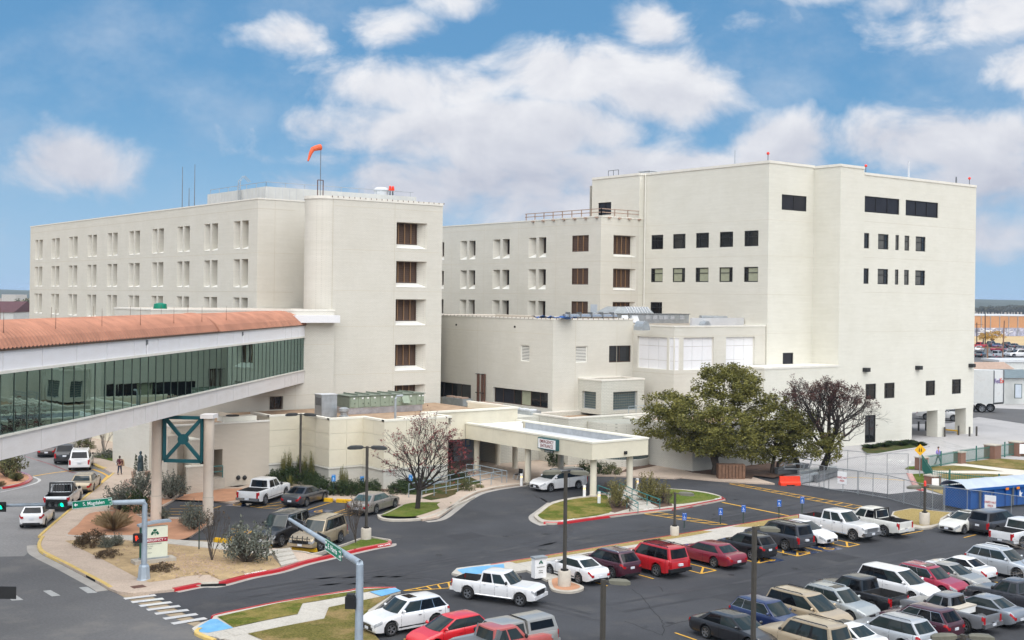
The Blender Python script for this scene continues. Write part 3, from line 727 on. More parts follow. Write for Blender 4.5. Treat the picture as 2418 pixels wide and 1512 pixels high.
# ---- painted markings
bars=MB()
for(xa,ya),(xb,yb)in(((1055,1162),(1322,1130)),((1118,1192),(1388,1160)),((1186,1224),(1457,1190)),((1250,1256),(1528,1222)),((1318,1290),(1600,1256)),((1392,1332),(1674,1291)),((1462,1374),(1750,1326))):
 a,b=Q(*zA(xa,ya)),Q(*zA(xb,yb)); bars.add(*(lambda q:(q.v,q.f))(strip_mb([a,b],.42,.014)))
struct(bars,'crosswalk','paint_white')
wb=MB()
for pts in(((670,1066),(742,1060),(828,1110),(745,1115)),((365,1095),(430,1088),(515,1135),(440,1142)),((40,1125),(125,1122),(200,1172),(100,1178))):wb.sheet(P(zA,*pts),.014)
struct(wb,'crosswalk','paint_white_worn')
def ladder(l1,l2,n,w=.13,m='paint_yellow'):
 L=[[l1[0],l1[1]],[l2[0],l2[1]]]
 for i in range(n+1):L.append([l1[0].lerp(l1[1],i/n),l2[0].lerp(l2[1],i/n)])
 paint(L,w,m)
ladder(P(zE,(1190,1160),(2270,1355)),P(zE,(1118,1160),(2195,1374)),14)
ladder(P(zE,(500,1405),(1100,1512)),P(zE,(385,1420),(972,1512)),6)
ladder(P(zC,(400,585),(812,508)),P(zC,(470,585),(812,560)),5,.11)
paint([P(zE,(1055,1320),(1640,1438))],.22,'paint_yellow')
paint([[Vector((49.35,50.7,0)),Vector((49.4,55.9,0))],[Vector((63.75,50.2,0)),Vector((63.8,55.9,0))],[Vector((41.0+5.0,50.9,0)),Vector((46.0,55.9,0))]],.12,'paint_yellow')
for xa in(52.6,57.6,61.2,66.2):
 a,b=Vector((xa,50.1,0)),Vector((xa+1.35,50.2,0)); c,d=Vector((xa+1.4,55.9,0)),Vector((xa+.05,55.9,0))
 L=[[a,b],[b,c],[a,d]]
 for i in range(5):L.append([a.lerp(d,i/5.),b.lerp(c,(i+.9)/5.)])
 paint(L,.13,'paint_yellow')
def wheelchair(mb,c,r,u,s):
 "the access symbol from bars and a ring; r/u are reading directions"
 c,r,u=Vector(c),Vector(r).normalized(),Vector(u).normalized()
 n=r.cross(u)
 def pt(x,y):return c+r*(x*s)+u*(y*s)
 def seg(p,q,w):mb.bar(pt(*p),pt(*q),w*s,.006,n)
 k=14
 for i in range(k):
  a,b=math.pi*(.62+1.33*i/k),math.pi*(.62+1.33*(i+1)/k)
  seg((.27*math.cos(a)-.02,.27*math.sin(a)-.16),(.27*math.cos(b)-.02,.27*math.sin(b)-.16),.075)
 hp=[pt(-.1+.085*math.cos(2*math.pi*i/9),.42+.085*math.sin(2*math.pi*i/9))+n*.003 for i in range(9)]
 mb.add(hp,[tuple(range(9))])
 seg((-.09,.31),(-.05,-.05),.1); seg((-.05,-.05),(.16,-.05),.09); seg((.16,-.05),(.27,-.3),.085); seg((-.07,.14),(.12,.14),.06); seg((.25,-.29),(.34,-.26),.06)
for pos,dirx in((zG(880,362),0),(zG(1050,337),0),(zG(640,415),0),(zH(620,1250),1),(zH(885,1272),1),(zH(130,1210),1),(zB(660,70),1)):
 p=Q(*pos); a=RD(90 if not dirx else 33); f=Vector((math.cos(a),math.sin(a),0)); r_=Vector((f.y,-f.x,0))
 struct(MB().sheet([p-f*.75-r_*.75,p-f*.75+r_*.75,p+f*.75+r_*.75,p+f*.75-r_*.75],.013),'blue_stall_marking','paint_blue')
 mb=MB(); wheelchair(mb,p+Vector((0,0,.022)),r_,f,1.15); struct(mb,'access_symbol','paint_yellow')
paint([P(zI,(350,1315),(645,1260)),P(zI,(1195,1352),(1360,1312)),P(zI,(1640,1442),(1675,1440)),P(zG,(0,923),(150,975)),P(zG,(1375,830),(1430,850)),P(zG,(2215,570),(2265,580)),P(zC,(400,945),(460,952))],.12,'paint_yellow')
paint([P(zH,(715,1275),(1003,1186)),P(zH,(985,1298),(1160,1240)),P(zH,(985,1298),(1165,1312),(1250,1270)),P(zH,(235,1230),(560,1180)),P(zH,(235,1230),(475,1252),(575,1218)),P(zH,(385,1222),(565,1222)),P(zH,(1020,1290),(1190,1262)),P(zH,(1060,1300),(1205,1285)),P(zH,(300,1238),(570,1205))],.1,'paint_yellow')
paint([P(zA,(1530,372),(1740,372)),P(zA,(1440,398),(1735,396)),P(zA,(1380,422),(1730,420)),P(zA,(1370,445),(1620,446)),P(zA,(1370,468),(1560,468)),P(zA,(1380,490),(1540,490)),P(zA,(1450,505),(1610,455),(1730,420),(1880,372)),P(zA,(1960,568),(2110,578)),P(zA,(1960,640),(2110,580)),P(zA,(1950,605),(2090,580))],.1,'paint_yellow')
ladder(P(zF,(1500,165),(1905,290)),P(zF,(1340,175),(1800,305)),9,.18,'paint_white')
for q in(((805,360),(880,358),(890,376),(815,378)),((925,372),(1010,372),(1000,392),(930,390)),((1050,385),(1135,385),(1125,405),(1050,402)),((1180,395),(1265,398),(1260,420),(1180,418))):
 struct(MB().sheet(P(zF,*q),.018),'crosswalk','paint_white')
paint([P(zF,(700,365),(1280,435)),P(zF,(820,352),(1280,402))],.18,'paint_white')
paint([P(zF,(490,568),(700,575),(1135,603))],.2,'paint_yellow_bright')
mb=MB(); rc=random.Random(8)
def crack(pts,w=.035):
 line=smooth_line(pts,6); line=[p+Vector((rc.uniform(-.06,.06),rc.uniform(-.06,.06),0))for p in line]
 mb.add(*(lambda q:(q.v,q.f))(strip_mb(line,w,.006)))
cz=crop(1475.2,1239.1,.18027)
crack(P(cz,(100,840),(290,1020),(340,1090),(480,1260),(510,1340),(500,1450))); crack(P(cz,(0,1260),(200,1340),(500,1450))); crack(P(cz,(510,1340),(830,1250))); crack(P(cz,(440,810),(490,880)))
crack(P(cz,(1700,720),(1800,660),(1964,600))); crack(P(zB,(1790,510),(1900,545),(1960,560))); crack(P(zB,(1950,480),(2200,470)))
struct(mb,'asphalt_crack','underbody')
def resample(pts,n):
 d=[0.]
 for a,b in zip(pts,pts[1:]):d.append(d[-1]+(b-a).length)
 out=[]
 for i in range(n+1):
  t=d[-1]*i/n; j=0
  while j<len(d)-2 and d[j+1]<t:j+=1
  out.append(pts[j].lerp(pts[j+1],(t-d[j])/max(1e-6,d[j+1]-d[j])))
 return out
def slabs(ea,eb,n,m,z,rows=1):
 A,B=resample(ea,n),resample(eb,n); par=struct(MB().sheet([A[0],A[1],B[1],B[0]],z-.02),'sidewalk_bed',m)
 for i in range(n):
  for r in range(rows):
   u,v=r/rows,(r+1)/rows; q=[A[i].lerp(B[i],u),A[i+1].lerp(B[i+1],u),A[i+1].lerp(B[i+1],v),A[i].lerp(B[i],v)]; c=sum(q,Vector())/4
   q=[p+(c-p).normalized()*.022 for p in q]; MB().prism(q,z-.015,z+.002*((i*7+r*3)%4)).build('slab',m,par)
X_=lambda*p:[Vector((*q,0))for q in p]
slabs(X_((45,56.35),(73.2,56.45)),X_((45,57.8),(73.2,57.5)),19,'sidewalk_grey',.128)
slabs(P(zA,(945,130),(660,390),(450,572),(375,650),(348,705),(356,742),(560,868),(850,1030)),P(zA,(1080,150),(915,400),(755,440),(585,615),(540,660),(555,690),(880,860),(1180,1015)),22,'sidewalk',.137)
slabs(P(zB,(300,972),(510,934),(800,872),(1070,816)),P(zB,(400,1030),(640,976),(940,912),(1300,842)),7,'sidewalk_grey',.118)
slabs(P(zB,(1100,790),(1135,722),(1500,655),(1700,618)),P(zB,(1300,830),(1345,744),(1580,692),(1790,652)),7,'sidewalk_grey',.118)
slabs(north[2:9],P(zD,(60,1270),(180,1195),(290,1128),(400,1085),(560,1052),(700,1040),(840,1030)),12,'sidewalk',.137)
mb=MB(); rc=random.Random(31)
for i in range(110):
 x,y=(rc.uniform(44,74),rc.uniform(50.5,55))if i<40 else(rc.uniform(30,78),rc.uniform(34,49))if i<85 else(rc.uniform(40,76),rc.uniform(60.5,70)); r_=rc.uniform(.06,.34)
 mb.add([(x+r_*rc.uniform(.6,1.2)*math.cos(k*.628),y+r_*rc.uniform(.6,1.2)*math.sin(k*.628),.0045)for k in range(10)],[tuple(range(10))])
struct(mb,'oil_stain','oil_stain')
mb=MB()
for line in(((28,60.5),(42,61),(52,63),(58,69),(62,77)),((80,62.5),(66,61.5),(50,61),(30,59.6)),((43,47),(56,46.5),(72,46.3)),((41,46),(40,52),(38,58),(33,61))):
 for o_ in(-.75,.75):mb.add(*(lambda q:(q.v,q.f))(strip_mb(smooth_line([Vector((x+o_*.3,y+o_,0))for x,y in line],8),.34,.0025)))
struct(mb,'tyre_track','tyre_track')
mb=MB()
for x,y,w,h in((49,44.5,3.2,1.6),(62,47.5,2.2,2.6),(36,54.5,2.5,1.4),(70,63.8,4.,1.5),(46.5,66,2.4,1.8),(58.5,36.5,5,1.2)):mb.sheet([(x,y),(x+w,y+.1),(x+w-.05,y+h),(x+.05,y+h-.08)],.0035)
struct(mb,'asphalt_patch','asphalt_patch')
# ================================================================== buildings
def face_pt(ax,c,a,z,d):return(c+d,a,z)if ax=='X' else(a,c+d,z)
def wall_face(mb,ax,c,a0,a1,z0,z1,holes=()):
 "holes: (a0,a1,z0,z1,depth[,(back a0,a1,z0,z1)]) each gets its reveal"
 A=sorted({a0,a1,*[h[0]for h in holes],*[h[1]for h in holes]}); A=[a for a in A if a0-1e-6<=a<=a1+1e-6]
 Z=sorted({z0,z1,*[h[2]for h in holes],*[h[3]for h in holes]}); Z=[z for z in Z if z0-1e-6<=z<=z1+1e-6]
 for i in range(len(A)-1):
  for j in range(len(Z)-1):
   am,zm=(A[i]+A[i+1])/2,(Z[j]+Z[j+1])/2
   if any(h[0]<am<h[1]and h[2]<zm<h[3]for h in holes):continue
   mb.quad(*[face_pt(ax,c,a,z,0)for a,z in((A[i],Z[j]),(A[i+1],Z[j]),(A[i+1],Z[j+1]),(A[i],Z[j+1]))])
 for h in holes:
  f=h[:4]; d=h[4]; b=h[5]if len(h)>5 else f
  F=[(f[0],f[2]),(f[1],f[2]),(f[1],f[3]),(f[0],f[3])]; B=[(b[0],b[2]),(b[1],b[2]),(b[1],b[3]),(b[0],b[3])]
  for i in range(4):
   j=(i+1)%4
   mb.quad(face_pt(ax,c,*F[i],0),face_pt(ax,c,*F[j],0),face_pt(ax,c,*B[j],d),face_pt(ax,c,*B[i],d))
def volume(parent,x0,x1,y0,y1,z0,z1,hx=(),hy=(),wall='painted_brick',roof='roof_gravel',par=.5,cop='coping',ch=.12):
 mb=MB()
 wall_face(mb,'X',x0,y0,y1,z0,z1,hx)
 wall_face(mb,'Y',y0,x0,x1,z0,z1,hy)
 mb.quad((x1,y0,z0),(x1,y1,z0),(x1,y1,z1),(x1,y0,z1))
 mb.quad((x0,y1,z0),(x1,y1,z0),(x1,y1,z1),(x0,y1,z1))
 t=.3
 if par:
  a,b,c,d=x0+t,x1-t,y0+t,y1-t
  for p,q in(((a,c),(b,c)),((b,c),(b,d)),((b,d),(a,d)),((a,d),(a,c))):
   mb.quad((*p,z1-par),(*q,z1-par),(*q,z1),(*p,z1))
 w=mb.build('wall',wall,parent)
 MB().box(x0+.02,x1-.02,y0+.02,y1-.02,z1-par-.2 if par else z1-.2,z1-par if par else z1-.001).build('roof',roof,parent)
 if par:
  m2=MB(); o=.05
  m2.box(x0-o,x1+o,y0-o,y0+t,z1-.02,z1+ch); m2.box(x0-o,x1+o,y1-t,y1+o,z1-.02,z1+ch)
  m2.box(x0-o,x0+t,y0+t,y1-t,z1-.02,z1+ch); m2.box(x1-t,x1+o,y0+t,y1-t,z1-.02,z1+ch)
  m2.build('coping',cop,parent)
 return w
def window(parent,ax,c,a0,a1,z0,z1,na=(),nz=(),fr='frame_dark',gl='glass_dark',fw=.09,name='window',panes=True,dp=.07):
 "frame bars standing in plane c (c grows inward); na/nz are fractions where bars cross"
 mb=MB()
 def B(u0,u1,v0,v1,d0,d1):
  p,q=face_pt(ax,c,u0,v0,d0),face_pt(ax,c,u1,v1,d1)
  mb.box(min(p[0],q[0]),max(p[0],q[0]),min(p[1],q[1]),max(p[1],q[1]),v0,v1)
 B(a0,a1,z0,z0+fw,-dp,.05); B(a0,a1,z1-fw,z1,-dp,.05)
 B(a0,a0+fw,z0+fw,z1-fw,-dp,.05); B(a1-fw,a1,z0+fw,z1-fw,-dp,.05)
 A=[a0+(a1-a0)*f for f in na]; Zs=[z0+(z1-z0)*f for f in nz]
 for a in A:B(a-fw*.4,a+fw*.4,z0+fw,z1-fw,-dp+.015,.05)
 for z in Zs:B(a0+fw,a1-fw,z-fw*.35,z+fw*.35,-dp+.02,.05)
 w=mb.build(name,fr,parent)
 if panes:
  AA=[a0+fw*.5]+A+[a1-fw*.5]; ZZ=[z0+fw*.5]+Zs+[z1-fw*.5]
  for i in range(len(AA)-1):
   for j in range(len(ZZ)-1):
    g=gl if isinstance(gl,str)else gl[(i+j*(len(AA)-1))%len(gl)]
    p,q=face_pt(ax,c,AA[i]+.01,ZZ[j]+.01,0.),face_pt(ax,c,AA[i+1]-.01,ZZ[j+1]-.01,.03)
    boxpiece('pane',g,w,p[0],q[0],p[1],q[1],ZZ[j]+.01,ZZ[j+1]-.01)
 return w
def louvers(parent,ax,c,a0,a1,z0,z1,n_m,n_s):
 "brown shutters: frame, upright bars and one slat per course"
 w=window(parent,ax,c,a0,a1,z0,z1,(),(),'louver_frame',fw=.11,name='louver_window',panes=False,dp=.10)
 p,q=face_pt(ax,c,a0,z0,.12),face_pt(ax,c,a1,z1,.2)
 boxpiece('shutter_back','underbody',w,min(p[0],q[0]),max(p[0],q[0]),min(p[1],q[1]),max(p[1],q[1]),z0,z1)
 h=(z1-z0-.2)/n_s
 for i in range(n_s):
  zc=z0+.1+h*(i+.5); am=(a0+a1)/2; L=a1-a0-.2
  ctr=face_pt(ax,c,am,zc,.02)
  if ax=='X':piece('slat','louver_wood',w,ctr,(.03,L,h*1.02),rot=(0,RD(28),0))
  else:piece('slat','louver_wood',w,ctr,(L,.03,h*1.02),rot=(RD(-28),0,0))
 for i in range(1,n_m):
  a=a0+(a1-a0)*i/n_m; p,q=face_pt(ax,c,a-.045,z0,-.12),face_pt(ax,c,a+.045,z1,-.04)
  boxpiece('mullion','louver_mullion',w,min(p[0],q[0]),max(p[0],q[0]),min(p[1],q[1]),max(p[1],q[1]),z0+.05,z1-.05)
 return w
def joints(parent,ax,c,a0,a1,zs,as_,z0,z1,m='groove',w=.035):
 mb=MB()
 for z in zs:
  p,q=face_pt(ax,c,a0,z,-.004),face_pt(ax,c,a1,z,.01)
  mb.box(min(p[0],q[0]),max(p[0],q[0]),min(p[1],q[1]),max(p[1],q[1]),z-w/2,z+w/2)
 for a in as_:
  p,q=face_pt(ax,c,a-w/2,z0,-.003),face_pt(ax,c,a+w/2,z1,.009)
  mb.box(min(p[0],q[0]),max(p[0],q[0]),min(p[1],q[1]),max(p[1],q[1]),z0,z1)
 return mb.build('control_joint',m,parent)
zL=crop(0,324.5,.3172); zM=crop(649.1,324.5,.3172); zN=crop(1298,354,.2732); zO=crop(1770.2,354,.27322); zP=crop(1888.3,708,.23415); zQ=crop(1003,678.6,.26845)
# ---- long ward building on the left
XA,YA0,YA1,ZA=55.0,113.8,190.4,25.5
ward=thing('hospital_building','long white brick ward building with three rows of deep paired slit windows','building',(XA,YA0,0))
cols=[(1740,1850),(1520,1622),(1320,1413),(1133,1219),(961,1042),(801,876),(653,722),(513,579),(385,445),(262,319)]
ROWZ=[(23.45,20.55),(19.5,16.6),(15.55,12.65)]
hx=[]; wins=[]
D=1.55
for(l,r)in cols:
 yl,_=onX(*zL(l,700),XA); yr,_=onX(*zL(r,700),XA)
 fin=.42; mid_=(yl+yr)/2
 for zt,zb in ROWZ:
  for(a,b,ga,gb)in((yr,mid_-fin/2,mid_-fin/2-.7,mid_-fin/2),(mid_+fin/2,yl,mid_+fin/2,mid_+fin/2+.7)):
   hx.append((a,b,zb,zt,D,(ga,gb,zb+.62,zt-.02)))
   wins.append((ga,gb,zb+.62,zt-.02))
volume(ward,XA,XA+22,YA0,YA1,0,ZA,hx,(),par=.6)
for w_ in wins:window(ward,'X',XA+D,*w_,(),(),fw=.06)
mb=MB()
for h in hx:mb.quad((XA-.03,h[0],h[2]-.01),(XA-.03,h[1],h[2]-.01),(XA+D-.06,h[5][1],h[5][2]+.012),(XA+D-.06,h[5][0],h[5][2]+.012))
mb.build('sloped_sill','sill',ward)
joints(ward,'X',XA,YA0,YA1,(24.55,20.1,16.15,12.2),(),0,ZA)
joints(ward,'Y',YA0,XA,XA+4,(24.55,20.1,16.15),(XA+1.9,),0,ZA)
ph=thing('roof_penthouse','pale metal-clad penthouse with rooftop handrail on the long ward building','penthouse',(66,120,ZA))
mb=MB(); mb.box(56.8,75.2,115.8,130.3,ZA-.6,27.0); mb.build('wall','siding',ph)
mb=MB()
for i in range(19):mb.box(56.78,56.82,116.1+i*.77,116.15+i*.77,ZA,26.95)
for i in range(23):mb.box(57.1+i*.8,57.15+i*.8,115.78,115.82,ZA,26.95)
mb.build('seam','roof_white',ph)
mb=MB()
mb.tube([(57,130,27.5),(57,116.1,27.5),(75,116.1,27.5)],.03,5)
for i in range(7):mb.tube([(57,116.1+i*2.3,27),(57,116.1+i*2.3,27.5)],.03,5)
for i in range(9):mb.tube([(57+i*2.2,116.1,27),(57+i*2.2,116.1,27.5)],.03,5)
mb.build('handrail','galv',ph)
mb=MB()
for dx in(0,.5):mb.tube([(56.6,121.4+dx,ZA-.3),(56.6,121.4+dx,27.9),(57.1,121.4+dx,28.5),(57.8,121.4+dx,27.9)],.04,5)
for i in range(7):mb.tube([(56.6,121.4,ZA+.1+i*.4),(56.6,121.9,ZA+.1+i*.4)],.025,5)
mb.build('ladder','galv',ph)
# ---- tower with the rounded corner
XT0,XT1,YT,ZT=56.9,71.45,105.0,25.45
tower=thing('tower_building','white brick tower with rounded left corner and a column of brown louvers','building',(XT0,YT,0))
rowsT=[((908,632),(1135,822)),((900,918),(1133,1103)),((899,1204),(1128,1387))]
hy=[]; lv=[]
xa,_=onY(*zM(905,700),YT); xb,_=onY(*zM(1076,700),YT); xe,_=onY(*zM(1134,700),YT)
for zt in(23.35,19.45,15.6,11.05,6.95):
 hgt=2.62 if zt>7 else 1.9
 hy.append((xa,xe,zt-hgt,zt,.95,(xa,xb+.25,zt-hgt+.42,zt-.03))); lv.append((xa,xb+.25,zt-hgt+.42,zt-.03))
mb=MB(); r_=2.0; xc=XT0+r_
wall_face(mb,'Y',YT,xc,XT1,0,ZT,hy)
arc=[(xc-r_*math.sin(RD(90)*i/14),YT+r_-r_*math.cos(RD(90)*i/14))for i in range(15)]
for i in range(14):mb.quad((*arc[i],0),(*arc[i+1],0),(*arc[i+1],ZT),(*arc[i],ZT))
arc+=[(xc-r_*math.cos(RD(90)*i/8),YT+r_+r_*math.sin(RD(90)*i/8))for i in range(1,9)]+[(63.2,YT+2*r_),(63.2,113.78)]
for i in range(14,len(arc)-1):mb.quad((*arc[i],0),(*arc[i+1],0),(*arc[i+1],ZT),(*arc[i],ZT))
mb.quad((XT1,YT,0),(XT1,113.78,0),(XT1,113.78,ZT),(XT1,YT,ZT))
mb.build('wall','painted_brick',tower,30)
outl=arc[::-1]+[(XT1,YT),(XT1,113.78)]
MB().prism([(p[0]+(-.05 if p[0]<64 else.05),p[1]+(-.05 if p[1]<107 else.05))for p in outl[::-1]],ZT-.22,ZT+.08).build('coping','coping',tower)
for l_ in lv:louvers(tower,'Y',YT+.95,*l_,4,10)
mb=MB()
for h in hy:mb.quad((h[0],YT-.03,h[2]-.01),(h[1],YT-.03,h[2]-.01),(h[5][1],YT+.9,h[5][2]+.01),(h[5][0],YT+.9,h[5][2]+.01))
mb.build('sloped_sill','sill',tower)
joints(tower,'Y',YT,xc,XT1,(24.6,20.4,16.4,12.9,8.2),(onY(785,600,YT)[0],onY(926,1000,YT)[0]),5,ZT)
mb=MB()
for i in range(22):mb.box(XT0+1.6+i*.62,XT0+1.66+i*.62,YT-.07,YT+.02,ZT-.06,ZT+.09)
mb.build('coping_clip','rust_brown',tower)
# ---- lower block that receives the bridge
YB=104.55
lowb=thing('entrance_block','lower white brick block where the glass bridge meets the hospital','building',(50,YB,0))
wx0,wz1=onY(636.5,937,YB); wx1,wz0=onY(668,967,YB)
volume(lowb,40.5,58.7,YB,113.6,0,14.42,(),[(wx0,wx1,wz0,wz1,.35)],par=.4)
window(lowb,'Y',YB+.35,wx0,wx1,wz0,wz1,(.5,),(),'louver_frame',fw=.1)
joints(lowb,'Y',YB,40.5,58.7,(wz1+.02,wz0-.05,11.2),(wx0-.08,wx1+.08,54.6),4.5,wz1+2.4)
mb=MB(); mb.box(53.9,58.7,YB-1.1,YB,13.3,14.0); mb.build('bridge_hood','white_panel',lowb)
# ---- brick annex with the side door
YC,ZC=94.3,5.28
annex=thing('brick_annex','low tan brick annex with a recessed side door beside the bridge columns','building',(40,YC,0))
dx0,dz1=onY(505,1062,YC); dx1,_=onY(525.5,1062,YC)
xl,_=onY(473,1080,YC)
mb=MB()
wall_face(mb,'Y',YC,38.3,46.9,0,ZC,[(xl,dx1,.95,dz1,2.2)])
mb.quad((38.3,YC,0),(38.3,97.9,0),(38.3,97.9,ZC),(38.3,YC,ZC)); mb.quad((38.3,97.9,0),(42,97.9,0),(42,97.9,ZC),(38.3,97.9,ZC)); mb.quad((42,97.9,0),(42,104.5,0),(42,104.5,ZC),(42,97.9,ZC)); mb.box(xl,dx1,YC+2.2,YC+2.3,.9,dz1)
mb.quad((46.9,YC,0),(46.9,104.5,0),(46.9,104.5,ZC),(46.9,YC,ZC))
mb.build('wall','annex_brick',annex)
MB().prism([(38.4,YC+.1),(46.8,YC+.1),(46.8,104.4),(42.1,104.4),(42.1,97.8),(38.4,97.8)],ZC-.6,ZC-.4).build('roof','roof_gravel',annex)
mb=MB(); mb.box(38.2,46.9,YC-.06,YC+.3,ZC-.01,ZC+.12); mb.box(38.2,38.6,YC+.3,97.95,ZC-.01,ZC+.119); mb.build('coping','coping',annex)
d_=MB().box(dx1-1.5,dx1-.25,YC+1.9,YC+1.98,.96,dz1-.15).build('door','louver_frame',annex)
boxpiece('pane','glass_dark',d_,dx1-1.3,dx1-.45,YC+1.86,YC+1.9,1.3,dz1-.4)
MB().box(xl-.2,dx1,YC-.5,YC+2,.0,.94).build('landing','kerb_grey',annex)
mb=MB()
for h_ in(1.45,1.9):mb.tube([(xl+.1,YC-.3,h_),(dx1-.1,YC-.3,h_)],.035,6)
for x in(xl+.2,(xl+dx1)/2,dx1-.1):mb.tube([(x,YC-.3,.94),(x,YC-.3,1.9)],.035,6)
mb.build('handrail','teal_rail',annex,40)
for px,py in((562,1129),(557,1129)):pass
mb=MB()
for px in(562,577):x,z=onY(px,1128,YC); mb.blob((x,YC-.12,z),(.16,.14,.16)); mb.blob((x,YC-.04,z),(.2,.06,.2))
mb.build('wall_light','black_metal',annex,40)
mb=MB(); mb.box(42.9,45.9,YC+.4,YC+1.6,ZC+.1,ZC+.5); mb.build('roof_curb','stucco_edge',annex)
MB().lathe([(.55,0),(.55,.08),(.5,.1)],16,(44.0,YC+1.0,ZC+.5)).build('roof_vent','black_metal',annex)
gw=thing('garden_wall','stepped cream garden wall with piers in front of the brick annex','wall',(36,92.8,0))
mb=MB()
a,b,c_,d,e_=[Q(*p).xy for p in((460,1138),(485,1133),(518,1127),(370,1100),(318,1082))]
yw=92.6
xs=[onY(x,1130,yw)[0]for x in(436,452,470,500,518)]
mb.box(xs[1],xs[2],yw,yw+2.4,0,4.3); mb.box(xs[1]-.35,xs[3],yw-.06,yw+.3,0,2.2)
mb.box(xs[0]-1.2,xs[0]-.4,yw+.6,yw+3.2,0,4.7)
mb.build('wall','annex_brick',gw)
mb=MB(); mb.box(xs[1]-.42,xs[3]+.05,yw-.12,yw+.36,2.2,2.32); mb.build('coping','stucco_edge',gw); mb=MB(); mb.box(xs[1]-.04,xs[2]+.04,yw-.04,yw+2.44,4.3,4.4); mb.build('coping','stucco_edge',gw)
fw_=thing('forecourt_wall','long cream curved-top wall behind the bronze statue and its planters','wall',Q(330,1100))
mb=MB(); a,b=Q(312,1105),Q(445,1118)
mb.prism([a,b,b+Vector((.2,.35,0)),a+Vector((.2,.35,0))],0,1.9)
c_=Q(317,1083); mb.prism([a,c_,c_+Vector((.35,0,0)),a+Vector((.35,0,0))],0,1.75)
mb.build('wall','stucco',fw_)
mb=MB(); mb.bar(a+Vector((.1,.17,1.95)),b+Vector((.1,.17,1.95)),.5,.12); mb.build('coping','stucco_edge',fw_)
bw=thing('chapel_wall','plain cream rendered wall behind the small street trees under the bridge','wall',Q(350,1050))
mb=MB(); q0,q1,q2=Q(354,1068),Q(300,1053),Q(215,1036); mb.prism([q0,q1,q2,q2+Vector((1,8,0)),q0+Vector((1,8,0))],0,5.2); mb.build('wall','stucco',bw)
# ---- saw-tooth panel building
ZR=5.62
panel=thing('clinic_building','low cream panelled clinic with saw-tooth corners, brick base and brown gravel roof','building',(53.2,86.3,0))
saw=[(46.95,98.0),(46.95,94.42),(50.03,94.42),(50.03,89.69),(53.22,89.69),(53.22,86.3),(59.58,86.3),(59.58,90.4)]
back=[(59.58,104.4),(46.95,104.4)]
mb=MB()
for i in range(len(saw)-1):
 a,b=saw[i],saw[i+1]; mb.quad((*a,1.7),(*b,1.7),(*b,ZR),(*a,ZR))
mb.build('wall','stucco_edge',panel)
base=MB()
def inset(poly,t):
 out=[]; k=len(poly)
 for i in range(k):
  p=Vector(poly[i]); a=Vector(poly[max(i-1,0)]); b=Vector(poly[min(i+1,k-1)])
  n=Vector((0,0))
  for q in((p-a),(b-p)):
   if q.length>1e-6:q.normalize(); n+=Vector((-q.y,q.x))if False else Vector((q.y,-q.x))
  n=Vector((max(-1,min(1,round(n.x))),max(-1,min(1,round(n.y)))))
  out.append((p.x-n.x*t,p.y-n.y*t))
 return out
so=[(x-.07,y-.07)for x,y in saw]
for i in range(len(so)-1):
 a,b=so[i],so[i+1]; base.quad((*a,0),(*b,0),(*b,1.66),(*a,1.66)); base.quad((*a,1.66),(*b,1.66),(*saw[i+1],1.72),(*saw[i],1.72))
base.build('brick_base','painted_brick_base',panel)
mb=MB()
for i in range(len(so)-1):
 a,b=Vector((*so[i],1.64)),Vector((*so[i+1],1.64)); mb.bar(a+Vector((-.03,-.03,0)),b+Vector((-.03,-.03,0)),.12,.1)
mb.build('ledge','painted_brick_base',panel)
for i in range(len(saw)-1):
 (ax_,ay_),(bx_,by_)=saw[i],saw[i+1]
 L=abs(bx_-ax_)+abs(by_-ay_); n=max(1,round(L/2.1)); g=.035
 fr=[j/n for j in range(n+1)]
 for j in range(n):
  for z0,z1 in((1.76,3.13),(3.17,4.45),(4.49,ZR)):
   t0,t1=fr[j],fr[j+1]
   p=(ax_+(bx_-ax_)*t0,ay_+(by_-ay_)*t0); q=(ax_+(bx_-ax_)*t1,ay_+(by_-ay_)*t1)
   if abs(bx_-ax_)<.01:
    y0_,y1_=sorted((p[1],q[1])); e0=.05 if(j==n-1 and i%2==0 and False)else 0
    boxpiece('stucco_panel','stucco',panel,ax_-.035,ax_+.01,y0_+g/2,y1_-g/2,z0,z1)
   else:
    x0_,x1_=sorted((p[0],q[0]))
    boxpiece('stucco_panel','stucco',panel,x0_+g/2-(.034 if j==0 else 0),x1_-g/2,ay_-.036,ay_+.01,z0,z1)
mb=MB(); mb.prism([(x+.06,y+.06)for x,y in saw]+[(70.2,90.42),(70.2,104.2),(46.95,104.2)],ZR-.75,ZR-.5); mb.build('roof','roof_gravel',panel)
mb=MB()
def coping_run(mb,pts,z,w=.34,h=.16,o=.06):
 for i in range(len(pts)-1):
  (x0,y0),(x1,y1)=pts[i],pts[i+1]
  if abs(x1-x0)<.01:mb.box(x0-o,x0+w,min(y0,y1)-o,max(y0,y1)-o+(.0 if i else 0),z,z+h)
  else:mb.box(min(x0,x1)-o,max(x0,x1)+w,y0-o+.001,y0+w,z,z+h+.002)
coping_run(mb,saw,ZR)
mb.box(59.58,70.25,90.3,90.72,ZR,ZR+.16); mb.box(69.9,70.25,90.72,98.2,ZR+.001,ZR+.161)
mb.build('coping','stucco_edge',panel)
mb=MB(); mb.box(55.9,56.2,86.7,88.8,ZR-.55,ZR+.1); mb.box(56.2,59.6,88.5,88.8,ZR-.55,ZR+.1); mb.build('inner_parapet','stucco_edge',panel)
mb=MB()
for i in range(len(saw)-1):
 (x0,y0),(x1,y1)=saw[i],saw[i+1]
 if abs(x1-x0)<.01:mb.box(x0+.25,x0+.3,min(y0,y1),max(y0,y1),ZR-.6,ZR)
 else:mb.box(min(x0,x1),max(x0,x1),y0+.25,y0+.3,ZR-.6,ZR)
mb.build('parapet','stucco_edge',panel)
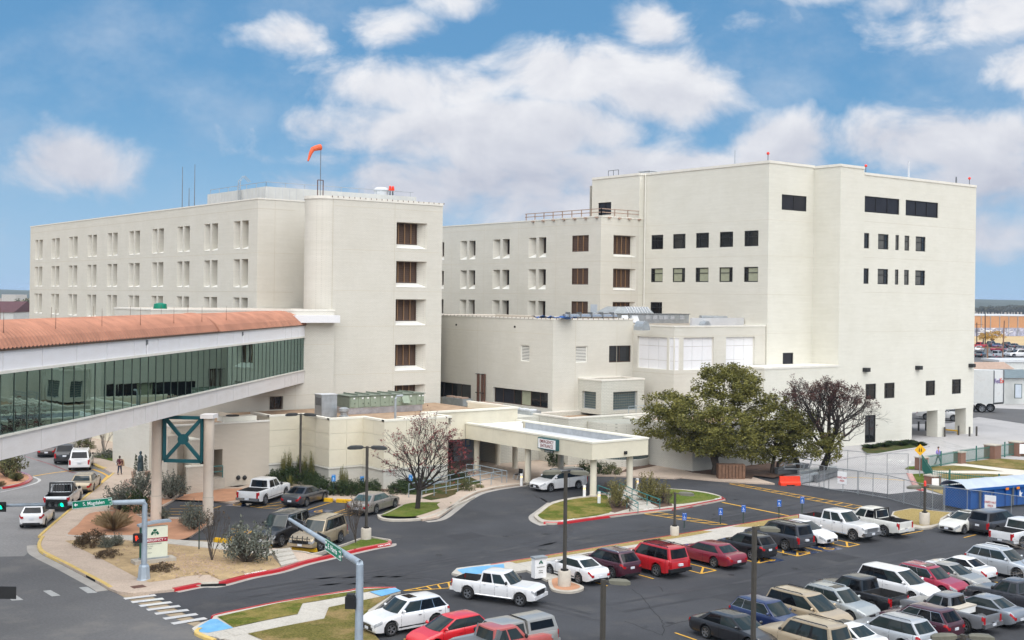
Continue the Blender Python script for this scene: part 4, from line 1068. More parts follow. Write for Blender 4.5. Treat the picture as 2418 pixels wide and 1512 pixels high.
ent=thing('entrance_wing','cream wing over the shaded emergency entrance recess with round columns','building',(60,90.4,0))
mb=MB(); mb.box(59.6,70.2,90.4,90.7,3.15,ZR); mb.box(69.9,70.2,90.7,98,3.15,ZR); mb.box(59.6,70.2,90.7,98,3.16,3.4); mb.build('wall','stucco',ent)
mb=MB(); mb.box(59.62,72,97.6,97.9,0,3.15); mb.box(59.6,59.75,90.4,97.6,0,3.14); mb.build('lobby_wall','glass_dark',ent)  # dark glass colour on these walls stands in for the recess shade
for xa_,xb_ in((64.2,66.6),(67.6,69.9)):
 dpl=MB().box(xa_,xb_,96.9,97.1,.14,3.0).build('door','door_grey',ent)
 boxpiece('notice','sign_blue',dpl,xb_-1.0,xb_-.45,96.86,96.9,1.5,2.2)
 boxpiece('notice_sheet','sign_white',dpl,xb_-.93,xb_-.52,96.84,96.86,1.58,2.12)
boxpiece('pane','glass_dark',ent,60.2,63.8,97.55,97.6,.3,2.9)
for x,y in((65.3,90.05),(69.7,90.05),(69.9,93.0),(63.0,92.3)):
 MB().lathe([(.26,0),(.26,3.2)],16,(x,y,.0)).build('column','canopy_col',ent,40)
 # ---- canopy
CX0,CX1,CY0,CY1,CZ0,CZ1=64.25,70.35,73.1,90.3,3.2,4.5
can=thing('entrance_canopy','flat cream drive-through canopy on round columns before the emergency entrance','canopy',(67,80,0))
mb=MB()
wt_=.35
for b in((CX0,CX1,CY0,CY0+wt_),(CX0,CX0+wt_,CY0+wt_,CY1),(CX1-wt_,CX1,CY0+wt_,CY1)):mb.box(*b,CZ0,CZ1)
mb.build('fascia','stucco',can)
MB().box(CX0+wt_,CX1-wt_,CY0+wt_,CY1,CZ0+.05,CZ1-.55).build('roof','roof_white',can)
mb=MB(); mb.box(CX1-wt_-.05,CX1-wt_,CY0+wt_,CY1-1.4,CZ1-.56,CZ1-.02); mb.box(CX0+wt_,CX1-wt_,CY0+wt_,CY0+wt_+.05,CZ1-.56,CZ1-.02); mb.build('flashing','roof_flashing',can)
mb=MB(); o=.05
for b in((CX0-o,CX1+o,CY0-o,CY0+wt_+.05),(CX0-o,CX0+wt_+.05,CY0+wt_+.05,CY1),(CX1-wt_-.08,CX1+o,CY0+wt_+.05,CY1)):mb.box(*b,CZ1-.01,CZ1+.13)
mb.build('coping','stucco_edge',can)
mb=MB(); mb.box(CX0+.5,CX1-.6,CY1-1.3,CY1-.9,CZ1-.55,CZ1-.1); mb.tube([(CX0+.5,CY1-1.1,CZ1+.0),(CX1-.6,CY1-1.1,CZ1+.0)],.07,8); mb.build('roof_step','white_paint',can)
for x,y in((65.25,74.05),(69.2,74.05),(65.25,82.5),(69.3,83.0)):
 c_=MB().lathe([(.27,0),(.27,CZ0+.05)],20,(x,y,0)).build('column','canopy_col',can,40)
 MB().lathe([(.36,.12),(.36,.2),(.3,.24)],16,(x,y,0)).build('footing','kerb_grey',c_)
lx=onX(*zD(1728,783),CX0)
x_,z_=onY(*zD(1728,783),CY0)
MB().box(x_-.12,x_+.12,CY0-.16,CY0,z_-.1,z_+.14).build('wall_light','black_metal',can)
joints(can,'X',CX0,CY0,CY1,(),(77.0,81.5,86.2),CZ0,CZ1-.02,w=.02)
y1,z1=onX(*zD(980,655),CX0-.3); y0,_=onX(*zD(1135,690),CX0-.3); _,z0=onX(*zD(982,735),CX0-.3)
sg=thing('emergency_sign','teal box sign with red words EMERGENCY ENTRANCE on the canopy edge','sign',(CX0,(y0+y1)/2,z0))
MB().box(CX0-.34,CX0-.001,y0-.03,y1+.03,z0-.08,z1+.08).build('case','frame_teal',sg)
boxpiece('face_panel','sign_white',sg,CX0-.36,CX0-.34,y0+.05,y1-.05,z0,z1)
h_=z1-z0
text('EMERGENCY',h_*.5,'lettering','lettering_red',sg,(CX0-.37,(y0+y1)/2,z0+h_*.72),LX,UP,sx=(y1-y0-.2)/(h_*.5*6.7))
text('ENTRANCE',h_*.5,'lettering','lettering_red',sg,(CX0-.37,(y0+y1)/2,z0+h_*.26),LX,UP,sx=(y1-y0-.5)/(h_*.5*5.75))
y1,z1=onX(*zD(1033,765),CX0-.05); y0,z0=onX(*zD(1108,788),CX0-.05)
cs=thing('clearance_sign','small dark green CLEARANCE plate hanging under the emergency sign','sign',(CX0,y0,CZ0))
boxpiece('plate','frame_green',cs,CX0-.06,CX0-.003,y0,y1,CZ0+.0,CZ0+.24)
text("CLEARANCE 10'6\"",.15,'lettering','lettering_white',cs,(CX0-.07,(y0+y1)/2,CZ0+.12),LX,UP,sx=.85)
# ---- middle two-storey block
XD,YD,ZD=78.05,94.88,13.75
block=thing('middle_block','windowless-looking cream brick block between tower and oaks with two white vents','building',(XD,YD,0))
def rx(z,a,b,X):
 y1,z1=onX(*z(*a),X); y0,z0=onX(*z(*b),X); return(y0,y1,z0,z1)
def ry(z,a,b,Y):
 x0,z1=onY(*z(*a),Y); x1,z0=onY(*z(*b),Y); return(x0,x1,z0,z1)
v1=rx(zQ,(840,508),(917,655),XD); b1=rx(zQ,(600,877),(1080,1068),XD)
b1=(b1[0],b1[1],4.83,6.4); b0=(onX(*zQ(405,900),XD)[0],116,4.62,6.35)
v2=ry(zQ,(1328,520),(1428,660),YD); g2=ry(zQ,(1620,515),(1812,657),YD)
volume(block,XD,88.9,YD,119,0,ZD,[(*v1,.15),(*b1,.3),(*b0,.3)],[(*v2,.15),(*g2,.2)],par=.4)
window(block,'X',XD+.3,*b1,(.165,.33,.5,.64,.84),(),'louver_frame',gl=('glass_screen','glass_screen','glass_dark','blind','glass_dark','glass_dark')[::-1],fw=.07)
window(block,'X',XD+.3,*b0,(.3,.55,.78),(),'louver_frame',fw=.08)
w_=window(block,'Y',YD+.2,*g2,(.5,),(),'louver_frame',fw=.08)
MB().blob(((g2[0]+g2[1]*2)/3+.2,YD+.16,(g2[2]+g2[3])/2),(.55,.03,.35),8,5).build('window_reflection_sack','roof_tan',w_)if False else None
for ax,c,v in(('X',XD+.15,v1),('Y',YD+.15,v2)):
 vw=window(block,ax,c,*v,(),(),'sill',fw=.06,name='vent',panes=False)
 for i in range(11):
  zc=v[2]+(v[3]-v[2])*(i+.5)/11; p=face_pt(ax,c,(v[0]+v[1])/2,zc,.02); L=v[1]-v[0]-.1; hh=(v[3]-v[2])/11*.62
  piece('slat','sill',vw,p,(.05,L,hh)if ax=='X' else(L,.05,hh))
 p,q=face_pt(ax,c,v[0],0,.08),face_pt(ax,c,v[1],0,.1)
 boxpiece('vent_back','underbody',vw,p[0],q[0],p[1],q[1],v[2],v[3])
joints(block,'X',XD,YD,119,(12.3,),(onX(*zQ(465,400),XD)[0],),4,ZD)
joints(block,'Y',YD,XD,88.9,(),(onY(*zQ(1325,400),YD)[0],onY(*zQ(1690,300),YD)[0]),4,ZD)
for p in((276,330),(790,348)):
 y,z=onX(*zQ(*p),XD); boxpiece('scupper','underbody',block,XD-.02,XD+.02,y-.14,y+.14,z-.1,z+.1)
mb=MB()
for i in range(34):mb.box(XD-.07,XD,YD+.4+i*.7,YD+.46+i*.7,ZD+.02,ZD+.15)
for i in range(15):mb.box(XD+.3+i*.7,XD+.36+i*.7,YD-.07,YD,ZD+.02,ZD+.15)
mb.build('coping_clip','rust_brown',block)
pr=thing('wall_pipes','three brown conduit pipes rising up the cream brick wall beside the rooftop condensers','pipe',(XD-.2,107,4.5))
for px in(463,475,500,506,522,528):
 y,z1=onX(*zQ(px,762),XD-.15); MB().tube([(XD-.15,y,4.6),(XD-.15,y,z1)],.075,8).build('pipe','rust_brown',pr,40)
mb=MB()
for z in(5.6,7.6):
 for a,b in((460,480),(496,532)):mb.box(XD-.26,XD,onX(*zQ(b,800),XD)[0],onX(*zQ(a,800),XD)[0],z,z+.08)
mb.build('bracket','black_metal',pr)
BX0,BX1,BY,BZ=81.45,87.3,91.4,7.75
bump=thing('glass_block_bay','small white brick bay with two glass-block windows and sunken brown roof','building',(BX0,BY,4.6))
ga=(92.2,94.3,4.85,6.6); gb=(83.05,86.35,4.75,6.6)
volume(bump,BX0,BX1,BY,YD-.01,4.4,BZ,[(*ga,.35)],[(*gb,.35)],wall='painted_brick_mossy',par=.55)
def glass_blocks(parent,ax,c,a0,a1,z0,z1,na,nz):
 w=window(parent,ax,c,a0,a1,z0,z1,(),(),'roof_flashing',fw=.05,name='glass_block_window',panes=False)
 p,q=face_pt(ax,c,a0,z0,.05),face_pt(ax,c,a1,z1,.09)
 boxpiece('mortar_bed','joint',w,p[0],q[0],p[1],q[1],z0,z1)
 for i in range(na):
  for j in range(nz):
   u0,u1=a0+(a1-a0)*i/na+.015,a0+(a1-a0)*(i+1)/na-.015; v0,v1=z0+(z1-z0)*j/nz+.015,z0+(z1-z0)*(j+1)/nz-.015
   p,q=face_pt(ax,c,u0,v0,.0),face_pt(ax,c,u1,v1,.06)
   boxpiece('glass_block','glass_block',w,p[0],q[0],p[1],q[1],v0,v1)
glass_blocks(bump,'X',BX0+.35,*ga,8,7); glass_blocks(bump,'Y',BY+.35,*gb,13,7)
pod=thing('brick_podium','one-storey mossy white brick podium behind the canopy roof','building',(75.3,89.1,0))
volume(pod,75.3,98,89.1,94.8,0,4.5,(),(),wall='painted_brick_mossy',par=.35)
mb=MB(); mb.box(70.22,75.28,93.5,98,0,4.4); mb.build('side_wall','painted_brick_mossy',pod)
hr=thing('podium_rail','thin grey pipe rail on the podium before the glass-block window','railing',(84,89.4,4.6))
mb=MB()
for z in(5.0,5.3):mb.tube([(83.4,89.5,z),(89,89.5,z)],.03,5)
for i in range(6):mb.tube([(83.4+i,89.5,4.5),(83.4+i,89.5,5.3)],.03,5)
mb.build('rail','steel_rail',hr)
cb=thing('round_glass_bay','rounded glass-block bay at ground level beside the oak tree','building',(80,84.6,0))
c0=Vector((80.6,88.0)); R0=3.0
MB().lathe([(R0+.1,0),(R0+.1,.75),(R0,.8)],32,(c0.x,c0.y,0)).build('base_wall','painted_brick_base',cb,30)
MB().lathe([(R0-.02,.8),(R0-.02,2.9)],32,(c0.x,c0.y,0)).build('mortar_bed','joint',cb,30)
for i in range(44):
 a=RD(180+i*180/44)
 for j in range(7):piece('glass_block','glass_block',cb,(c0.x+R0*math.cos(a),c0.y+R0*math.sin(a),.95+j*.3),(.05,.19,.27),rz=a)
MB().lathe([(R0+.15,2.9),(R0+.15,4.2)],32,(c0.x,c0.y,0)).build('lintel','painted_brick_mossy',cb,30)
yb=thing('yard_building','plain low white brick building half hidden behind the large oak','building',(82.3,79.7,0))
volume(yb,82.33,93.4,79.7,89.0,0,4.3,(),(),wall='painted_brick_base',par=.3)
x_,z_=onX(1434,1235,82)if False else(0,0)
lv_=MB().box(83.9,84.9,88.9,89.05,1.4,3.6)
# ---- white panel block
XE,YE,ZE=88.9,88.8,13.15
wpb=thing('panel_block','white brick block with large white panel bays under a rooftop exhaust row','building',(XE,YE,0))
zR=crop(1327.7,649.1,.21964)
pa=rx(zR,(805,662),(1118,1018),XE); pb=rx(zR,(1183,680),(1213,1026),XE)
pa=(pa[0],pa[1],8.75,12.05)
pc=ry(zR,(1302,678),(1624,1022),YE); pd=ry(zR,(1758,674),(2062,1010),YE)
pc=(pc[0],pc[1],8.75,12.05); pd=(pd[0],pd[1],8.75,12.05)
ps=(YE+.001,YE+.75,8.75,12.05); ps2=(XE+.001,XE+.75,8.75,12.05)
volume(wpb,XE,102.7,YE,108,0,ZE,[(*pa,.3),(*ps,.12)],[(*pc,.3),(*pd,.3),(*ps2,.12)],wall='painted_brick',par=.45)
def panels(parent,ax,c,a0,a1,z0,z1,na,zs):
 w=window(parent,ax,c,a0,a1,z0,z1,(),(),'sill',fw=.04,name='panel_bay',panes=False)
 p,q=face_pt(ax,c,a0,0,.06),face_pt(ax,c,a1,0,.1); boxpiece('panel_back','joint',w,p[0],q[0],p[1],q[1],z0,z1)
 Z=[z0]+[z0+(z1-z0)*f for f in zs]+[z1]
 for i in range(na):
  for j in range(len(Z)-1):
   u0,u1=a0+(a1-a0)*i/na+.015,a0+(a1-a0)*(i+1)/na-.015
   p,q=face_pt(ax,c,u0,0,.0),face_pt(ax,c,u1,0,.07)
   boxpiece('panel','white_panel',w,p[0],q[0],p[1],q[1],Z[j]+.015,Z[j+1]-.015)
panels(wpb,'X',XE+.25,*pa,3,(.28,.72)); panels(wpb,'Y',YE+.25,*pc,3,(.28,.72)); panels(wpb,'Y',YE+.25,*pd,3,(.28,.72))
panels(wpb,'X',XE+.07,YE+.08,YE+.74,8.75,12.05,1,(.28,.72)); panels(wpb,'Y',YE+.07,XE+.08,XE+.74,8.75,12.05,1,(.28,.72))
joints(wpb,'X',XE,YE,YD,(8.35,12.2),(),0,1); joints(wpb,'Y',YE,XE,102.6,(8.35,12.2),(),0,1)
mb=MB(); mb.box(94.5,102.6,YE+3,YE+3.3,ZE-.4,14.0); mb.build('parapet','roof_white',wpb)
# ---- middle wing
XM,YM,ZM=95.86,107.98,25.5
wing=thing('middle_wing','cream brick wing with slit windows and brown louvers between tower and new building','building',(XM,YM,0))
cw=[(1380,1492),(1622,1746),(1887,2018)]
hx=[]; wn=[]; sl=[]
spans=[]
for l,r in cw:
 spans.append((onX(*zM(l,800),XM)[0],onX(*zM(r,800),XM)[0]))
step=spans[0][0]-spans[1][0]
spans=[(spans[0][0]+step,spans[0][1]+step)]+spans
for yl,yr in spans:
 fin=.5; md=yl-(yl-yr)*.51
 for zt in(23.42,19.46,15.52):
  zb=zt-2.5
  for(a,b,ga_,gb_)in((yr,md-fin/2,yr+.02,md-fin/2),(md+fin/2,yl,md+fin/2,md+fin/2+.75)):
   hx.append((a,b,zb,zt,.9,(ga_,gb_,zb+.55,zt-.02))); wn.append((ga_,gb_,zb+.55,zt-.02))
ly1,_=onX(*zM(2211,800),XM); ly0,_=onX(*zM(2334,800),XM)
lvx=[(ly0,ly1,zt-1.95,zt)for zt in(23.43,19.5,15.55)]
qx0,_=onY(1298+548*.2732,600,YM); qx1,_=onY(1298+744*.2732,600,YM)
lvy=[(qx0,qx1,zt-2.55,zt,.55,(qx0+.25,qx1-.55,zt-2.25,zt-.06))for zt in(23.45,19.5,15.55)]
volume(wing,XM,102.7,YM,150,0,ZM,hx+[(*l,.12)for l in lvx],lvy,par=.5)
for w_ in wn:window(wing,'X',XM+.9,*w_,(),(),'louver_frame',fw=.07)
for l in lvx:louvers(wing,'X',XM+.14,*l,3,9)
for l in lvy:louvers(wing,'Y',YM+.55,*l[5],4,10)
mb=MB()
for h in hx:mb.quad((XM-.03,h[0],h[2]-.01),(XM-.03,h[1],h[2]-.01),(XM+.85,h[5][1],h[5][2]+.012),(XM+.85,h[5][0],h[5][2]+.012))
for h in lvy:mb.quad((h[0],YM-.04,h[2]-.01),(h[1],YM-.04,h[2]-.01),(h[5][1],YM+.5,h[5][2]+.012),(h[5][0],YM+.5,h[5][2]+.012))
mb.build('sloped_sill','sill',wing)
joints(wing,'X',XM,YM,150,(24.7,20.3,16.4),[onX(*zM(x,900),XM)[0]for x in(1315,1555,1810,2090)],13,ZM)
joints(wing,'Y',YM,XM,102.7,(24.6,20.3,16.4),(XM+4.9,),13,ZM)
dy1,dz1=onX(*zR(304,318),XM); dy0,_=onX(*zR(373,318),XM)
dd_=MB().box(XM-.04,XM+.02,dy0,dy1,13.2,dz1).build('door','door_grey',wing); boxpiece('handle','black_metal',dd_,XM-.08,XM-.04,dy0+.1,dy0+.16,14.2,14.35)
mb=MB()
for z in(ZM+.55,ZM+.95):
 mb.bar((XM+.1,122.5,z),(XM+.1,YM+.1,z),.09); mb.bar((XM+.1,YM+.1,z),(102.4,YM+.1,z),.09)
for i in range(9):mb.bar((XM+.1,YM+.1+i*1.78,ZM+.1),(XM+.1,YM+.1+i*1.78,ZM+.98),.09)
for i in range(4):mb.bar((XM+.1+i*2.1,YM+.1,ZM+.1),(XM+.1+i*2.1,YM+.1,ZM+.98),.09)
for i in range(7):mb.box(XM-.25,XM+.2,YM+.5+i*2,YM+.9+i*2,ZM-.14,ZM+.02)
for i in range(4):mb.box(XM+1+i*1.6,XM+1.4+i*1.6,YM-.25,YM+.2,ZM-.14,ZM+.02)
mb.build('handrail','roof_tan',wing)
# ---- new building on the right
ZN=30.86
XF1,YF2,XF3,YF4,XEND=102.76,88.63,110.3,85.0,136.55
newb=thing('new_hospital_building','tall smooth white brick hospital building with square dark windows at the right','building',(XF3,YF4,0))
mb=MB()
zwin=lambda pts:rx(zN,*pts,XF1)
W1=[]
for x in((876,978),(1063,1171),(1261,1373),(1466,1582),(1679,1801)):
 y1,_=onX(*zN(x[0],800),XF1); y0,_=onX(*zN(x[1],800),XF1)
 W1+=[(y0,y1,21.86,23.57,'a'),(y0,y1,17.95,19.6,'b')]
y1,_=onX(*zN(868,1350),XF1); y0,_=onX(*zN(969,1350),XF1)
W1.append((y0,y1,13.9,15.58,'c'))
wall_face(mb,'X',XF1,YF2,107.98,8.8,31.0,[(*w[:4],.14)for w in W1])
w2=ry(zN,(2004,386),(2217,537),YF2); w2=(w2[0],w2[1],25.86,27.55)
wv=ry(zE,(1580,28),(1670,133),YF2)
wall_face(mb,'Y',YF2,XF1,XF3,8.8,31.0,[(*w2,.14),(*wv,.14)])
wall_face(mb,'X',XF3,YF4,YF2,0,30.86,())
def wz(z,l,r,y):return(onY(*z(l,y),YF4)[0],onY(*z(r,y),YF4)[0])
rows4=[]
for l,r,kind in((985,1030,'s'),(1106,1197,'d'),(1256,1287,'s'),(1335,1377,'s'),(1431,1516,'d')):
 a,b=wz(zO,l,r,820)
 rows4+=[(a,b,21.9,23.62,kind),(a,b,17.95,19.68,kind)]
for l,r,y in((660,767,900),(850,955,900),(1267,1363,880),(1532,1624,870)):
 a,b=wz(zP,l,r,y); rows4.append((a,b,5.0,6.75,'d'))
a,b=wz(zO,990,1290,540); c_,d=wz(zO,1344,1625,560)
rows4+=[(a,b,25.95,27.75,'w'),(c_,d,25.95,27.75,'w')]
a,b=wz(zP,654,763,1350); rows4.append((a,b,.15,3.25,'door'))
PX0=onY(*zP(1127,1300),YF4)[0]
PZ=onY(*zP(1600,1098),YF4)[1]
wall_face(mb,'Y',YF4,98.2,114.45,0,8.85,[(*w[:4],.14)for w in rows4 if w[1]<114.4])
X5=114.45
wall_face(mb,'Y',YF4,XF3,X5,8.85,30.86,())
hh=[(*w[:4],.14)for w in rows4 if w[0]>114.4]+[(PX0,XEND-.001,0,PZ,.6)]
A=[h for h in hh[:-1]]
wall_face(mb,'Y',YF4,X5,PX0,0,4.2,[h for h in A if h[3]<4.2])
wall_face(mb,'Y',YF4,PX0,XEND,PZ,4.2,())
wall_face(mb,'Y',YF4,X5,XEND,4.2,30.25,[h for h in A if h[3]>4.2])
mb.quad((X5,YF4,30.25),(X5,110,30.25),(X5,110,30.86),(X5,YF4,30.86))
mb.quad((XEND,YF4,PZ),(XEND,118,PZ),(XEND,118,30.25),(XEND,YF4,30.25)); mb.quad((98.2,YF4,0),(98.2,88.9,0),(98.2,88.9,8.85),(98.2,YF4,8.85))
mb.quad((PX0,YF4,0),(PX0,93,0),(PX0,93,PZ),(PX0,YF4,PZ)); mb.quad((PX0,YF4,PZ),(XEND,YF4,PZ),(XEND,118,PZ),(PX0,118,PZ))
mb.quad((XF1,118,0),(XEND,118,3),(XEND,118,30.2),(XF1,118,30.2)); mb.quad((PX0,93,0),(PX0,118,0),(PX0,118,PZ),(PX0,93,PZ))
XW=101.93
mb.quad((XW,107.98,12),(XF1,107.98,12),(XF1,107.98,30.95),(XW,107.98,30.95))
ww=rx(zN,(418,460),(528,560),XW)
wall_face(mb,'X',XW,107.98,116.6,12,30.95,[(*ww,.14)])
mb.quad((XW,116.6,12),(XF1+12,116.6,12),(XF1+12,116.6,30.95),(XW,116.6,30.95))
mb.build('wall','painted_brick_new',newb)
mb=MB(); rz_=30.4
mb.sheet([(XF1+.1,YF2+.1),(XF3+.1,YF2+.1),(XF3+.1,YF4+.1),(X5,YF4+.1),(X5,118),(XF1+.1,118)],rz_); mb.sheet([(X5,YF4+.1),(XEND-.1,YF4+.1),(XEND-.1,118),(X5,118)],29.9)
mb.sheet([(XW+.1,108),(XF1+.2,108),(XF1+.2,116.5),(XW+.1,116.5)],rz_)
mb.build('roof','roof_white',newb)
mb=MB()
def edge(p,q,z,h=.28):mb.bar((*p,z-h/2+.05),(*q,z-h/2+.05),.16,h)
edge((XW,116.6),(XW,107.95),31); edge((XW,107.98),(XF1,107.98),31); edge((XF1,107.98),(XF1,YF2),31.02); edge((XF1,YF2),(XF3,YF2),31.03); edge((XF3,YF2),(XF3,YF4),30.95); edge((XF3,YF4),(X5,YF4),30.93); edge((X5,YF4),(XEND,YF4),30.3); edge((XEND,YF4),(XEND,118),30.3)
mb.build('coping','coping',newb)
MB().box(98.2-.05,XF3+.05,YF4-.06,YF2,8.82,9.02).build('ledge','coping',newb)
for w_ in W1:
 k_=w_[4]; i_=W1.index(w_)
 window(newb,'X',XF1+.14,*w_[:4],(.74,)if i_%4<2 else(.26,),(.62,),gl=('glass_dark',)if k_=='a' or k_=='c' else(('blind','glass_dark')if i_%4<2 else('glass_dark','blind')),fw=.1)
window(newb,'Y',YF2+.14,*w2,(.5,),(),gl='glass_screen',fw=.08); window(newb,'Y',YF2+.14,*wv,(),(),gl='glass_screen',fw=.08)
window(newb,'X',XW+.14,*ww,(.5,),(),gl='glass_screen',fw=.08)
for w_ in rows4:
 k_=w_[4]
 if k_=='s':window(newb,'Y',YF4+.14,*w_[:4],(),(.62,),gl='blind_grey' if w_[0]>115 else 'glass_dark',fw=.1)
 elif k_=='d':window(newb,'Y',YF4+.14,*w_[:4],(.66,)if w_[2]>10 else(.35,),(.6,),gl=('blind_grey','glass_dark')if w_[2]>10 else 'glass_dark',fw=.1)
 elif k_=='w':window(newb,'Y',YF4+.14,*w_[:4],(.333,.667),(),gl='glass_screen',fw=.09)
 else:window(newb,'Y',YF4+.14,*w_[:4],(.5,),(.75,),name='door',fw=.1)
for x,y in((129.1,85.0),(135.0,85.0),(129.1,96),(135.0,96),(129.1,106),(135,106)):
 MB().box(x-.02,x+1.5,y+.02,y+1.5,0,PZ+.001).build('pillar','painted_brick_new',newb)
mb=MB()
for p in((630,707),(1160,686),(1697,664)):
 x,z=onY(*zP(*p),YF4); mb.add(*(lambda q:(q.v,q.f))(MB().prism([(x,YF4),(x+.8,YF4),(x+.8,YF4-.5),(x+.15,YF4-.55)],z-.22,z+.22)))
mb.build('wall_light','black_metal',newb)
mb=MB(); mb.tube([(XF1-.08,107.75,13.2),(XF1-.08,107.75,30.9)],.07,8); mb.build('downpipe','sill',newb,40)
joints(newb,'Y',YF4,X5,XEND-.2,(24.9,20.9,17.0,12.6),(),9,30,w=.025)
joints(newb,'X',XF1,YF2,107.9,(24.7,20.8,16.6),(),9,30,w=.025)
joints(newb,'Y',YF2,XF1,XF3,(24.7,20.8,16.6,12.4),(),9,30,w=.025)
for i,(p)in enumerate(((1195,1322),(1268,1318),(1457,1382),(1597,1366),(1708,1378),(1779,1374))):
 q=Q(*zP(*p)); b_=MB().tube([(q.x,q.y,0),(q.x,q.y,1.15)],.11,10).build('bollard','pole_brown',None,40,at=q)
 tag(b_,('dark steel bollard deep under the new building passage, nearest its side wall','dark steel bollard deep under the passage, second from its side wall','dark steel bollard right of the first passage pillar, at the yellow rail','dark steel bollard at the right end of the yellow rail','dark steel bollard in front of the outermost passage pillar','rightmost dark steel bollard outside the passage')[i],'bollard','bollards around the building passage')
a,b=Q(*zP(1440,1345)),Q(*zP(1590,1360))
mb=MB(); mb.tube([a+Vector((0,0,.45)),b+Vector((0,0,.45))],.09,8); mb.tube([a,a+Vector((0,0,.45))],.09,8); mb.tube([b,b+Vector((0,0,.45))],.09,8)
tag(mb.build('guard_rail','paint_yellow_bright',None,40,at=a),'low yellow pipe guard rail between bollards under the passage','guard rail')
# ================================================================== glass bridge
BA=RD(46.9); BD=Vector((math.cos(BA),math.sin(BA),0)); BN=Vector((math.sin(BA),-math.cos(BA),0))
E0=Vector((55.5,104.5,0)); BW=4.2; BL=62.
b0_,b1_,b2_,b3_=7.62,8.78,11.92,13.05
bridge=thing('glass_footbridge','covered glass footbridge with copper barrel roof crossing to the hospital','bridge',tuple(E0-BD*30-BN*BW/2))
def bp(s,n,z):p=E0-BD*s-BN*n; return Vector((p.x,p.y,z))
mb=MB()
for(z0,z1)in((b0_+.05,b0_+.35),(b2_+.1,b2_+.25)):
 mb.add([bp(0,.1,z0),bp(BL,.1,z0),bp(BL,BW-.1,z0),bp(0,BW-.1,z0),bp(0,.1,z1),bp(BL,.1,z1),bp(BL,BW-.1,z1),bp(0,BW-.1,z1)],((0,1,2,3),(4,5,6,7),(0,1,5,4),(2,3,7,6),(1,2,6,5),(3,0,4,7)))
mb.build('deck','bridge_base',bridge)
def plate(name,m,s0,s1,z0,z1,n0,n1,parent=bridge):
 c=(bp(s0,n0,z0)+bp(s1,n1,z1))/2
 return piece(name,m,parent,c,(abs(s1-s0),abs(n1-n0),z1-z0),rz=BA)
bpx=lambda x,y:(lambda r:(lambda t:(E0-Vector((r[0]*t,r[1]*t,0))).dot(BD))((E0.x*BN.x+E0.y*BN.y)/(r[0]*BN.x+r[1]*BN.y)))(ray(x,y))
zS=crop(0,708.1,.26532)
fs=sorted([0.05,2.4,4.6,6.6,bpx(*zS(2213,300)),bpx(*zS(2080,300)),bpx(*zS(1935,350)),bpx(*zS(1775,350)),bpx(*zS(1598,350)),bpx(*zS(1405,350)),bpx(*zS(1300,350)),bpx(*zS(1192,420)),bpx(*zS(950,420)),bpx(*zS(682,450)),bpx(*zS(375,450)),bpx(*zS(25,450))])
while fs[-1]<BL-3:fs.append(fs[-1]+3.35)
for i in range(len(fs)-1):plate('fascia_panel','bridge_panel',fs[i]+.03,fs[i+1]-.03,b2_+.1,b3_,-.02,.12)
for i in range(len(fs)-1):plate('skirt_panel','bridge_base',fs[i]+.025,fs[i+1]-.025,b0_,b1_-.02,-.02,.12)
for i in range(len(fs)-1):
 plate('fascia_panel','bridge_panel',fs[i]+.03,fs[i+1]-.03,b2_+.1,b3_,BW-.12,BW+.02); plate('skirt_panel','bridge_base',fs[i]+.025,fs[i+1]-.025,b0_,b1_-.02,BW-.12,BW+.02)
mb=MB(); mb.bar(bp(.06,.06,(b2_+b3_)/2),bp(BL,.06,(b2_+b3_)/2),.1,b3_-b2_-.25); mb.bar(bp(.06,.06,(b0_+b1_)/2),bp(BL,.06,(b0_+b1_)/2),.1,b1_-b0_-.1); mb.build('fascia_backing','seam',bridge)
mb=MB(); mb.bar(bp(.02,0.,b2_+.03),bp(BL,0.,b2_+.03),.3,.13); mb.bar(bp(.02,0,b1_+.02),bp(BL,0,b1_+.02),.26,.09); mb.bar(bp(.02,BW,b2_+.03),bp(BL,BW,b2_+.03),.3,.13); mb.build('trim','coping',bridge)
mat('bridge_glass',(.02,.05,.045),.03,0)
def glass_shader(m,tint,refl):
 t=NT(m.node_tree); m.node_tree.nodes.clear()
 g=t.n('ShaderNodeBsdfGlossy',i_Color=(.46,.64,.59,1),i_Roughness=.015)
 tr=t.n('ShaderNodeBsdfTransparent',i_Color=(*tint,1))
 fr=t.n('ShaderNodeFresnel',i_IOR=1.6)
 bn=t.n('ShaderNodeBump',i_Strength=.5,i_Distance=.012,i_Height=t.noise(t.n('ShaderNodeTexCoord').outputs['Object'],.8,2,.5))
 m.node_tree.links.new(bn.outputs[0],g.inputs['Normal'])
 mx=t.n('ShaderNodeMixShader',i_0=t.m('MAXIMUM',fr.outputs[0],refl),i_1=tr.outputs[0],i_2=g.outputs[0])
 t.n('ShaderNodeOutputMaterial',i_Surface=mx.outputs[0])
glass_shader(M('bridge_glass'),(.09,.17,.155),.42)
gp_=[bpx(*zS(x,y))for x,y in((2195,600),(2160,600),(2118,600),(2072,600),(2030,600),(1975,600),(1933,600),(1870,600),(1820,600),(1770,600),(1712,600),(1660,600),(1590,620),(1528,640),(1465,640),(1395,650),(1328,650),(1256,660),(1182,670),(1105,670),(1025,690),(943,700),(856,700),(766,700),(668,720),(572,720),(470,750),(363,760),(252,780),(135,800),(12,800))]
gp_=sorted(gp_); k_=int(gp_[0]/1.08); gp_=[.03+(gp_[0]-.03)*i/k_ for i in range(k_)]+gp_
while gp_[-1]<BL-1.2:gp_.append(gp_[-1]+1.15)
for i in range(len(gp_)-1):
 q=plate('glass_pane','bridge_glass',gp_[i]+.012,gp_[i+1]-.012,b1_+.05,b2_-.02,.06,.07)
 q.rotation_euler.z+=rnd.uniform(-.006,.006)
mb=MB()
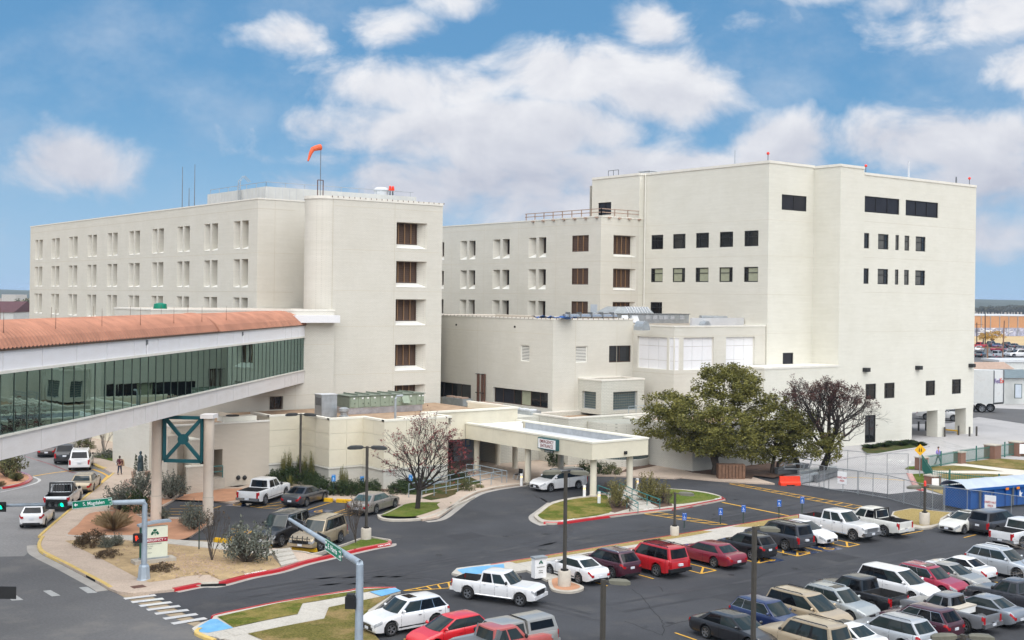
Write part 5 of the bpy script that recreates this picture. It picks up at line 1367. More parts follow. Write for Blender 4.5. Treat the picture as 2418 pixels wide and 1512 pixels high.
for g in gp_[1:]:mb.bar(bp(g,.055,b1_+.05),bp(g,.055,b2_),.04,.05,BD)
mb.build('glazing_bar','frame_green',bridge)
plate('far_glazing','bridge_glass',.05,BL,b1_+.05,b2_-.02,BW-.08,BW-.07)
mb=MB()
for i in range(15):
 s=1.0+i*4.1
 for n in(.55,BW-.55):
  mb.bar(bp(s,n,b1_),bp(s+2.05,n,b2_),.13); mb.bar(bp(s+4.1,n,b1_),bp(s+2.05,n,b2_),.13); mb.bar(bp(s,n,b1_),bp(s,n,b2_),.11)
mb.build('inner_truss','sill',bridge)
for i in range(13):plate('tube_light','tube_light',1.5+i*4.1,2.8+i*4.1,b2_-.1,b2_-.04,1.6,1.75)
mb=MB(); na=14; RISE=1.28; OV=.12
def arc_pt(s,k,up_=0.):
 t=k/na; n=-OV+(BW+2*OV)*t
 return bp(s,n,b3_+.02+up_+RISE*(1-(2*t-1)**2)**.72)
def roof_seg(s0,s1,lift,rib=.42):
 m_=MB(); n=max(2,int((s1-s0)/(rib/4)))
 vs=[]; prof=(0,0,1,0)
 for i in range(n+1):
  s=s0+(s1-s0)*i/n; u=.075 if i%4==2 else(.012 if i%4 in(1,3)else 0)
  vs+=[arc_pt(s,k,lift+u)for k in range(na+1)]
 fs_=[(i*(na+1)+k,i*(na+1)+k+1,(i+1)*(na+1)+k+1,(i+1)*(na+1)+k)for i in range(n)for k in range(na)]
 m_.add(vs,fs_); return m_
js=bpx(*zS(1938,270))
roof_seg(.0,js,.0).build('barrel_roof','copper_roof',bridge); roof_seg(js+.0,BL,.03).build('barrel_roof','copper_roof',bridge)
mb=MB()
for s in(.04,js):mb.tube([arc_pt(s,k,.06)for k in range(na+1)],.09,6)
mb.build('roof_rib','copper_roof',bridge,40)
mb=MB(); mb.bar(bp(0,-.1,b3_+.0),bp(BL,-.1,b3_+.0),.1,.08); mb.bar(bp(0,BW+.1,b3_),bp(BL,BW+.1,b3_),.1,.08); mb.build('eave','louver_frame',bridge)
mb=MB(); pts=[arc_pt(.12,k,-.02)for k in range(na+1)]; mb.add(pts,[tuple(range(na+1))]); mb.build('gable','white_panel',bridge)
mb=MB()
for x,y in((118,310),(575,295),(980,270),(1317,250),(1610,238),(1856,218),(2069,205)):
 s=bpx(*zS(x,y+60)); p=arc_pt(s,2); mb.tube([p,p+Vector((0,0,.2)),p+Vector((0,0,1.15))],(.03,.018,.008),5)
 p=arc_pt(s+.6,na-3); mb.tube([p,p+Vector((0,0,1.0))],.012,5)
mb.build('lightning_rod','rust_brown',bridge)
for x,y in((1302,350),(2155,280)):
 s=bpx(*zS(x,y)); plate('scupper','galv_dark',s-.12,s+.12,b3_-.45,b3_-.12,-.08,0)
 mb=MB(); mb.tube([bp(s,-.06,b3_-.4),bp(s,-.06,b2_+.05)],.06,6); mb.build('downpipe','bridge_panel',bridge)
sup=thing('bridge_support','pair of tall tan concrete bridge columns joined by a dark teal X brace','column',Q(430,1240))
cr=Q(490.5,1239); cl=Q(366.5,1242); cl=Vector((cr.x-BN.x*3.7,cr.y-BN.y*3.7,0))
for c_ in(cl,cr):
 col_=MB().lathe([(.37,0),(.37,1.9),(.345,1.93),(.345,4.35),(.36,4.38),(.36,7.4)],24,(c_.x,c_.y,0)).build('column','concrete_col',sup,35)
 MB().lathe([(.375,1.9),(.375,1.93)],24,(c_.x,c_.y,0)).build('ring_joint','joint',col_)
 MB().obox((c_.x,c_.y,7.5),BD*.55,BN*.45,(0,0,.14)).build('capital','bridge_base',col_)
mb=MB(); u=(cr-cl).normalized(); a,b=cl+u*.52,cr-u*.48; zt_,zb_=7.35,4.35
A_,B_,C_,D_=[Vector((p.x,p.y,z))for p,z in((a,zb_),(b,zb_),(b,zt_),(a,zt_))]
for p,q in((A_,B_),(B_,C_),(C_,D_),(D_,A_),(A_,C_),(B_,D_)):mb.bar(p,q,.18,.24)
mb.build('x_brace','teal',sup)
cc_=(A_+C_)/2; mb=MB(); v_=BD*.13
for i in range(20):
 pass
k=20; ringp=[cc_+u*(.36*math.cos(2*math.pi*i/k))+UP*(.36*math.sin(2*math.pi*i/k))for i in range(k)]
mb.add([p+v_ for p in ringp]+[p-v_ for p in ringp],[tuple(range(k)),tuple(range(k,2*k))]+[(i,(i+1)%k,k+(i+1)%k,k+i)for i in range(k)])
mb.build('brace_hub','teal',sup)
# ================================================================== vehicles
def lerp(a,b,t):return a+(b-a)*t
def pw(tab,x):
 if x<=tab[0][0]:return tab[0][1]
 for(a,u),(b,v)in zip(tab,tab[1:]):
  if x<=b:return lerp(u,v,(x-a)/(b-a)if b>a else 1)
 return tab[-1][1]
KIND={'sedan':dict(wb=2.78,fo=.95,ro=1.12,W=1.80,H=1.44,r=.325,hood=(.66,.82,.95),belt=(.95,1.0),xa=-.42,xb=-1.38,xd=-.42,xc=.42,deck=(.98,.80),wt=.70,win=((.08,.47),(.485,.84),(.855,.96))),'bigsedan':dict(wb=2.95,fo=1.0,ro=1.35,W=1.88,H=1.43,r=.33,hood=(.68,.82,.93),belt=(.94,.98),xa=-.50,xb=-1.35,xd=-.70,xc=.02,deck=(.96,.82),wt=.72,win=((.07,.46),(.475,.88))),'hatch':dict(wb=2.58,fo=.88,ro=.75,W=1.72,H=1.50,r=.31,hood=(.66,.82,.96),belt=(.96,1.05),xa=-.25,xb=-1.3,xd=-.62,xc=-.15,deck=(1.02,.9),wt=.72,win=((.08,.47),(.485,.82),(.835,.96))),'suv':dict(wb=2.78,fo=.95,ro=.98,W=1.88,H=1.70,r=.37,hood=(.78,.96,1.06),belt=(1.07,1.12),xa=-.45,xb=-1.22,xd=-.90,xc=-.38,deck=(1.08,.95),wt=.74,win=((.07,.41),(.425,.71),(.725,.96))),'bigsuv':dict(wb=2.96,fo=.98,ro=1.15,W=2.0,H=1.90,r=.39,hood=(.92,1.08,1.14),belt=(1.16,1.18),xa=-.62,xb=-1.25,xd=-1.10,xc=-.86,deck=(1.14,1.0),wt=.77,win=((.10,.36),(.40,.60),(.65,.94))),'minivan':dict(wb=3.05,fo=.98,ro=1.08,W=1.98,H=1.74,r=.335,hood=(.72,.90,1.02),belt=(1.02,1.08),xa=-.18,xb=-1.32,xd=-1.02,xc=-.68,deck=(1.04,.92),wt=.76,win=((.08,.37),(.385,.65),(.665,.96))),'pickup':dict(wb=3.65,fo=.95,ro=1.2,W=2.0,H=1.88,r=.40,hood=(1.09,1.17,1.20),belt=(1.19,1.20),xa=-.72,xb=-1.35,xd=.78,xc=.92,deck=(1.16,1.14),wt=.77,win=((.12,.52),(.57,.93)),bed=.62),'extpickup':dict(wb=3.35,fo=.92,ro=1.15,W=1.92,H=1.80,r=.38,hood=(1.0,1.09,1.13),belt=(1.13,1.14),xa=-.70,xb=-1.3,xd=.92,xc=1.06,deck=(1.12,1.08),wt=.76,win=((.12,.60),(.66,.92)),bed=.60),}
WHEEL={}
def wheel_mesh(kind):
 if kind in WHEEL:return WHEEL[kind]
 t=MB().lathe([(.60,-.105),(.66,-.11),(.90,-.115),(.97,-.09),(1.,-.05),(1.,.05),(.97,.09),(.90,.115),(.68,.11),(.64,.08),(.60,.02)],24,axis='Y',cap=False).mesh('tyre','tyre',40)
 m2=MB(); n=5 if kind!='steel' else 8
 m2.cur=0
 m2.lathe([(.66,.095),(.645,.112),(.60,.108),(.585,.07)],24,axis='Y',cap=False)
 for i in range(n):
  a=2*math.pi*i/n; d=Vector((math.cos(a),0,math.sin(a))); s_=Vector((-d.z,0,d.x))
  p,q=d*.1+Vector((0,.09,0)),d*.61+Vector((0,.1,0))
  m2.add([p+s_*.07,p-s_*.07,q-s_*.115,q+s_*.115,p+s_*.05-Vector((0,.05,0)),p-s_*.05-Vector((0,.05,0)),q-s_*.1-Vector((0,.06,0)),q+s_*.1-Vector((0,.06,0))],((0,1,2,3),(0,3,7,4),(1,2,6,5)))
 m2.lathe([(.15,.06),(.15,.105),(.0,.115)],12,axis='Y')
 m2.cur=1; m2.lathe([(.59,.02),(.3,.035),(.01,.035)],20,axis='Y')
 WHEEL[kind]=(t,m2.mesh('rim',['rim','underbody'],40))
 return WHEEL[kind]
def child(name,me,parent,loc=(0,0,0),rot=(0,0,0),scale=None):
 o=bpy.data.objects.new(name,me); COL.objects.link(o); o.parent=parent; o.location=loc; o.rotation_euler=rot
 if scale is not None:o.scale=scale
 return o
CARMESH={}
def car(kind,name,label,paint_,wheel_at,px,heading,k=1.,cat='car',group=None,glass='car_glass',tint=None,rails=None,cladding=False,sunroof=False,shell=False,grille='black_plastic',chrome=False,trim=None,detail=True,rim='alloy',two_tone=None):
 s=KIND[kind]; hw=s['W']/2; H=s['H']; wb=s['wb']; r=s['r']
 xf,xr=wb/2,-wb/2; xF,xR=xf+s['fo'],xr-s['ro']; bed=s.get('bed')
 a_=RD(heading); f=Vector((math.cos(a_),math.sin(a_),0)); l=Vector((-f.y,f.x,0))
 g=Q(*px)if len(px)==2 else Vector(px)
 sx={'F':xf,'R':xr,'C':0}[wheel_at[0]]; sy={'L':hw-.08,'R':-hw+.08,'C':0}[wheel_at[1]]
 ctr=g-f*sx*k-l*sy*k
 root=thing(name,label,cat,(ctr.x,ctr.y,.006),a_,group); root.scale=(k,k,k)
 paint_='paint_'+paint_
 xa,xb=xf+s['xa'],xf+s['xb']; xd,xc=xr+s['xd'],xr+s['xc']
 bF,bR=s['belt']; h0,h1,h2=s['hood']
 truck=bed is not None
 xbed=xd-.06 if truck else None
 if truck:top=[(xR,1.0),(xR+.04,bR),(xbed,bR),(xd,bR),(xa,bF),(xF-.5,h1),(xF-.12,h0),(xF,h0-.12)]
 elif xd-xR>.45:top=[(xR,s['deck'][1]-.06),(xR+.08,s['deck'][1]+.06),(xR+.22,s['deck'][0]-.02),(xd,s['deck'][0]),(xa,bF),(xF-.5,h1),(xF-.1,h0),(xF,h0-.12)]
 else:top=[(xR,s['deck'][1]),(xR+.05,s['deck'][0]),(xd,bR),(xa,bF),(xF-.5,h1),(xF-.1,h0),(xF,h0-.12)]
 wid=[(xR,.86 if truck else.80),(xR+.05,.94 if truck else.89),(xR+.3,.98),(0,1.),(xF-.45,.975),(xF-.12,.94 if truck or kind=='bigsuv' else.88),(xF,.88 if truck or kind=='bigsuv' else.72)]
 sill=.36 if truck else(.30 if kind=='bigsuv' else.22)
 bot=[(xR,sill+.16),(xR+.1,sill+.1),(xR+.35,sill),(xF-.3,sill),(xF-.06,sill+.02),(xF,sill+.12)]
 ra=r+.075
 def low(x):
  z=pw(bot,x)
  for xw in(xf,xr):
   if abs(x-xw)<ra:z=max(z,r+math.sqrt(ra*ra-(x-xw)**2))
  return z
 inbed=lambda x:truck and xR+.06<x<xbed-.01
 def ringpt(x):
  zb,zt,w=low(x),pw(top,x),hw*pw(wid,x)
  zs=pw(bot,x); m=zs+.45*(zt-zs); fl=zt
  if inbed(x):fl=bed
  sh=.06 if truck else.13
  P_=[(0,zb),(.80*w,zb),(.965*w,zb+.03),(w,max(m,zb+.05)),(.99*w,max(zt-sh*1.4,zb+.07)),(.955*w,zt-sh*.35),(.90*w,zt),(.865*w,fl),(0,fl+(.0 if truck and x<xd else.035))]
  return P_
 xs={xR,xR+.03,xR+.08,xR+.2,xR+.4,xF-.5,xF-.3,xF-.18,xF-.1,xF-.04,xF,xd,xa,0.}
 for xw in(xf,xr):
  for q in(-1.02,-1,-.95,-.8,-.5,0,.5,.8,.95,1,1.02):xs.add(xw+ra*q)
 for x,_ in top:xs.add(x)
 if truck:xs|={xR+.0599,xR+.0601,xbed-.0101,xbed-.0099}
 xs=sorted(x for x in xs if xR<=x<=xF)
 key=(kind,)
 if key not in CARMESH:
  mb=MB(); n=17; V=[]
  for x in xs:
   h_=ringpt(x); ring_=[(x,y,z)for y,z in h_]+[(x,-y,z)for y,z in h_[-2:0:-1]]
   n=len(ring_); V+=ring_
  F_=[(i*n+j,i*n+(j+1)%n,(i+1)*n+(j+1)%n,(i+1)*n+j)for i in range(len(xs)-1)for j in range(n)]+[tuple(range(n))[::-1],tuple(range((len(xs)-1)*n,len(xs)*n))]
  mb.v,mb.f=V,F_; mb.m=[0]*len(F_)
  if truck:
   for i,fc in enumerate(F_[:-2]):
    a=i//n; j=i%n
    xm_=(xs[a]+xs[a+1])/2
    if(inbed(xm_)or abs(xm_-xR-.06)<.002 or abs(xm_-xbed+.01)<.002)and 6<=j<=9:mb.m[i]=1
  ub=MB(); ub.box(xR+.25,xF-.25,-hw*.76,hw*.76,sill-.04 if not truck else.3,.62)
  wb_,wt_=hw*.90,hw*s['wt']; zb0=min(bF,bR)-.04
  def cabp(t,side,u):
   z=lerp(lerp(bR,bF,u if side in 'LR' else(1 if side=='F' else 0))-.03,H-.05,t); y=lerp(wb_,wt_,t**1.15)
   if side in 'LR':
    x=lerp(lerp(xd,xc,t**.9),lerp(xa,xb,t**1.05),u); y*=1-.06*(abs(u-.5)*2)**3
    return Vector((x,y if side=='L' else-y,z))
   q=u*2-1
   if side=='F':return Vector((lerp(xa,xb,t**1.05)+.16*(1-q*q)*(1-.5*t),q*y*.94,z))
   return Vector((lerp(xd,xc,t**.9)-.07*(1-q*q),q*y*.94,z))
  per=[('L',u/6)for u in range(7)]+[('F',1-u/8)for u in range(1,8)]+[('R',1-u/6)for u in range(7)]+[('B',u/6)for u in range(1,6)]
  cb=MB(); np_=len(per); lv_=(0,.3,.6,.85,.96,1)
  cv_=[]
  for t in lv_:cv_+=[cabp(t,sd_,u)for sd_,u in per]
  for sc_,dz in((.86,.03),(.5,.052)):
   for sd_,u in per:
    p=cabp(1,sd_,u); cx_=(xb+xc)/2; cv_.append(Vector((cx_+(p.x-cx_)*(1-(1-sc_)*.6),p.y*sc_,p.z+dz)))
  k_=len(lv_)+2
  cb.v=[tuple(p)for p in cv_]
  cb.f=[(i*np_+j,i*np_+(j+1)%np_,(i+1)*np_+(j+1)%np_,(i+1)*np_+j)for i in range(k_-1)for j in range(np_)]+[tuple(range((k_-1)*np_,k_*np_))]
  cb.m=[0]*len(cb.f)
  def patch(side,u0,u1,t0,t1,nu=4,nt=3,off=.012,v=None):
   pm=v or MB(); vs=[]
   for i in range(nt+1):
    for j in range(nu+1):
     t,u=lerp(t0,t1,i/nt),lerp(u0,u1,j/nu); e=.01
     p=cabp(t,side,u); du=cabp(t,side,min(1,u+e))-cabp(t,side,max(0,u-e)); dt=cabp(min(1,t+e),side,u)-cabp(max(0,t-e),side,u)
     nn=du.cross(dt).normalized()
     out=Vector((0,1,0))if side=='L' else Vector((0,-1,0))if side=='R' else Vector((1,0,.2))if side=='F' else Vector((-1,0,.2))
     if nn.dot(out)<0:nn=-nn
     vs.append(p+nn*off)
   pm.add(vs,[(i*(nu+1)+j,i*(nu+1)+j+1,(i+1)*(nu+1)+j+1,(i+1)*(nu+1)+j)for i in range(nt)for j in range(nu)])
   return pm
  parts=dict(body=mb.mesh('body',['paint_white','bed_liner'],38),under=ub.mesh('underbody','underbody'),cab=cb.mesh('cab','paint_white',42),screen=patch('F',.04,.96,.07,.93,8,4).mesh('windscreen','car_glass',60),rear=patch('B',.08,.92,.12,.90,6,3).mesh('rear_window','car_glass',60))
  for sd_ in 'LR':
   for i,(u0,u1)in enumerate(s['win']):
    parts['win'+sd_+str(i)]=patch(sd_,1-u1,1-u0,.08,.88).mesh('side_window','car_glass',60)
   if not truck:parts['belt'+sd_]=patch(sd_,1-s['win'][-1][1]-.012,1-s['win'][0][0]+.02,.045,.925,8,3,.006).mesh('window_trim','black_plastic',60)
  def bodypatch(x0,x1,k0,k1,off=.012,nx=4,nk=3,sgn=1,m_=None):
   m_=m_ or MB(); vs=[]
   for i in range(nx+1):
    x=lerp(x0,x1,i/nx); R_=ringpt(x)
    for j in range(nk+1):
     q=lerp(k0,k1,j/nk); b_=min(int(q),7); y=lerp(R_[b_][0],R_[b_+1][0],q-b_); z=lerp(R_[b_][1],R_[b_+1][1],q-b_)
     vs.append((x+(off if x>0 else-off),sgn*(y+off),z+off*.3))
   m_.add(vs,[(i*(nk+1)+j,i*(nk+1)+j+1,(i+1)*(nk+1)+j+1,(i+1)*(nk+1)+j)for i in range(nx)for j in range(nk)])
   return m_
  parts['bodypatch']=bodypatch
  zh=h0-.11
  for sg_,nm in((1,'L'),(-1,'R')):
   hl=bodypatch(xF-.42,xF-.02,3.9,5.2,.012,5,3,sg_)
   if truck or kind=='bigsuv':hl=MB(); hl.box(xF-.12,xF+.018,sg_*hw*.59,sg_*hw*.86,h0-.36,h0-.14); bodypatch(xF-.2,xF-.01,3.7,4.7,.012,2,2,sg_,hl)
   parts['head'+nm]=hl.mesh('headlight','head_lamp',40)
   if truck or kind in('bigsuv','minivan'):
    tl=MB(); zt_=pw(top,xR+.05); tl.box(xR-.015,xR+.06,sg_*hw*.74,sg_*hw*.885,zt_-.50,zt_-.08)
    bodypatch(xR+.0,xR+.12,3.4,4.9,.014,2,2,sg_,tl)
   else:
    tl=bodypatch(xR+.0,xR+.24,4.1,5.2,.014,4,2,sg_); zt_=pw(top,xR+.03)
    y0_,y1_=sorted((sg_*hw*.60,sg_*hw*.80)); tl.box(xR-.02,xR+.05,y0_,y1_,zt_-.25,zt_-.10)
   parts['tail'+nm]=tl.mesh('taillight','tail_lamp',40)
   mi=MB(); p=cabp(.1,'L' if sg_>0 else 'R',.93); mi.blob((p.x-.02,p.y+sg_*.14,p.z+.09),(.075,.12,.085 if not truck else.12),8,6)
   parts['mirror'+nm]=mi.mesh('mirror','black_plastic',50)
   sm=MB(); dxs=[xa-.15,lerp(xa,xd,.48),xd+(.12 if truck else.30)]
   for x in dxs:bodypatch(x-.008,x+.008,2.1,5.9,.004,1,5,sg_,sm)
   parts['seam'+nm]=sm.mesh('door_seam','underbody')
   hm=MB()
   for x in(lerp(xa,xd,.40),lerp(xa,xd,.80)):
    R_=ringpt(x); y,z=R_[4]; hm.box(x-.09,x+.09,sg_*(y-.01)if sg_>0 else-(y+.03),sg_*(y+.03)if sg_>0 else-(y-.01),z-.02,z+.015)
   parts['handle'+nm]=hm.mesh('door_handle','black_plastic')
   cl=bodypatch(xr+ra*1.03,xf-ra*1.03,1.2,2.5,.01,3,2,sg_)
   parts['clad'+nm]=cl.mesh('sill_trim','black_plastic')
  gm=MB(); lm=MB()
  if truck or kind=='bigsuv':
   gm.box(xF-.1,xF+.02,-hw*.58,hw*.58,h0-.46,h0-.13); gm.box(xF-.1,xF+.04,-hw*.55,hw*.55,sill+.04,sill+.11)
   for i in range(4):lm.box(xF+.0,xF+.035,-hw*.52,hw*.52,h0-.43+i*.085,h0-.40+i*.085)
   parts['bump']=MB().box(xF-.2,xF+.09,-hw*.93,hw*.93,sill+.1,sill+.32).mesh('bumper','chrome')
  else:
   gm.box(xF-.12,xF+.012,-hw*.42,hw*.42,h0-.31,h0-.14); gm.box(xF-.12,xF+.014,-hw*.58,hw*.58,sill+.12,sill+.25)
   lm.box(xF-.05,xF+.022,-hw*.38,hw*.38,h0-.215,h0-.195)
   parts['bump']=MB().box(xF-.16,xF+.012,-hw*.62,hw*.62,sill+.27,sill+.29).mesh('bumper','black_plastic')
  parts['grille']=gm.mesh('grille','black_plastic'); parts['slat']=lm.mesh('grille_bar','chrome')
  zt_=pw(top,xR+.05)
  parts['rbump']=(MB().box(xR-.11,xR+.1,-hw*.93,hw*.93,sill+.12,sill+.34)if truck or kind=='bigsuv' else MB().box(xR-.015,xR+.1,-hw*.66,hw*.66,sill+.06,sill+.22)).mesh('bumper','chrome' if truck else 'black_plastic')
  parts['geo']=(cabp,zt_)
  CARMESH[key]=parts
 p=CARMESH[key]; gl2=tint or glass
 def put(nm,me,m=None):
  o=child(nm,me,root)
  if m is not None:
   o.material_slots[0].link='OBJECT'; o.material_slots[0].material=M(m)
  return o
 body=put('body',p['body'],paint_)
 put('cab',p['cab'],paint_)
 put('windscreen',p['screen'],glass); put('rear_window',p['rear'],gl2)
 for key_,me in p.items():
  if key_.startswith('belt'):put('window_trim',me,'chrome' if chrome and kind!='minivan' else 'black_plastic')
  if key_.startswith('win'):put('side_window',me,glass if key_.endswith('0')else gl2)
 tm,rm=wheel_mesh(rim)
 for x in(xf,xr):
  for sg_ in(1,-1):
   w=child('wheel',tm,root,(x,sg_*(hw-.115),r),(0,0,0 if sg_>0 else math.pi),(r,1.,r)); child('rim',rm,w)
 child('underbody',p['under'],root)
 if not detail:
  for nm in 'LR':put('taillight',p['tail'+nm])
  return root
 for nm in 'LR':
  put('headlight',p['head'+nm]); put('taillight',p['tail'+nm]); put('mirror',p['mirror'+nm],'black_plastic' if truck or kind=='bigsuv' else paint_)
  put('door_seam',p['seam'+nm])['kind']='stuff'; put('door_handle',p['handle'+nm],'chrome' if chrome else paint_)
  if cladding:put('sill_trim',p['clad'+nm],two_tone or 'black_plastic')
 put('grille',p['grille'],grille); put('grille_bar',p['slat'],'chrome' if chrome else grille)
 bm_='chrome' if chrome or(not truck and kind!='bigsuv')else('black_plastic' if trim=='black' else paint_)
 if not truck and kind!='bigsuv':bm_='black_plastic'
 put('bumper',p['bump'],bm_); put('bumper',p['rbump'],bm_)
 cabp,zt_=p['geo']
 child('number_plate',MB().box(xR-(.13 if truck or kind=='bigsuv' else.035),xR-.0,-.16,.16,(sill+.2 if truck else zt_-.36),(sill+.34 if truck else zt_-.22)).mesh('number_plate','plate'),root)
 child('number_plate',MB().box(xF-.0,xF+(.11 if truck or kind=='bigsuv' else.03),-.16,.16,sill+.15,sill+.29).mesh('number_plate','plate'),root)
 if rails:
  for sd_ in 'LR':
   mb=MB(); pts=[cabp(1,sd_,u)+Vector((0,-.1 if sd_=='L' else.1,.085 if 0<i<5 else.03))for i,u in enumerate((.06,.1,.35,.6,.86,.92))]
   mb.tube(pts,.024,6); child('roof_rail',mb.mesh('roof_rail',rails,40),root)
 if sunroof:
  xm=lerp(xb,xc,.22); child('sunroof',MB().box(xm-.26,xm+.26,-.38,.38,H-.02,H+.012).mesh('sunroof','car_glass_tint'),root)
 if shell:
  mb=MB(); x0_,x1_=xR+.04,xd-.03; w0,w1=hw*.92,hw*.76
  for a,b,za,zb_ in((w0,w1,bR,H-.06),):
   vs=[(x0_,-a,za),(x1_,-a,za),(x1_,a,za),(x0_,a,za),(x0_+.16,-b,zb_),(x1_,-b,zb_),(x1_,b,zb_),(x0_+.16,b,zb_),(x0_+.2,-b*.8,zb_+.05),(x1_,-b*.8,zb_+.05),(x1_,b*.8,zb_+.05),(x0_+.2,b*.8,zb_+.05)]
   mb.add(vs,((0,1,5,4),(2,3,7,6),(0,3,7,4),(1,2,6,5),(4,5,9,8),(6,7,11,10),(8,9,10,11),(4,7,11,8)))
  child('camper_shell',mb.mesh('camper_shell',paint_,30),root)
  for sg_ in(1,-1):
   q=lambda x,t:(x,sg_*(lerp(w0,w1,t)+.012),lerp(bR,H-.06,t)); mb=MB(); mb.quad(q(x0_+.25,.22),q(x1_-.15,.22),q(x1_-.15,.85),q(x0_+.33,.85)); child('shell_window',mb.mesh('shell_window','car_glass_tint'),root)
 if truck and kind=='pickup' and trim=='step':
  for sg_ in(1,-1):child('side_step',MB().tube([(xr+.6,sg_*hw*.97,.42),(xf-.55,sg_*hw*.97,.42)],.06,8).mesh('side_step','chrome',40),root)
 return root
def prop(root,name,mb,m,sm=0):return child(name,mb.mesh(name,m,sm),root)
RA,RC_,RB='cars parked in the accessible stalls','cars parked in the middle rows','cars parked by the corner lawn'
car('sedan','parked_car','small white sedan with black side strips parked beside the white kiosk','white','RL',zC(1702,533),90,.90,group=RA,tint='car_glass',cladding=True)
car('suv','parked_suv','dark wine crossover with chrome rails between white sedan and red truck-like wagon','wine','RL',zC(1948,498),90,.90,'suv',RA,tint='car_glass_tint',rails='chrome')
r_=car('bigsuv','parked_suv','bright red long wagon with black rear glass and roof rack','red','RL',zC(2280,480),90,.92,'suv',RA,tint='car_glass_tint',rails='black_plastic',trim='black')
mb=MB()
for i in range(6):mb.box(-1.75,.25,-.5+i*.2-.012,-.5+i*.2+.012,1.9,1.925)
for x in(-1.4,-.1):mb.box(x-.03,x+.03,-.7,.7,1.96,1.99)
prop(r_,'roof_rack',mb,'black_plastic')
car('bigsedan','parked_car','dark red sedan with chrome window trim parked right of the red wagon','dark_red','RL',zG(270,472),90,.93,group=RA)
car('suv','parked_suv','compact black crossover with roof rails behind the single-head lamp pole','black','RL',zG(530,418),90,.86,'suv',RA,tint='car_glass_tint',rails='galv_dark')
car('bigsuv','parked_suv','large dark charcoal wagon facing the sidewalk between black crossover and white sedan','charcoal','RL',zG(762,355),90,.90,'suv',RA,tint='car_glass_tint',rails='black_plastic')
car('sedan','parked_car','plain white sedan with oval grille nosing out beside a white pickup','white','FR',zG(957,318),-90,.95,group=RA)
car('pickup','pickup_truck','white crew-cab pickup with chrome grille nosing out of the accessible row','white','FR',zG(1232,288),-90,.95,'pickup',RA,chrome=True,trim='step',grille='galv_dark')
r_=car('pickup','pickup_truck','off-white pickup with black headache rack showing its tailgate','pearl','RL',zG(1447,258),90,.93,'pickup',RA,tint='car_glass_tint')
def headache(r_):
 mb=MB(); x=-.98
 for y in(-.8,.8):mb.bar((x,y,1.15),(x+.06,y,1.84),.1,.12); mb.bar((x,y,1.2),(x-.5,y,1.22),.1)
 mb.bar((x+.06,-.85,1.84),(x+.06,.85,1.84),.1,.1)
 for i in range(7):mb.bar((x,-.6+i*.2,1.2),(x+.04,-.6+i*.2,1.8),.03)
 prop(r_,'headache_rack',mb,'black_metal')
headache(r_)
car('sedan','parked_car','pearl white sedan with sunroof parked in front of the blue dumpster','pearl','FL',zI(1195,1308),180,.95,sunroof=True,chrome=True)
car('minivan','parked_van','dark charcoal minivan with tinted rear glass beside the blue dumpster','charcoal','RR',(2352,1265),0,.93,'minivan',tint='car_glass_tint')
car('pickup','pickup_truck','white pickup cut by the right picture edge next to the charcoal minivan','white','RR',(2412,1296),0,.93,'pickup',chrome=True)
car('bigsedan','parked_car','glossy black sedan with hood scoop and rear spoiler behind the near lamp pole','black','RR',zG(215,962),-90,.90,group=RC_,tint='car_glass_tint')
car('suv','parked_suv','navy blue crossover with chrome window line between black sedan and gold minivan','navy','FR',zG(722,965),-90,.87,'suv',RC_,chrome=True)
r_=car('minivan','parked_van','gold beige minivan with black roof cross bars','beige','FR',zG(1010,920),-90,.88,'minivan',RC_,rails='black_plastic',tint='car_glass_tint',chrome=True)
car('suv','parked_suv','silver crossover with roof rack and blue plate beside the gold minivan','silver_green','FR',zG(1212,866),-90,.88,'suv',RC_,rails='galv',sunroof=True,chrome=True)
r_=car('pickup','pickup_truck','black pickup with a cut log lying in its bed','black','RL',zG(1365,800),90,.88,'pickup',RC_,tint='car_glass_tint',chrome=True)
LOGTRUCK=r_
car('minivan','parked_van','white crossover van with long smooth roof right of the black pickup','white','FR',zG(1640,720),-90,.88,'minivan',RC_,tint='car_glass_tint')
car('suv','parked_suv','raspberry red crossover with silver roof rails and sunroof','raspberry','FR',zG(1852,686),-90,.86,'suv',RC_,rails='chrome',sunroof=True,chrome=True)
car('sedan','parked_car','dusty warm grey sedan squeezed between red crossover and white sedan','warm_grey','FR',zG(2010,640),-90,.88,group=RC_)
car('sedan','parked_car','white sedan with yellow rear plate showing its red taillights','white','RL',zG(2035,572),90,.87,group=RC_,tint='car_glass_tint')
car('suv','parked_suv','light silver large crossover with roof rails at the right picture edge','silver','FR',zG(2370,560),-90,.92,'suv',RC_,rails='white_paint',chrome=True)
car('extpickup','pickup_truck','dark slate pickup nosing left behind bare twigs at the right edge','charcoal','FL',zG(2105,735),90,.9,'pickup',RC_)
car('extpickup','pickup_truck','grey extended-cab pickup with white tool box and clutter in its bed','grey','RL',zG(2005,925),90,.88,'pickup',RC_,tint='car_glass_tint',chrome=True)
GREYTRUCK=bpy.data.objects['pickup_truck.005']if 'pickup_truck.005' in bpy.data.objects else None
car('sedan','parked_car','metallic grey sedan right of the grey extended-cab pickup','slate','RL',zG(2215,880),90,.9,group=RC_)
car('suv','parked_suv','deep wine crossover with chrome window line parked nose-up behind silver wagon','wine','RL',zG(1775,985),90,.87,'suv',RC_,chrome=True,tint='car_glass_tint')
car('suv','parked_suv','silver wagon with dark roof strips in the nearest row','silver','RL',zG(1575,1075),90,.90,'suv',RC_,rails='galv_dark')
car('sedan','parked_car','white car with large sunroof cut off by the bottom picture edge','white','RL',zG(1225,1095),90,.9,group=RC_,sunroof=True)
car('bigsuv','parked_suv','tan wagon roof with grooves cut off by the bottom picture edge','beige','RL',zG(950,1130),90,.88,'suv',RC_,rails='black_plastic')
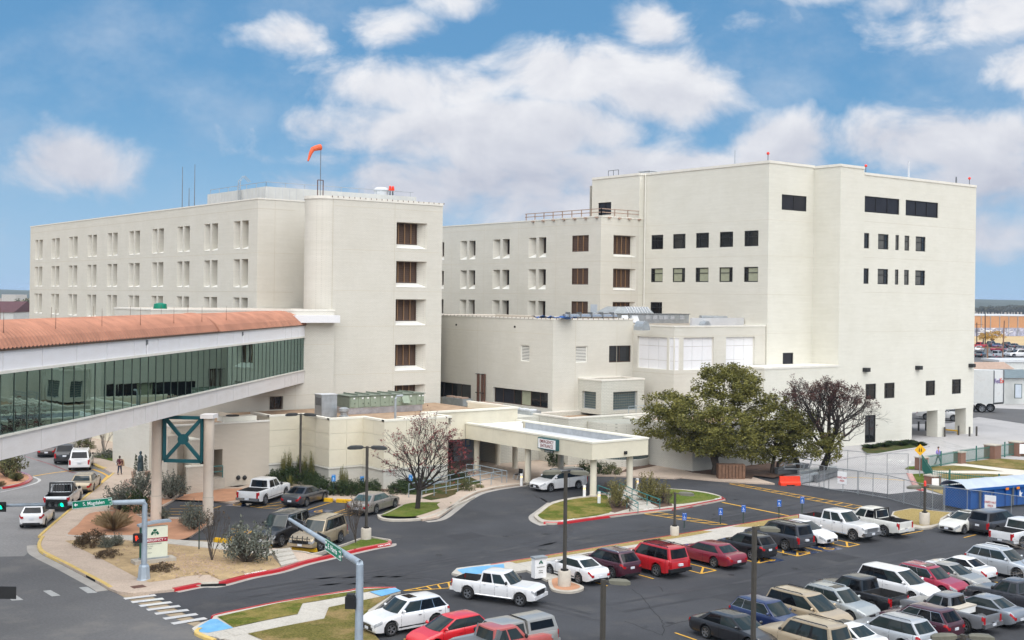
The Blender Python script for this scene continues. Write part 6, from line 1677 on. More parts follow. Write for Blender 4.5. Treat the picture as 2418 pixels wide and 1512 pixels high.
car('suv','parked_suv','pearl white crossover with sunroof parked against the corner lawn','white','FL',zC(305,925),180,.90,'suv',RB,sunroof=True,tint='car_glass_tint',cladding=True,chrome=True)
car('hatch','parked_car','bright red compact car beside the white crossover','bright_red','FL',zC(640,1050),180,.92,group=RB,sunroof=False)
car('pickup','pickup_truck','silver pickup with camper shell on its bed','warm_grey','FL',zC(985,1160),180,.88,'pickup',RB,shell=True)
r_=car('pickup','pickup_truck','faded salmon red pickup with black bed cover frame at the bottom edge','faded_red','RR',zC(985,1180),0,.86,'pickup',RB)
mb=MB(); mb.box(-2.6,-.75,-.82,.82,1.2,1.26); mb.bar((-.95,-.8,1.2),(-.7,-.8,1.8),.2,.25); mb.bar((-.95,.8,1.2),(-.7,.8,1.8),.2,.25); mb.bar((-.75,-.8,1.75),(-.75,.8,1.75),.16); prop(r_,'bed_cover',mb,'galv_dark')
car('pickup','pickup_truck','white crew-cab pickup driving across the car park past the white kiosk','white','FR',zC(1265,703),-64,.84,'pickup',tint='car_glass_tint',trim='step',rim='alloy')
car('minivan','passenger_van','white minivan standing under the emergency canopy','white','FL',zD(1085,1122),180,.98,'minivan',tint='car_glass_tint')
UP_='cars in the upper car park by the clinic'
car('pickup','pickup_truck','white pickup with tan lower trim showing its tailgate by the clinic','white','RR',zH(375,1215),38,.98,'pickup',UP_,tint='car_glass_tint',cladding=True,two_tone='paint_taupe',chrome=True)
car('sedan','parked_car','dark grey compact sedan left of the clinic lamp pole','charcoal','RR',zH(757,1228),32,.98,group=UP_,tint='car_glass_tint')
car('bigsedan','parked_car','long taupe grey sedan parked before the bare red tree','taupe','RR',zH(1403,1298),30,.99,group=UP_,glass='car_glass_teal',chrome=True)
car('bigsuv','parked_suv','black long wagon facing the gravel bed under the signal arm','black','FL',zB(935,195),213,.97,'suv',UP_,tint='car_glass_tint',chrome=True)
r_=car('bigsuv','parked_suv','gold wagon with black grille guard and roof rails','gold','FL',zB(1272,232),213,.93,'suv',UP_,tint='car_glass_tint',rails='black_plastic')
mb=MB()
for y in(-.55,-.2,.2,.55):mb.tube([(2.5,y,.5),(2.58,y,.95),(2.5,y,1.1)],.035,6)
for z in(.62,.95):mb.tube([(2.52,-.75,z),(2.57,0,z),(2.52,.75,z)],.03,6)
prop(r_,'grille_guard',mb,'black_metal',40)
SS='cars on the side street under the bridge'
car('hatch','parked_car','white hatchback waiting behind the hanging traffic lights','white','RR',zA(385,552),62,.98,group=SS,tint='car_glass_tint')
r_=car('extpickup','pickup_truck','silver pickup with black rack and open bed on the side street','silver','RR',zK(965,1140),62,1.,'pickup',SS,tint='car_glass_tint')
headache(r_)
car('bigsedan','parked_car','gold sedan at the yellow kerb of the side street','gold','RR',zK(1255,905),62,.98,group=SS)
car('bigsuv','parked_suv','white wagon at the yellow gore line under the bridge','white','RL',zK(935,612),68,.96,'suv',SS,tint='car_glass_tint',rails='white_paint')
car('bigsuv','parked_suv','black wagon with red taillight parked under the bridge','black','RL',zK(745,525),66,1.,'suv',SS,tint='car_glass_tint')
car('sedan','parked_car','dark sedan nearly hidden under the bridge skirt','dark_brown','RL',zK(520,430),66,1.,group=SS)
car('extpickup','pickup_truck','white patrol-style pickup seen between the passage pillars','white','FR',zP(1545,1226),-64,1.05,'pickup',rim='steel')
zT=crop(2183.2,678.6,.21455)
FARC=[('extpickup','silver',(790,780),0,'silver long pickup in front of the far car park row'),('sedan','black',(610,770),20,'black car at the left of the far car park'),('bigsuv','white',(1020,770),150,'white wagon nose-on at the right of the far car park'),('suv','slate',(900,765),150,'slate wagon behind the chain-link posts of the far car park'),('extpickup','red',(600,672),0,'red pickup in the back of the far car park'),('suv','charcoal',(735,655),10,'charcoal wagon under the golden tree'),('sedan','blue',(800,668),10,'blue car right of the golden tree trunk'),('suv','black',(905,665),10,'black wagon in the far back row beside the wooden pole'),('sedan','white',(600,705),20,'white car by the far wall corner'),('sedan','raspberry',(790,705),10,'pink-red car in the far middle row'),('suv','dark_red',(850,715),10,'dark red wagon just left of the wooden pole'),('sedan','charcoal',(990,672),10,'charcoal sedan in the far back row at right'),('sedan','white',(960,728),10,'white car in the far middle row at right'),('sedan','grey',(1070,705),10,'grey car at the right edge of the far car park'),('sedan','dark_red',(770,830),170,'dark red car just above the tan roof')]
for kd,col_,pxy,hd,lab in FARC:car(kd,'distant_car',lab,col_,'CC',zT(*pxy),hd,1.25,group='cars in the far car park',detail=False,tint='car_glass_tint')
# ================================================================== plants
def leaves(mb,c,rad,n,size,rg,flat=1.):
 "leaf-sized quads filling a lump"
 for _ in range(n):
  while True:
   p=Vector((rg.uniform(-1,1),rg.uniform(-1,1),rg.uniform(-1,1)))
   if p.length<1:break
  p=Vector(c)+Vector((p.x*rad[0],p.y*rad[1],p.z*rad[2]))
  a=Vector((rg.gauss(0,1),rg.gauss(0,1),rg.gauss(0,.7)*flat)).normalized(); b=a.cross(Vector((rg.gauss(0,1),rg.gauss(0,1),rg.gauss(0,1)))).normalized()
  s_=size*rg.uniform(.6,1.3)
  mb.quad(p-a*s_,p-b*s_*.5,p+a*s_,p+b*s_*.5)
def twigs(mb,p,d,L,r,depth,rg,tips,spread=.55,up=.12,n=(2,3),sides=5,shrink=.74):
 pts=[p]; k=3 if depth>1 else 2; q=p; dd=d.copy()
 for i in range(k):
  dd=(dd+Vector((rg.gauss(0,.14),rg.gauss(0,.14),rg.gauss(0,.1)+up*.4))).normalized(); q=q+dd*(L/k); pts.append(q)
 mb.tube(pts,[lerp(r,r*.66,i/k)for i in range(k+1)],sides if r>.03 else 3,False)
 if depth<=0:tips.append(q); return
 for i in range(rg.randint(*n)):
  ax=Vector((rg.gauss(0,1),rg.gauss(0,1),rg.gauss(0,.6))); ax=(ax-dd*ax.dot(dd)).normalized()
  nd=(dd+ax*spread*rg.uniform(.6,1.35)+UP*up).normalized(); at=pts[-1]if i<2 else pts[-2].lerp(pts[-1],.3)
  twigs(mb,at,nd,L*shrink*rg.uniform(.8,1.15),r*.62,depth-1,rg,tips,spread,up,n,sides,shrink)
def oak(p,lumps,trunks,label,seed):
 rg=random.Random(seed); t=thing('oak_tree',label,'tree',p)
 mb=MB()
 for tr in trunks:mb.tube(tr[0],tr[1],9)
 for c,r in lumps:
  o_=Vector(trunks[0][0][-1]); c_=Vector(c); mb.tube([o_,o_.lerp(c_,.5)+Vector((0,0,.3)),c_],(.14,.09,.03),5,False)
 mb.build('trunk','bark',t,50)
 cm=MB()
 for c,r in lumps:
  n=int(55*(r[0]*r[1]+r[0]*r[2]))
  for i in range(max(10,n//6)):
   v=Vector((rg.gauss(0,1),rg.gauss(0,1),rg.gauss(0,1))).normalized()*rg.uniform(.55,1.06)
   if v.z<-.55:v.z*=.5
   q=Vector(c)+Vector((v.x*r[0],v.y*r[1],v.z*r[2]))
   leaves(cm,q,(.50,.50,.36),44,.12,rg,.6)
 cm.build('crown','oak_leaf',t)
 return t
def at_d(x,y,p):
 "point at print position (x, y), as far away as ground point p"
 r=ray(x,y); d=p[0]*FW[0]+p[1]*FW[1]
 return Vector((r[0]*d,r[1]*d,EYE+r[2]*d))
k_=.0395
b=Q(1688,1122)
def lump(x,y,rx_,ry_,dd=0.):
 q=at_d(x,y,b); f=Vector((FW[0],FW[1],0))*dd; return(q+f,(rx_*k_,rx_*k_,ry_*k_))
L1=[lump(1580,960,62,40),lump(1555,1010,52,42,1.),lump(1640,980,70,50,-1.5),lump(1720,920,80,45,1),lump(1715,885,55,28,.5),lump(1765,905,40,30,1.2),lump(1700,1010,80,55,-2),lump(1660,1045,60,38,-1.5),lump(1735,1050,60,40,-1),lump(1775,960,55,45,.5),lump(1600,1040,40,26,-.5),lump(1780,1010,40,35,-.5)]
zt=lambda x,y,r_=0:at_d(x,y,b)
oak(b,L1,[([b,zt(1690,1100),zt(1684,1075)],[.42,.33,.36]),([zt(1686,1082),zt(1672,1055),zt(1655,1020)],[.25,.2,.12]),([zt(1688,1082),zt(1704,1050),zt(1730,1000)],[.27,.2,.12])],'large broad live oak with dense olive foliage beside the canopy',4)
b=Q(1822,1120)
L2=[lump(1830,985,60,45,-.5),lump(1870,1010,58,45,-1),lump(1815,1040,50,40,-1),lump(1880,1055,45,35,-.5),lump(1905,1000,30,30,.5),lump(1790,1075,22,20,-1),lump(1845,1075,40,24,0)]
oak(b,L2,[([b,zt(1824,1095),zt(1832,1060)],[.22,.17,.15]),([zt(1835,1118),zt(1836,1095),zt(1880,1050)],[.2,.15,.12]),([zt(1890,1115),zt(1878,1080),zt(1862,1040)],[.26,.2,.14])],'smaller twin-trunk live oak right of the large oak',9)
b=Q(1937,1128)
L3=[lump(1940,1060,34,30,-1),lump(1960,1035,22,24,-.8),lump(1925,1045,24,24,-1)]
k_=.0395
dk=thing('bare_tree','dark nearly bare tree with russet leaf tufts against the white wall','tree',b)
rg=random.Random(21); mb=MB(); tips=[]
fork=zt(1955,1075)
mb.tube([b,zt(1945,1100),fork],(.42,.34,.3),8)
for(x,y),r_,n_ in(((1890,930),.17,3),((1945,915),.2,3),((2005,940),.18,3),((2040,1000),.13,3),((1925,960),.16,3),((1975,965),.17,3),((1870,960),.14,2)):
 e=zt(x,y)+Vector((FW[0],FW[1],0))*rg.uniform(-2.5,2.5); m_=fork.lerp(e,.45)
 mb.tube([fork,m_+Vector((0,0,.2)),fork.lerp(e,.6)],(r_,r_*.8,r_*.62),6,False)
 for j in range(7):
  s0=m_.lerp(fork.lerp(e,.6),j/6.)
  d_=(e-fork).normalized()
  twigs(mb,s0,(d_+Vector((rg.gauss(0,.55),rg.gauss(0,.55),rg.gauss(0,.35)))).normalized(),1.5,r_*.42,4,rg,tips,.62,.1,(2,3),4,.72)
mb.build('trunk','bark_dark',dk,50)
cm=MB()
for t_ in tips:
 if rg.random()<(.5 if t_.z>6.5 else.10):leaves(cm,t_,(.22,.22,.2),9,.075,rg)
cm.build('crown','russet_leaf',dk)
cm=MB()
for c,r in L3:
 for i in range(26):
  v=Vector((rg.gauss(0,1),rg.gauss(0,1),rg.gauss(0,1))).normalized(); leaves(cm,Vector(c)+Vector((v.x*r[0],v.y*r[1],v.z*r[2])),(.4,.4,.3),34,.11,rg)
cm.build('lower_foliage','oak_leaf',dk)
b=Q(985,1205)
rt=thing('red_leaf_tree','bare spreading tree with scraps of dark red leaves on the small lawn','tree',b)
rg=random.Random(5); mb=MB(); tips=[]
fk=at_d(989,1158,b)
mb.tube([b,b.lerp(fk,.15),fk],(.24,.19,.18),9)
for x,y in((925,1100),(945,1035),(985,1010),(1025,1015),(1065,1040),(1085,1075),(1045,1070),(965,1070),(1005,1055),(1070,1110)):
 e=at_d(x,y,b)+Vector((FW[0],FW[1],0))*rg.uniform(-1.6,1.6); d_=(e-fk); 
 mb.tube([fk,fk.lerp(e,.25)+Vector((0,0,-.05)),fk.lerp(e,.5)],(.1,.075,.055),6,False)
 for j in range(5):twigs(mb,fk.lerp(e,.28+j*.055),(d_.normalized()+Vector((rg.gauss(0,.4),rg.gauss(0,.4),rg.gauss(0,.25)))).normalized(),d_.length*.30,.034,4,rg,tips,.5,.08,(2,3),4,.72)
mb.build('trunk','bark_dark',rt,50)
cm=MB()
for t_ in tips:
 if rg.random()<(.42 if t_.x<b.x+2.2 else.8):leaves(cm,t_,(.1,.1,.1),3,.065,rg)
cm.build('crown','red_leaf',rt)
SH={}
def shrub_mesh(kind,var):
 if(kind,var)in SH:return SH[(kind,var)]
 rg=random.Random(var*7+len(kind)); f=MB(); st=MB()
 if kind in('sage','sage_tall'):
  for i in range(70):
   a=rg.uniform(0,6.28); e=rg.uniform(.25,1.35); d_=Vector((math.cos(a)*math.cos(e),math.sin(a)*math.cos(e),math.sin(e))); L=rg.uniform(.7,1.05)
   q=d_*L; st.tube([(0,0,0),d_*L*.5+Vector((0,0,.03)),q],(.018,.01,.004),3,False)
   for j in range(3):leaves(f,q*(1-.2*j),(.11,.11,.12),12,.042,rg)
 elif kind=='grass':
  for i in range(420):
   a=rg.uniform(0,6.28); e=rg.uniform(.5,1.5); L=rg.uniform(.6,1.05); d_=Vector((math.cos(a)*math.cos(e),math.sin(a)*math.cos(e),math.sin(e))); s_=Vector((-d_.y,d_.x,0)).normalized()*.012
   m_=d_*L*.6; q=d_*L+Vector((math.cos(a)*.12,math.sin(a)*.12,-.08)); f.add([-s_,s_,m_+s_,q,m_-s_],((0,1,2,3,4),))
  st.tube([(0,0,0),(0,0,.1)],.03,4)
 elif kind=='twig':
  tips=[]
  for i in range(9):
   a=rg.uniform(0,6.28); d_=Vector((math.cos(a)*.35,math.sin(a)*.35,1)).normalized(); twigs(st,Vector((0,0,0)),d_,.42,.016,4,rg,tips,.4,.15,(2,3),3,.7)
  for t_ in tips:
   if rg.random()<.35:leaves(f,t_,(.04,.04,.04),2,.025,rg)
 elif kind=='yucca':
  for i in range(60):
   a=rg.uniform(0,6.28); e=rg.uniform(.1,1.45); d_=Vector((math.cos(a)*math.cos(e),math.sin(a)*math.cos(e),math.sin(e))); s_=Vector((-d_.y,d_.x,0)).normalized()*.035; f.add([d_*.1-s_,d_*.1+s_,d_],((0,1,2),))
  st.tube([(0,0,0),(0,0,.15)],.06,5)
 else:
  for i in range(80):
   v=Vector((rg.gauss(0,1),rg.gauss(0,1),abs(rg.gauss(0,1)))).normalized()*rg.uniform(.5,1.); v.z*=.85
   leaves(f,v+Vector((0,0,.08)),(.17,.17,.15),26,.052,rg)
  for i in range(6):
   a=i*1.05; st.tube([(0,0,0),(math.cos(a)*.3,math.sin(a)*.3,.5)],(.03,.01),4,False)
 SH[(kind,var)]=(f.v and f.mesh('foliage','dark_leaf'),st.mesh('stem','bark'))
 return SH[(kind,var)]
def shrub(kind,px,w,h,leaf,label,group=None,z=.1,name='shrub',cat='shrub',stem='bark'):
 p=Q(*px)if len(px)==2 else Vector(px); p.z=z
 t=thing(name,label,cat,p,rnd.uniform(0,6),group); t.scale=(w,w,h)
 f,s_=shrub_mesh(kind,rnd.randrange(3))
 for nm,me,m_ in(('foliage',f,leaf),('stem',s_,stem)):
  o=child(nm,me,t); o.material_slots[0].link='OBJECT'; o.material_slots[0].material=M(m_)
 return t
GB='shrubs of the corner beds'
for a in(('sage',zA(1020,420),1.5,2.0,'sage_leaf','grey-green sage bush at the left of the clump behind the column'),('round',zA(1150,440),1.1,1.7,'dark_leaf','dark green bush in front of the grey sage clump'),('sage',zA(1200,330),1.5,2.2,'sage_leaf','grey sage bush just left of the tan bridge column'),('sage',zA(1450,320),1.5,2.1,'sage_leaf','broad sage bush right of the left bridge column'),('sage',zA(1385,510),.7,1.0,'sage_leaf','small sage tuft at the foot of the left bridge column'),('grass',zA(960,600),1.6,1.6,'straw_leaf','big straw-coloured grass clump on the red gravel'),('round',zA(870,545),.7,.7,'olive_leaf','low green shrub left of the straw grass clump'),('sage',zA(1650,590),1.1,1.9,'sage_leaf','tall thin sage left of the right bridge column'),('sage',zA(1590,560),.7,1.1,'sage_leaf','short sage beside the tall thin sage on red gravel'),('round',zA(780,735),1.15,1.2,'brown_leaf','brown seeding shrub on the tan gravel edge'),('round',zA(700,715),.6,.5,'dark_leaf','low dark green mound left of the brown shrub'),('sage',zA(905,755),.65,.8,'sage_leaf','small grey sage mound on the tan gravel'),('sage',zA(990,740),.6,.9,'sage_leaf','upright blue-grey sage on the tan gravel'),('round',zA(915,825),.85,.6,'brown_leaf','low brown mat shrub nearest the sidewalk'),('round',zA(1370,950),.95,.6,'brown_leaf','flat dead brown shrub at the foot of the monument sign'),('twig',zA(1800,870),1.9,2.6,'brown_leaf','leafless brown multi-stem shrub on the tan gravel'),('sage',zA(2090,880),1.9,2.6,'sage_leaf','large silvery sage bush beside the garden steps'),('sage',zA(1170,740),.5,.6,'sage_leaf','tiny sage behind the monument sign base'),('twig',zB(1590,190),1.5,2.6,'brown_leaf','bare twiggy shrub beside the concrete lamp base')):
 shrub(*a[:5],a[5],GB,z=.13 if a[0]!='twig' else.2)
HB='hedge plants along the clinic wall'
for i,(x,y,w,h)in enumerate(((470,1040,1.0,1.5),(560,1030,1.0,1.6),(660,1020,1.1,1.75),(760,1030,1.0,1.6),(830,1060,1.0,1.5),(850,1090,1.0,1.2),(900,1110,1.0,1.25),(980,1120,1.0,1.3),(1060,1130,1.0,1.3),(1140,1130,1.0,1.35),(1230,1130,1.0,1.4),(1320,1125,1.0,1.35),(1370,1110,.9,1.2))):
 shrub('round',zH(x,y),w,h,'dark_leaf',('dark clipped hedge plant along the sawtooth clinic wall'),HB)
for i,(x,y,h)in enumerate(((545,1020,2.6),(600,1010,2.7),(690,1010,2.5),(800,1030,2.7),(1085,1110,2.1),(1120,1115,2.0),(740,1020,2.3))):shrub('sage',zH(x,y),.35,h,'hedge_tip','yellow-green shoot standing above the clinic hedge','tall shoots in the clinic hedge')
for x,y,lab in((605,1050,'pale spiky yucca behind the white pickup hood'),(765,1030,'dark spiky yucca beside the clinic lamp base')):shrub('yucca',zH(x,y),.95,1.0,'olive_leaf' if x>700 else 'hedge_tip',lab,name='yucca',cat='plant')
EB='low bushes by the entrance ramp'
for i,(x,y,w,h)in enumerate(((250,760,1.2,.8),(380,740,1.2,.8),(500,710,1.2,.8),(640,690,1.1,.8),(760,680,1.,.7),(60,830,1.2,.8),(140,800,1.2,.9),(-160,900,1.2,1.1),(-60,870,1.2,1.1),(-230,930,1.1,1.))):shrub('round',zJ(x,y),w,h,'dark_leaf','low dark spreading bush along the entrance ramp',EB)
for a in(('juniper',zJ(870,880),.75,1.1,'olive_leaf','loose olive bush beside the ramp foot'),('round',zJ(1070,835),.5,.35,'hedge_tip','tiny yellow flowering plant by the entrance walk'),('round',zD(1370,980),1.0,1.3,'dark_leaf','dark green bush behind the white minivan'),('round',zD(1500,975),1.1,1.3,'dark_leaf','rounded green bush right of the white minivan'),('round',zD(1600,975),1.1,1.1,'olive_leaf','olive bush near the curved glass-block bay'),('round',zD(1120,910),.9,1.9,'dark_leaf','tall dark bush in the shade below the clearance plate'),('sage_tall',zD(1660,1270),1.15,2.3,'juniper_leaf','feathery yellow-green juniper left of the island steps'),('sage_tall',zD(1930,1225),1.2,2.4,'juniper_leaf','feathery juniper right of the island steps'),('sage_tall',zD(2040,1230),1.1,1.8,'juniper_leaf','broad juniper at the right edge of the island bed'),('twig',zD(1770,1305),.8,.8,'brown_leaf','small dead brown shrub beside the island steps'),('twig',zD(2110,1250),.9,.9,'brown_leaf','reddish dry shrub at the tail of the island bed'),('twig',zD(1570,1170),.7,1.0,'brown_leaf','dry twiggy shrub at the island canopy column'),('sage',zK(90,720),1.9,2.6,'olive_leaf','large dark bush on the side-street island'),('grass',zK(220,775),.8,.9,'olive_leaf','small grassy clump on the side-street island'),('grass',zK(0,850),.6,.6,'straw_leaf','brown grass tuft at the left edge of the island'),('round',zK(1410,455),1.2,.9,'sage_leaf','low grey-green bush on the lawn under the bridge'),('grass',zK(1680,490),1.2,1.2,'olive_leaf','green grassy bush beside the boulder'),('round',zK(1130,340),1.2,1.2,'olive_leaf','rounded bush at the cream wall under the bridge')):
 shrub(*a)
for i,(x,y)in enumerate(((760,265),(900,250),(1000,225),(1080,235),(1180,215),(1280,235))):shrub('grass',zF(x,y),1.3,.55,'dark_leaf','low rough green growth in the bed by the new building','ground plants by the new building')
for x,y,w,h,leaf,lab in((1400,400,2.4,3.6,'straw_leaf','thin pale leafless street tree by the cream wall'),(1190,330,2.0,3.2,'straw_leaf','thin bare tree half hidden by the bridge skirt')):shrub('twig',zK(x,y),w,h,leaf,lab,name='street_tree',cat='tree',stem='bark_grey')
b=Q(*zK(1880,475)); ot=thing('olive_tree','small olive-leaved multi-trunk tree left of the bridge column','tree',b); rg=random.Random(2); mb=MB(); cm=MB()
for x,y,r_ in((1800,330,38),(1900,200,42),(1740,210,36),(1830,120,40),(1950,300,34),(1880,60,36),(1700,290,20),(1960,130,34)):
 e=at_d(*zK(x,y),b); mb.tube([b,b.lerp(e,.5)+Vector((0,0,.25)),e],(.09,.06,.02),5,False)
 for i in range(16):
  v=Vector((rg.gauss(0,1),rg.gauss(0,1),rg.gauss(0,1))).normalized()*rg.uniform(.5,1.2); leaves(cm,e+v*.9,(.33,.33,.28),22,.075,rg)
mb.build('trunk','bark',ot,50); cm.build('crown','olive_leaf',ot)
bo=Q(*zK(1700,560)); tag(MB().blob((bo.x,bo.y,.3),(.75,.5,.45),8,5).build('boulder','rock',at=bo),'tan boulder on the lawn edge behind the woman','boulder')
b=Q(2560,1500); nt=thing('bare_tree','thin bare twigs of a near tree crossing the right picture edge','tree',b); mb=MB(); tips=[]; rg=random.Random(14)
mb.tube([b,(b.x,b.y,5.5)],(.16,.1),7)
for x,y in((2400,1330),(2395,1390),(2410,1440),(2380,1290),(2440,1300),(2500,1260)):
 e=at_d(x,y,b); s0=Vector((b.x,b.y,rg.uniform(2.4,5.))); twigs(mb,s0,(e-s0).normalized(),(e-s0).length*.42,.035,3,rg,tips,.5,.0,(2,3),4,.7)
mb.build('trunk','bark_grey',nt)
# ================================================================== street furniture
def lamp_pole(px,top,label,base_px=None,heads=(-1,1),m='pole_brown',hm='lamp_head',base='pole_concrete',r=.075,beacon=False,scale=1.,br=.42,bh=1.1,hdir=None):
 p=Q(*px); z=atz(*top,p); t=thing('lamp_pole',label,'street lamp',p,group='car park lamp poles')
 if base:MB().lathe([(br,0),(br,bh*.97),(br*.94,bh)],18,p).build('footing',base,t,40)
 z0=bh if base else 0
 MB().box(p.x-r,p.x+r,p.y-r,p.y+r,z0,z).build('pole',m,t)
 MB().box(p.x-r*2,p.x+r*2,p.y-r*2,p.y+r*2,z0,z0+.1).build('base_plate','black_metal',t)
 d=Vector(hdir)if hdir else Vector((RT[0],RT[1],0))
 for s_ in heads:
  u=d*s_; n=Vector((-u.y,u.x,0)); mb=MB(); c=Vector((p.x,p.y,z-.08))
  mb.bar(c,c+u*.35*scale,.07,.07); hd=MB(); vs=[]
  for i,(a,w,h0,h1)in enumerate(((.25,.10,-.05,.08),(.38,.17,-.10,.13),(.75,.25,-.12,.13),(1.1,.24,-.13,.10),(1.28,.12,-.12,-.0))):
   q=c+u*a*scale; w*=scale; h0*=scale; h1*=scale
   vs+=[q-n*w+UP*h0,q+n*w+UP*h0,q+n*w*.95+UP*h1*.5,q+n*w*.45+UP*h1,q-n*w*.45+UP*h1,q-n*w*.95+UP*h1*.5]
  hd.add(vs,[(i*6+j,i*6+(j+1)%6,(i+1)*6+(j+1)%6,(i+1)*6+j)for i in range(4)for j in range(6)]+[tuple(range(6)),tuple(range(24,30))])
  o=hd.build('lamp_head',hm,t,40); mb.build('arm',m,t)
 if beacon:MB().lathe([(.09,z),(.09,z+.3),(.06,z+.38)],10,(p.x,p.y,0)).build('beacon','beacon',t)
 return t
lamp_pole((708,1146),(715,977),'tall lamp pole with two dark heads behind the clinic parking',hm='lamp_head_dark',m='pole_brown',br=.3,bh=.35,r=.07)
lamp_pole((864,1278),(867,1054),'lamp pole with two dark heads on a round base at the lawn end',hm='lamp_head_dark',br=.34,bh=.85,r=.07)
lamp_pole((1332,1388),(1334,1112),'tall lamp pole with two tan heads on the kiosk island',br=.36,bh=.95)
lamp_pole((1592,1268),(1594,1163),'short lamp pole with one head on the accessible-row strip',heads=(1,),br=.3,bh=.72,r=.06)
lamp_pole((2182,1242),(2184,1148),'lamp pole with red beacon standing on the far dry lawn',beacon=True,br=.36,bh=.95,r=.07,hm='lamp_head')
lamp_pole((1420,1700),(1425,1368),'near grey-brown lamp pole with one head before the red sedan row',heads=(1,),base=None,r=.075,scale=.8)
lamp_pole((1776,1640),(1780,1244),'near tall lamp pole with one head in front of the black crossover',heads=(1,),base=None,r=.075,scale=.8)
lamp_pole((2268,1800),(2268,1498),'pair of near tan lamp heads at the bottom right edge',base=None,scale=.85)
def led_bollard(px,h,label):
 p=Q(*px); t=thing('light_bollard',label,'bollard',p,group='white light bollards at the canopy')
 MB().lathe([(.13,0),(.13,h*.68),(.11,h*.69)],14,p).build('post','white_paint',t,40); MB().lathe([(.10,h*.69),(.10,h*.82)],14,p).build('lens','bollard_glow',t,40); MB().lathe([(.13,h*.82),(.13,h),(.05,h+.02)],14,p).build('cap','white_paint',t,40)
for x,y,l in((1377,1173,'lit white bollard on the island tip left of the canopy column'),(1504,1232,'lit white bollard on the island grass nearest the road'),(834,1066,'white bollard beside the wheelchair under the canopy'),(1833,1108,'white bollard behind the right canopy column')):led_bollard(zD(x,y),1.0,l)
def access_sign(px,top,w,label,m='sign_blue',group='accessible parking signs',post='frame_green',h=None,rot=None):
 p=Q(*px); p.z=.1; z=atz(*top,p); h=h or w*1.75; t=thing('parking_sign',label,'sign',p,group=group)
 MB().tube([(p.x,p.y,.1),(p.x,p.y,z-.02)],.04,8).build('post',post,t,40)
 r_=Vector((RT[0],RT[1],0))if rot is None else Vector((math.cos(RD(rot)),math.sin(RD(rot)),0)); n=Vector((r_.y,-r_.x,0)); c=Vector((p.x,p.y,z-h/2))+n*.06
 MB().obox(c,r_*(w/2),n*.012,UP*(h/2)).build('plate',m,t)
 mb=MB(); wheelchair(mb,c+n*.018-UP*h*.06,r_,UP,w*.72); mb.build('access_symbol','lettering_white',t)
 text('RESERVED',w*.17,'lettering','lettering_white',t,c+n*.016+UP*h*.40,r_,UP); text('PARKING',w*.17,'lettering','lettering_white',t,c+n*.016-UP*h*.42,r_,UP)
for a in((zH(570,1010),zH(570,873),.30,'blue accessible sign above the hedge behind the white pickup'),(zH(1010,1140),zH(1008,930),.30,'blue accessible sign in the hedge left of the clinic pole'),(zH(1275,1115),zH(1275,943),.30,'blue accessible sign right beside the clinic lamp pole'),(zH(1725,1100),zH(1722,928),.30,'blue accessible sign behind the bare red tree'),(zE(728,1555),zE(732,1410),.29,'blue accessible sign nearest the short single-head lamp','sign_blue_dark'),(zE(1040,1520),zE(1045,1366),.29,'blue accessible sign right of the short single-head lamp','sign_blue_dark'),(zE(1238,1518),zE(1226,1341),.29,'leaning blue accessible sign at the yellow line end','sign_blue_dark'),(zE(1546,1470),zE(1546,1295),.29,'blue accessible sign behind the charcoal wagon','sign_blue_dark'),(zE(1745,1448),zE(1741,1268),.29,'farthest blue accessible sign beside the white pickup','sign_blue_dark')):access_sign(*a)
for i,(x,y0,y1)in enumerate(((1690,772,520),(1945,795,540),(2268,865,610))):
 p=Q(*zA(x,y0)); p.z=.2; z=atz(*zA(x,y1),p); t=thing('sign_post',('back of a plain sign post left of the bare gravel shrub','grey sign seen from behind between the two gravel shrubs','green sign back beside the large silvery sage')[i],'sign',p,group='sign backs in the gravel bed')
 MB().bar((p.x,p.y,.1),(p.x,p.y,z),.06).build('post','frame_green',t); r_=Vector((math.cos(RD(64)),math.sin(RD(64)),0)); MB().obox((p.x,p.y,z-.35),r_*.24,Vector((r_.y,-r_.x,0))*.012,UP*.35).build('plate','frame_green' if i!=1 else 'galv',t)
for i,(a,b,l)in enumerate(((zA(1825,675),zA(1975,690),'yellow concrete wheel stop beside the bare gravel shrub'),(zB(720,190),zB(845,205),'yellow wheel stop in front of the black wagon'),(zB(1035,225),zB(1250,240),'yellow wheel stop in front of the gold wagon'),(zH(925,1178),zH(1000,1182),'yellow wheel stop at the nose of the dark grey compact'),(zH(1040,1186),zH(1175,1194),'yellow wheel stop before the long taupe sedan'))):
 p,q=Q(*a),Q(*b); mb=MB(); d=(q-p); mb.bar(p+UP*.11,q+UP*.11,.3,.22); mb.bar(p+UP*.24,q+UP*.24,.18,.05); tag(mb.build('wheel_stop','paint_yellow_bright',at=p),l,'wheel stop','yellow wheel stops')
def railing(pts,h,label,m='steel_rail',n=6,z=.13,low=True):
 pts=[Q(*zJ(*p),z)for p in pts]; t=thing('ramp_railing',label,'railing',pts[0],group='railings of the entrance ramp'); mb=MB()
 for q in([1.,.55]if low else[1.]):mb.tube([p+UP*h*q for p in pts],.04,6)
 mb.build('rail',m,t,40)
 for i in range(len(pts)-1):
  for j in range(n):
   p=pts[i].lerp(pts[i+1],j/n); MB().tube([p,p+UP*h],.035,6).build('post',m,t,40)
 MB().tube([pts[-1],pts[-1]+UP*h],.035,6).build('post',m,t,40)
railing([(150,985),(1440,740)],1.05,'long grey-blue pipe railing on the near side of the entrance ramp',n=7)
railing([(-60,970),(350,870),(1090,700)],1.05,'grey-blue pipe railing on the far side of the entrance ramp',n=3)
railing([(870,620),(1090,640),(1520,735)],1.0,'grey-blue railing turning at the top of the ramp',n=2)
p=Q(*zJ(1710,718)); wc=thing('wheelchair','empty black wheelchair parked beside the canopy column','wheelchair',p); mb=MB()
